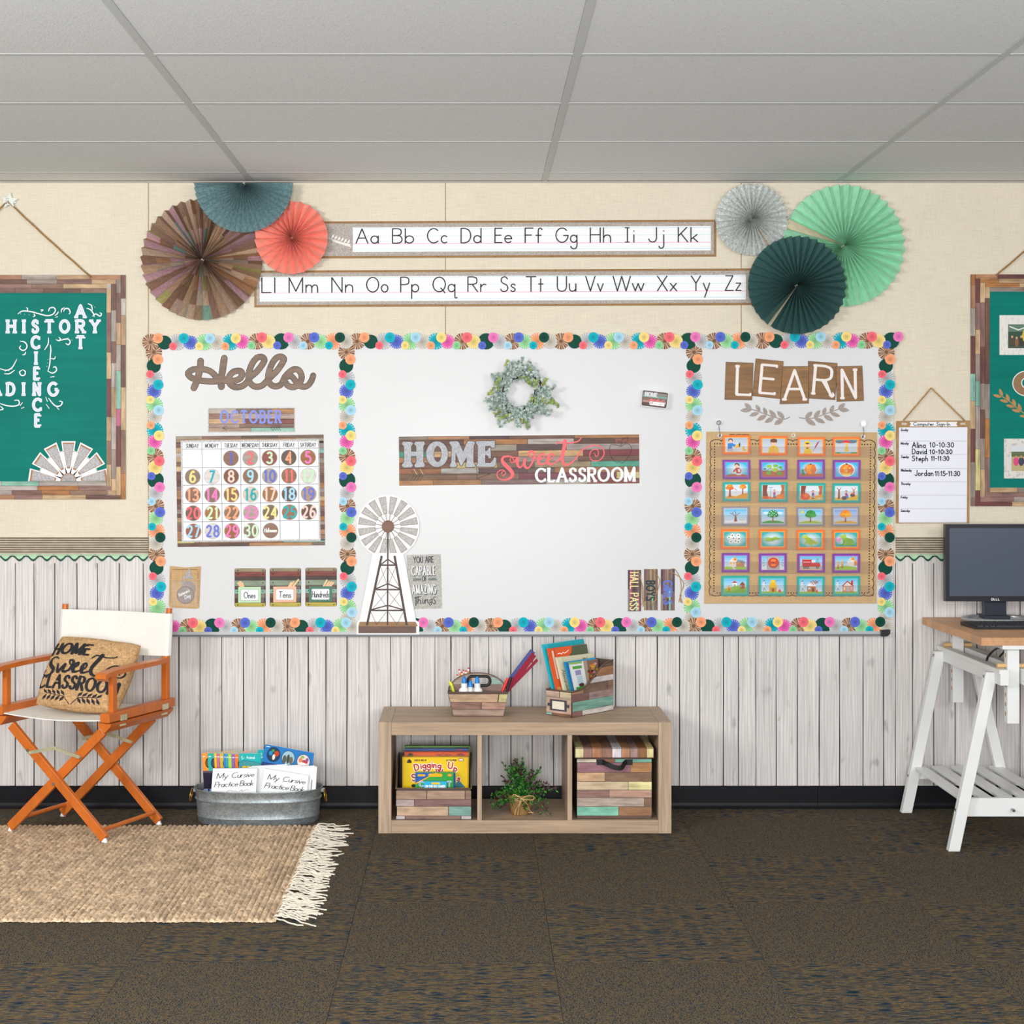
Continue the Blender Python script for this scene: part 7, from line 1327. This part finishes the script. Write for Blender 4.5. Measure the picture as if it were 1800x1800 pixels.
def leaf_book(name, cat, label, q, d, th, c, art=None, group=None, m=None, side='#e9e9ea'):
    """q TL TR BR BL in photo pixels at depth d"""
    t = thing(name, label, cat, (W((q[2][0] + q[3][0]) / 2, q[2][1], d) + Vector((0, th / 2, 0))), group)
    b = MB(c); b.slab(q, d, th, side=side); b.build('pages', m or BKM, t)
    if art:
        a = Art(fn=quadfn(q, 100, 100, d + .0002), eps=.00008); art(a); a.build('cover_print', BKM, t)
strips = ['#f39a34', '#2bb0a8', '#f2b91c', '#c06a94', '#d0b83a', '#3f7fd0', '#2aa9b4', '#b8d83a', '#8a68b8', '#ef7a30']
sx_ = [185, 238, 297, 320, 350, 385, 405, 430, 458, 490]
for i in range(9, -1, -1):
    x0 = sx_[i]; c = strips[i]
    def ab(a, c=c, i=i):
        a.rect(0, 0, 100, 42, c); a.rect(0, 42, 100, 100, '#221a30'); a.rect(0, 42, 100, 47, '#5a4a60'); a.rect(2, 7, 9, 9, '#f4f4f4')
        a.ell(17, 24, 9, 12, '#33281f'); a.ell(17, 24, 7, 9, ('#6a5a48', '#3a4a6a')[i % 2]); a.rect(0, 84, 12, 100, '#8aa4d8')
    q = T5([(x0, 180 + i * 1.2), (x0 + 330, 155 + i * 3), (x0 + 340, 560), (x0 + 22 - i * 1, 575)])
    leaf_book('leaflet_book', 'book', 'thin information book with %s top band, %s from the left in the tub row' % (('orange', 'teal', 'yellow', 'mauve', 'mustard', 'blue', 'aqua', 'lime', 'purple', 'tangerine')[i], ('first', 'second', 'third', 'fourth', 'fifth', 'sixth', 'seventh', 'eighth', 'ninth', 'tenth')[i]), q, .185 + i * .0042, .0026, '#221a30', ab, 'thin banded books in the tub')
def at_(a):
    a.P([(0, 22), (25, 17), (60, 20), (100, 24), (100, 100), (0, 100)], '#44949c'); a.line([(0, 22), (25, 17), (60, 20), (100, 24)], 1.2, '#1c6a78'); a.text('Animal', 34, 13, 7, '#e8fafa', 1.4, fit=38, gap=.2); a.wline([(10, 10), (16, 6), (14, 14), (24, 10)], [1.2] * 4, '#e8fafa')
    for k, (x, w) in enumerate(((15, 16), (34, 14), (51, 14), (68, 16))): a.P([(x, 32), (x + w, 30), (x + w, 50), (x, 52)], '#f2c41c')
leaf_book('picture_book', 'book', 'teal paperback with wavy print just right of the banded row in the tub', T5([(530, 183), (733, 183), (738, 560), (526, 560)]), .233, .003, '#19b0b2', at_, 'teal paperbacks in the tub')
leaf_book('picture_book', 'book', 'second teal paperback, taller and half behind the blue book', T5([(707, 148), (850, 142), (850, 560), (700, 560)]), .229, .003, '#12a8ac', lambda a: (a.P([(0, 32), (50, 28), (100, 30), (100, 100), (0, 100)], '#44949c'), a.wline([(10, 14), (24, 8), (22, 18), (44, 14)], [1.6] * 4, '#e8fafa'), a.rect(14, 44, 30, 60, '#f2c41c')), 'teal paperbacks in the tub')
def ath(a):
    a.P([(0, 42), (100, 44), (100, 100), (0, 100)], '#1e1830'); a.P([(0, 36), (100, 38), (100, 44), (0, 42)], '#2a3a7a')
    a.rect(3, 3, 10, 4.6, '#e8f4fa')
    for x, y, c in ((20, 18, '#1a3a5a'), (50, 20, '#9fc4d4'), (81, 22, '#ead8d4')): a.ell(x, y, 13.5, 15.5, '#14202c'); a.ell(x, y, 12.6, 14.6, c)
    for x, y, rx, ry, c in ((14, 16, 4, 5, '#1c8ac0'), (26, 15, 5, 6, '#c2401c'), (21, 23, 3, 6, '#e8e0d0'), (18, 10, 3, 3, '#3a9a4a'), (43, 24, 4, 9, '#5a5a4a'), (50, 22, 3, 10, '#3c4a4a'), (56, 24, 4, 8, '#6a6a58'), (75, 20, 4, 5, '#d88a5a'), (84, 22, 6, 4, '#c03a4a'), (80, 27, 7, 3, '#f4f0f0'), (88, 17, 3, 4, '#8a5a9a'), (78, 13, 4, 3, '#8aba6a')): a.ell(x, y, rx, ry, c, 10)
    a.text('THE', 9, 60, 12, '#f0eef4', 1.9, fit=17, gap=.25)
leaf_book('picture_book', 'book', 'large blue book starting with THE and three oval photos in the tub', T5([(775, 96), (1230, 178), (1170, 610), (690, 545)]), .243, .006, '#1f78c0', ath)
PW = mat('booklet_paper', attr=True, rough=.6, spec=.3)
def cur(a, dx=0, sl=0):
    ink = '#35343a'; an = math.degrees(math.atan(sl)) * 1
    a.text('My', 10, 34 + 10 * sl, 17, ink, 1.7, fit=24, gap=.14, slant=.2, ang=an); a.text('Cursive', 43, 34 + 43 * sl, 17, ink, 1.6, fit=50, gap=.12, slant=.25, ang=an)
    a.text('Practice', 6, 63 + 6 * sl, 17, ink, 1.6, fit=52, gap=.12, slant=.25, ang=an); a.text('Book', 63, 63 + 63 * sl, 17, ink, 1.7, fit=29, gap=.08, slant=.2, ang=an)
    a.line([(p[0], p[1] + sl * p[0] * .6) for p in S2([(34, 82), (40, 75), (50, 78), (58, 80)], 4)], .9, '#77777f'); a.line([(p[0], p[1] + sl * p[0] * .6) for p in S2([(62, 82), (68, 74), (70, 80), (78, 74), (84, 77)], 4)], .9, '#77777f')
def curL(a): cur(a)
for k in range(3): leaf_book('booklet', 'booklet', 'plain white practice booklet %s behind the right lettered one' % ('just', 'slightly further', 'furthest')[k], T5([(590 + 30 * k, 318 - 9 * k), (1235 - 130 * k, 296 - 7 * k), (1225 - 120 * k, 580), (600 + 20 * k, 580)]), .27 - k * .006, .004, ('#e9e9ec', '#f0f0f2', '#e4e4e8')[k], None, 'white practice booklets in the tub', PW)
leaf_book('booklet', 'booklet', 'white booklet stack at the right end of the tub with small side print', T5([(1110, 300), (1256, 306), (1240, 580), (1100, 580)]), .274, .008, '#f4f4f6', lambda a: (a.line([(55, 18), (58, 60)], 1.4, '#a0a0a8'), a.line([(72, 46), (70, 78)], 5, '#44444c')), 'white practice booklets in the tub', PW)
leaf_book('booklet', 'booklet', 'white booklet titled My Cursive Practice Book on the left side of the tub', T5([(288, 324), (700, 320), (685, 550 + 46), (266, 600)]), .288, .008, '#f4f4f7', lambda a: cur(a, 0, -.06), 'white practice booklets in the tub', PW)
leaf_book('booklet', 'booklet', 'white booklet titled My Cursive Practice Book leaning on the right side of the tub', T5([(770, 322), (1178, 388), (1152, 630), (722, 600)]), .288, .008, '#f2f2f5', lambda a: cur(a, 0, 0), 'white practice booklets in the tub', PW)
# ================================================================ jute rug with cotton fringe
import numpy as np
RX0, RX1, RD0, RD1 = -2.45, -.612, .352, 1.62
t = thing('jute_rug', 'tan braided jute rug with white cotton fringe under the director chair', 'rug', ((RX0 + RX1) / 2, -(RD0 + RD1) / 2, 0))
rw_, st_ = .0196, .036
nx = int((RX1 - RX0) / rw_) * 8; ny = int((RD1 - RD0) / .0034)
xs = np.linspace(RX0, RX1, nx + 1); ds = np.linspace(RD0, RD1, ny + 1); X, Dg = np.meshgrid(xs, ds, indexing='ij')
row = (X - RX0) / rw_; fr = row - np.floor(row); ph = (Dg / st_ + np.floor(row) * .5 + (fr - .5) * .9)
rngj = np.random.RandomState(3); jit = rngj.rand(int(row.max()) + 3)[np.floor(row).astype(int)]
h = .003 + .0115 * np.sqrt(np.clip(np.sin(np.pi * fr), 0, 1)) * (.5 + .5 * np.abs(np.sin(np.pi * (ph + jit)))) + .0006 * rngj.rand(*X.shape)
edge = np.minimum(1, np.minimum((Dg - RD0), (RD1 - Dg)) / .004); h *= .25 + .75 * edge
wob = .003 * np.sin(Dg * 60)
co = np.stack([X, -Dg - .003 * np.sin(X * 45) * 1, h], -1).reshape(-1, 3)
idx = np.arange((nx + 1) * (ny + 1)).reshape(nx + 1, ny + 1); fc_ = np.stack([idx[:-1, :-1], idx[:-1, 1:], idx[1:, 1:], idx[1:, :-1]], -1).reshape(-1, 4)
org = ORG[t.name]; me = bpy.data.meshes.new('braided_rows'); me.vertices.add(len(co)); me.vertices.foreach_set('co', (co - np.array(org)).ravel()); me.loops.add(fc_.size); me.loops.foreach_set('vertex_index', fc_.ravel())
me.polygons.add(len(fc_)); me.polygons.foreach_set('loop_start', np.arange(0, fc_.size, 4)); me.update(calc_edges=True); me.polygons.foreach_set('use_smooth', [True] * len(fc_)); me.validate()
o = bpy.data.objects.new('braided_rows', me); COL.objects.link(o); o.parent = t; o['kind'] = 'stuff'
me.materials.append(mat('jute_braid', '#dcc0a0', rough=.95, spec=.1, layers=(('n', 60, .3, 3), ('v', (51, 30, 51), .3), ('n', 9, .1), ('n', 420, .35, 2)), bump=.0008))
b = MB('#ece4d4')
for i in range(150):
    d0 = RD0 + .004 + i * (RD1 - RD0 - .01) / 150 + R.uniform(-.003, .003); x = RX1 + R.uniform(-.012, 0); y = -d0; z = .008; pts = [(x, y, z)]
    dx, dy = .010, R.uniform(-.004, .004); n = R.randint(10, 15)
    for k in range(n): dy += R.uniform(-.0045, .0045); dy = max(-.009, min(.009, dy)); x += dx * R.uniform(.7, 1.2); y += dy; pts.append((x, y, max(.003, .011 - k * .0012 + R.uniform(-.002, .002)) + (.005 if i % 3 == 0 and k < 7 else 0)))
    b.tube(spline(pts, 2), .0026, 5, vary('#e8dfce', .06))
b.build('fringe', mat('cotton_cord', attr=True, rough=.9, layers=(('n', 300, .12),)), t, smooth=True, kind='stuff')
# ================================================================ director chair
CW = mat('orange_stained_wood', '#cb6c28', rough=.36, spec=.4, layers=(('n', (14, 14, 14), .12), ('s', (60, 60, 9), .12, 4)), coat=.15)
CVS = mat('white_canvas', '#f2efe8', rough=.9, spec=.1, layers=(('n', (500, 500, 60), .05), ('n', (60, 60, 500), .05), ('n', 6, .03)))
ZB = mat('zinc_bracket', '#d6d2ae', rough=.35, metal=.5, layers=(('n', 30, .2),))
CO = Vector((-1.512, -.375, 0)); th = math.radians(-22.3); UR = Vector((math.cos(th), math.sin(th), 0)); VB = Vector((-math.sin(th), math.cos(th), 0))
def K(u, v, z): return CO + UR * u + VB * v + Vector((0, 0, z))
RUGZ = lambda u, v: .012 if -K(u, v, 0)[1] > RD0 else .0
t = thing('director_chair', 'orange wood folding director chair with white canvas seat and back', 'chair', K(0, 0, 0))
UPV = lambda a, c: VB
for v, s in ((-.19, 1), (.17, 1), (-.172, -1), (.152, -1)):     # four crossed legs
    fz = RUGZ(-.225 * s * -1 if 0 else .225 * s, v) + .014
    a_, c_ = K(.225 * s, v, fz), K(-.205 * s, v, .425)
    b = MB(); b.bar(a_, c_, .018, .036, VB.cross((c_ - a_).normalized())); lg = b.build('leg', CW, t, bevel=.002)
    b = MB(); p = K(.223 * s, v, RUGZ(.225 * s, v)); b.lathe([(.011, -.001), (.012, .004), (.008, .010), (.008, .016)], p, 14); b.build('foot_glide', mat('white_nylon', '#eeeeee', rough=.4), lg, smooth='auto')
for s in (-1, 1):
    b = MB(); b.tube([K(.208 * s, -.175, .055), K(.208 * s, .155, .05)], .0085, 12); b.build('stretcher', CW, t, smooth='auto')
    # hinged wedge rail under the seat and the side rail above it
    b = MB(); b.prism([K(.24 * s - .03, -.215, .462), K(.24 * s + .03, -.215, .462), K(.24 * s + .024, -.215, .45), K(.24 * s, -.215, .425), K(.24 * s - .028, -.215, .448)], VB * .42); b.build('lower_rail', CW, t, bevel=.0015)
    b = MB(); b.bar(K(.245 * s, -.222, .482), K(.245 * s, .222, .482), .042, .034); b.build('side_rail', CW, t, bevel=.003)
    for v in (-.13, .15):
        b = MB(); b.bar(K(.267 * s, v - .02, .474), K(.267 * s, v + .02, .474), .003, .022); b.bar(K((.262) * s, v - .02, .452), K((.262) * s, v + .02, .452), .003, .02); b.build('hinge_plate', ZB, t, bevel=.0005)
    b = MB(); b.bar(K(.245 * s, -.17, .496), K(.245 * s, -.17, .642), .022, .03, VB); b.build('arm_post', CW, t, bevel=.004)
    b = MB(); b.bar(K(.245 * s, .185, .496), K(.245 * s, .185, .665), .03, .024, VB); b.build('back_post', CW, t, bevel=.005)
    b = MB(); b.tube([K(.247 * s, .187, .655), K(.25 * s, .203, .856)], .0125, 14); b.build('back_spindle', CW, t, smooth='auto')
    b = MB(); q = spline([K(.247 * s, -.245, .628), K(.246 * s, -.225, .645), K(.245 * s, -.1, .651), K(.244 * s, .06, .652), K(.244 * s, .18, .652)], 6)
    vs = []
    for i, p in enumerate(q):
        w = .024 if i < len(q) * .75 else .024 - .010 * (i / len(q) - .75) * 4; hgt = .009
        tt = (q[min(i + 1, len(q) - 1)] - q[max(i - 1, 0)]).normalized(); un = UR.cross(tt).normalized()
        vs += [p + UR * w + un * hgt, p - UR * w + un * hgt, p - UR * w - un * hgt, p + UR * w - un * hgt]
    n = len(q); fs = [(3, 2, 1, 0), tuple((n - 1) * 4 + k for k in range(4))] + [(i * 4 + k, i * 4 + (k + 1) % 4, i * 4 + 4 + (k + 1) % 4, i * 4 + 4 + k) for i in range(n - 1) for k in range(4)]
    b.mesh(vs, fs); b.build('armrest', CW, t, bevel=.003)
# seat and back canvas
b = MB(); n = 14; g = []
for i in range(n + 1):
    u = -.235 + .47 * i / n; sg = -.012 * math.sin(PI * i / n); g.append([K(u, v, .474 + sg) for v in (-.212, -.1, 0, .1, .21)])
for i in range(n):
    for j in range(4): b.face([g[i][j], g[i + 1][j], g[i + 1][j + 1], g[i][j + 1]])
    b.face([g[i][0], g[i + 1][0], g[i + 1][0] - Vector((0, 0, .004)), g[i][0] - Vector((0, 0, .004))])
b.build('canvas_seat', CVS, t, smooth=True)
b = MB(); front = []; rows_ = [.670, .70, .75, .80, .836]
prf_ = [(-.25, .204), (-.262, .2), (-.266, .188), (-.262, .176), (-.25, .1715)] + [(-.25 + .5 * k / 16, .1715 + .02 * math.sin(PI * k / 16)) for k in range(1, 16)] + [(.25, .1715), (.262, .176), (.266, .188), (.262, .2), (.25, .204)]
pts = [[K(u, v + (z - .67) * .085, z - (.006 * math.sin(PI * (u + .25) / .5) if z < .7 else (-.0 if z < .8 else -.0))) for z in rows_] for u, v in prf_]
for i in range(len(pts) - 1):
    for j in range(4): b.face([pts[i][j], pts[i + 1][j], pts[i + 1][j + 1], pts[i][j + 1]])
b.build('canvas_back', CVS, t, smooth=True)
sg = MB()
# folding metal links between the legs, front and back
for v, hi in ((-.2, .352), (.14, .352)):
    b = MB()
    for s in (-1, 1): a_, c_ = K(.115 * s, v, .325), K(.0, v - .002 * s, hi); b.bar(a_, c_, .003, .013, VB.cross((c_ - a_).normalized()))
    for u, z in ((-.115, .325), (.115, .325), (0, hi)): b.tube([K(u, v - .006, z), K(u, v + .006, z)], .0045, 10)
    b.build('folding_link', ZB, t)
for u, v, z in ((0, -.202, .215), (-.12, -.202, .335), (0, -.1825 + .345, .215)):
    b = MB(); b.tube([K(u, v - .004, z), K(u, v + .004, z)], .0058, 12); b.build('rivet', mat('steel_rivet', '#b9bab2', rough=.3, metal=.9), t)
# ---- burlap pillow
t = thing('throw_pillow', 'tan burlap pillow lettered HOME Sweet CLASSROOM leaning in the director chair', 'pillow', K(0, 0, .48))
Q = [W(108, 1117, .27), W(251, 1133, .315), W(206, 1256, .515), W(60, 1240, .455)]   # TL TR BR BL
cn = ((Q[1] - Q[0]).cross(Q[3] - Q[0])).normalized(); cn = cn if cn[1] < 0 else -cn
def pp(x, y):    # x,y in 0..1 ; pinched edges
    bx_ = 1 - .10 * math.sin(PI * y) * 1; by_ = 1 - .07 * math.sin(PI * x)
    X_ = .5 + (x - .5) * (.97 + .05 * math.sin(PI * y)); Y_ = .5 + (y - .5) * (.96 + (.07 if y > .5 else .0) * math.sin(PI * x))
    return Q[0] * (1 - X_) * (1 - Y_) + Q[1] * X_ * (1 - Y_) + Q[2] * X_ * Y_ + Q[3] * (1 - X_) * Y_
def puff(x, y):
    x = min(max(x, 0), 1); y = min(max(y, 0), 1)
    e = (max(0, 16 * x * (1 - x) * y * (1 - y))) ** .36; wr = .003 * math.sin(24 * x + 9 * y) * (1 - y) * x + .002 * math.sin(31 * y - 12 * x)
    return .07 * e + wr * (1 - abs(2 * x - 1)) * 1
b = MB('#b88f5c'); n = 80; F_ = [[pp(i / n, j / n) + cn * puff(i / n, j / n) for j in range(n + 1)] for i in range(n + 1)]; Bk = [[pp(i / n, j / n) - cn * puff(i / n, j / n) * .8 for j in range(n + 1)] for i in range(n + 1)]
vs = [p for r_ in F_ for p in r_] + [p for r_ in Bk for p in r_]; m_ = (n + 1) ** 2; ix = lambda i, j: i * (n + 1) + j
fs = [(ix(i, j), ix(i, j + 1), ix(i + 1, j + 1), ix(i + 1, j)) for i in range(n) for j in range(n)] + [(m_ + ix(i, j), m_ + ix(i + 1, j), m_ + ix(i + 1, j + 1), m_ + ix(i, j + 1)) for i in range(n) for j in range(n)]
b.mesh(vs, fs); b.build('cushion', mat('pillow_burlap', '#cfa778', rough=.95, spec=.1, layers=(('n', (60, 60, 330), .3, 2), ('n', (330, 60, 60), .3, 2), ('n', 12, .08)), bump=.0006), t, smooth=True)
pa = Art(fn=lambda x, y, e: pp(x / 100, y / 100) + cn * (puff(x / 100, y / 100) + .0022 + e))
ink = '#26262b'
pa.text('HOME', 4, 34, 16.5, ink, 4.2, fit=45, gap=.32, serif=.12, ct=.25)
for q, w in (([(16, 42), (12, 39), (7, 42), (8, 50), (14, 57), (12, 64), (5, 65), (1, 60), (4, 57)], [1.4, 2, 3, 4, 4, 3, 2, 1.4, 1.2]), ([(18, 50), (21, 61), (27, 50), (27, 60), (34, 58), (36, 46), (31, 44), (33, 50), (38, 51)], [2, 3.4, 3, 3, 3, 3, 2.4, 1.5, 1.5]),
             ([(39, 55), (43, 50), (42, 47), (38, 52), (40, 60), (46, 58), (51, 54), (53, 50), (51, 47), (48, 52), (50, 60), (57, 57)], [1.6, 2, 2.6, 4, 3.6, 2, 2, 2, 2.6, 4, 3.4, 1.8]),
             ([(66, 32), (62, 44), (59, 56), (65, 62), (73, 56), (80, 46), (89, 43), (96, 50), (93, 58), (86, 58), (85, 52), (90, 50), (91, 55)], [4.6, 4.4, 4, 2.8, 1.8, 1.6, 1.6, 1.6, 1.6, 1.5, 1.4, 1.2, 1.2]), ([(55, 38), (60, 33), (70, 35), (79, 33), (82, 30)], [1.5, 2, 1.8, 1.6, 1.4])): pa.wline(q, [v * 1.12 for v in w], ink, 4)
pa.text('CLASSROOM', 0, 81, 15.5, ink, 3.7, fit=94, gap=.3, serif=.12, ct=.3)
for sgn in (1, -1):
    cx_ = 45 + sgn * 1; pa.line([(cx_, 97), (cx_ + sgn * 8, 90), (cx_ + sgn * 30, 88)], .8, ink)
    for k in range(5):
        x = cx_ + sgn * (7 + k * 5.6)
        for dy in (-6.5, 6.5): pa.P([(x, 89.5 - k * .2), (x + sgn * 1, 89.5 + dy * .6), (x + sgn * 5.5, 89.5 + dy), (x + sgn * 4.5, 89.5 + dy * .4)], ink, same=True)
pa.build('black_lettering', mat('black_ink', '#222228', rough=.8), t)
# ================================================================ desk on trestles
BB_ = mat('beech_block', '#d2a075', rough=.45, spec=.4, rnd=.07, layers=(('n', (22, 3, 22), .14, 4), ('s', (70, 5, 70), .12)))
BE_ = BB_
t = thing('desk_top', 'pale butcher block desk top resting on white trestles at the right', 'desk top', (2.4, -.4, .766))
dx0, dz0, dz1 = 1.862, .766, .795; n = 12; dd_ = [.03 + .75 * k / n for k in range(n + 1)]
for k in range(n):
    x = dx0; first = True
    while x < 3.06:
        x2 = min(x + (R.uniform(.28, .55) if not first else R.uniform(.1, .5)), 3.06); first = False
        b = MB(); b.box((x, -dd_[k + 1] + .0001, dz0), (x2 - .0001, -dd_[k] - .0001, dz1)); b.build('wood_block', BB_, t); x = x2
WP = mat('white_painted_wood', '#e9eae8', rough=.35, spec=.4, layers=(('n', 8, .03),)); PEG = mat('beech_peg', '#d9b27c', rough=.6)
def trestle(ox, label):
    t = thing('trestle', label, 'trestle', (1.985 + ox, -.4, 0), 'white desk trestles')
    for xa, xb in ((1.925, 1.958), (2.012, 2.045)):
        b = MB(); b.box((xa + ox, -.80, .622), (xb + ox, -.03, .680)); b.build('beam', WP, t, bevel=.002)
        b = MB(); b.box((xa + ox - (.004 if xa < 1.95 else -.033), -.80, .664), (xb + ox + (-.033 if xa < 1.95 else .004), -.03, .680)); b.build('beam_lip', WP, t, bevel=.001)
    for s, xt, xf in ((-1, 1.917, 1.778), (1, 2.053, 2.205)):
        for d_ in (.085, .715):
            a_, c_ = Vector((xf + ox, -d_, .001)), Vector((xt + ox, -d_, .662)); v = (c_ - a_).normalized()
            b = MB(); hw = .021; q = []
            p0 = [a_ + Vector((-hw, -.016, 0)), a_ + Vector((hw, -.016, 0)), a_ + Vector((hw, .016, 0)), a_ + Vector((-hw, .016, 0))]; p1 = [p + (c_ - a_) for p in p0]
            b.mesh(p0 + p1, [(3, 2, 1, 0), (4, 5, 6, 7), (0, 1, 5, 4), (1, 2, 6, 5), (2, 3, 7, 6), (3, 0, 4, 7)]); lg = b.build('leg', WP, t, bevel=.0015)
            for z in (.645, .15):
                p = a_ + (c_ - a_) * (z / .662); b = MB(); b.tube([p + Vector((-.024 if s < 0 else .016, -.0, 0)), p + Vector((-.016 if s < 0 else .024, 0, 0))], .0055, 10); b.build('bolt', mat('steel_bolt', '#8f9496', rough=.3, metal=.8), lg)
    for d_, tz in ((.745, .478), (.095, .455)):
        b = MB(); b.box((1.963 + ox, -d_ - .018, tz), (2.007 + ox, -d_ + .018, .752)); up = b.build('height_post', WP, t, bevel=.001)
        for z in (.505, .54, .575, .61, .72): b = MB('#c9935c'); b.box((1.9615 + ox, -d_ - .003, z), (1.9635 + ox, -d_ + .003, z + .014)); b.build('peg_hole', mat('peg_hole', '#b07a4a', rough=.8), up)
        b = MB(); b.tube([(1.93 + ox, -d_, .689), (2.045 + ox, -d_, .689)], .0085, 10); b.build('dowel', PEG, up, smooth='auto')
    b = MB(); b.box((1.94 + ox, -.78, .752), (2.03 + ox, -.06, .766)); b.build('top_support', WP, t, bevel=.001)
    xl = lambda z: 1.778 + (1.917 - 1.778) * z / .662; xr = lambda z: 2.205 + (2.053 - 2.205) * z / .662
    for d_, lab in ((.715, 'f'), (.085, 'b')):
        b = MB(); b.prism([(xl(.192) + ox, -d_ + .012, .192), (xr(.192) + ox, -d_ + .012, .192), (xr(.124) + ox, -d_ + .012, .124), (xl(.124) + ox, -d_ + .012, .124)] if lab == 'f' else [(xl(.175) + ox, -d_ - .012, .175), (xr(.175) + ox, -d_ - .012, .175), (xr(.14) + ox, -d_ - .012, .14), (xl(.14) + ox, -d_ - .012, .14)], (0, .02, 0)); b.build('shelf_rail', WP, t, bevel=.001)
        if lab == 'f':
            b = MB(); b.tube([(2.0 + ox, -d_ - .0105, .15), (2.0 + ox, -d_ + .01, .15)], .0055, 10); b.build('bolt', MATS['steel_bolt'], t)
    for k in range(5):
        x = 1.835 + k * .078 + ox; b = MB(); b.box((x - .024, -.70, .178), (x + .024, -.07, .190)); b.build('shelf_slat', WP, t, bevel=.0015)
trestle(0, 'white adjustable trestle with slatted lower shelf at the left end of the desk')
# monitor
md = .14; t = thing('computer_monitor', 'black flat screen computer monitor on a ring shaped stand on the desk', 'monitor', (2.155, -.12, .796))
ms = F / (D - md); mX = lambda px: (px - CXP) / ms; mZ = lambda y: EYE + (CYP - y) / ms
x0, x1, z0, z1 = mX(1662), mX(1843), mZ(1057), mZ(921.5)
b = MB(); b.prism([(x0, -md, z0), (x1, -md, z0), (x1, -md, z1), (x0, -md, z1)], (0, .03, 0), holes=[[(x0 + .016, -md, z0 + .021), (x1 - .016, -md, z0 + .021), (x1 - .016, -md, z1 - .015), (x0 + .016, -md, z1 - .015)]]); b.box((x0 + .012, -md + .014, z0 + .012), (x1 - .012, -md + .042, z1 - .012)); mon = b.build('bezel', mat('black_bezel', '#201f28', rough=.35), t, bevel=.0025)
b = MB(); b.box((x0 + .0155, -md + .0035, z0 + .0205), (x1 - .0155, -md + .006, z1 - .0145)); b.build('screen', mat('dark_screen', '#454f60', rough=.28, spec=.8, coat=.2), t)
a = Art(fn=lambda x, y, e: Vector((mX(x), -md - .0006 - e, mZ(y)))); a.text('D', 1742.7, 1055.1, 3.3, '#dfe0e4', 1, fit=2.8); a.text('LL', 1750.8, 1055.1, 3.3, '#dfe0e4', 1, fit=5.4, gap=.55); a.text('E', 1747.2, 1055.4, 3.3, '#dfe0e4', .9, ang=-28, ws=1.0); a.build('logo_lettering', PRINT, mon)
b = MB(); b.box((mX(1733), -md + .03, .806), (mX(1774), -md + .055, z0 + .10)); b.build('neck', mat('navy_black', '#262a38', rough=.4), t, bevel=.003)
b = MB(); cxm = mX(1753.5)
prm = [(.148, 0), (.150, .004), (.146, .012), (.138, .014), (.124, .010), (.122, 0)]; vs = []
for r, z in prm: vs += [(cxm + r * math.cos(2 * PI * k / 56), -.155 + r * .76 * math.sin(2 * PI * k / 56), .7955 + z) for k in range(56)]
m6 = len(prm); b.mesh(vs, [((i % m6) * 56 + k, (i % m6) * 56 + (k + 1) % 56, ((i + 1) % m6) * 56 + (k + 1) % 56, ((i + 1) % m6) * 56 + k) for i in range(m6) for k in range(56)]); b.build('ring_base', mat('silver_plastic', '#a9acb0', rough=.3, metal=.4), t, smooth='auto')
b = MB(); b.box((mX(1731), -md - .002 + 0, .7975), (mX(1776), -md + .10, .812)); b.build('neck_foot', MATS['navy_black'], t, bevel=.003)
b = MB(); b.lathe([(.121, .0012), (.121, .0028)], (cxm, -.155, .7952), 48, 1, .76); b.build('white_insert', mat('white_plastic', '#ededed', rough=.4), t)
# keyboard
t = thing('keyboard', 'black computer keyboard lying at the front of the desk', 'keyboard', (2.15, -.42, .795))
b = MB(); kx0, kx1 = 1.924, 2.38; b.prism([(kx0 + .006, -.502, .7955), (kx0 + .006, -.502, .802), (kx0, -.335, .810), (kx0, -.335, .7955)], (kx1 - kx0, 0, 0)); b.build('case', mat('black_plastic_satin', '#19191c', rough=.4), t, bevel=.003)
b = MB(); n = 0
def keycap(b, x, d, w, dd=.0155):
    z = .8008 + (.502 - d) / .167 * .008; g_ = .0015
    lo = [(x, -d, z), (x + w, -d, z), (x + w, -d + dd, z + .0015), (x, -d + dd, z + .0015)]; up = [(x + g_, -d + .002, z + .0075), (x + w - g_, -d + .002, z + .0075), (x + w - g_, -d + dd - .0015, z + .0088), (x + g_, -d + dd - .0015, z + .0088)]
    b.mesh(lo + up, [(4, 5, 6, 7), (0, 1, 5, 4), (1, 2, 6, 5), (2, 3, 7, 6), (3, 0, 4, 7)])
KM = mat('key_plastic', '#222226', rough=.5)
for r in range(6):
    d = .492 - r * .0195 - (.006 if r == 5 else 0); x = kx0 + .018 + (.0 if r != 2 else .0)
    ws = {0: [.024, .02, .022, .11, .022, .02, .02, .024], 1: [.042] + [.0178] * 10 + [.046], 2: [.033] + [.0178] * 11 + [.036], 3: [.028] + [.0178] * 12 + [.024], 4: [.0178] * 13 + [.034], 5: [.0178] * 13}[r]
    for w in ws:
        b = MB(); keycap(b, x, d, w); b.build('key', KM, t); x += w + .0013
    x = kx0 + .30
    for w in ([.0178] * 3 + [0] + [.0178] * 4):
        if w == 0: x += .008; continue
        if x + w < kx1 - .01: b = MB(); keycap(b, x, d, w); b.build('key', KM, t)
        x += w + .0013
b = MB(); b.tube(spline([W(1767, 1137, .62), W(1752, 1140, .5), W(1742, 1148, .42), W(1735, 1158, .4), W(1731, 1180, .3)], 6), .004, 8); b.tube(spline([W(1769, 1139, .6), W(1764, 1147, .5), W(1757, 1156, .42), W(1754, 1175, .3)], 6), .004, 8)
b.build('cable', BLACKP, smooth=True, label='black cable looping down behind the desk trestle posts', cat='cable')
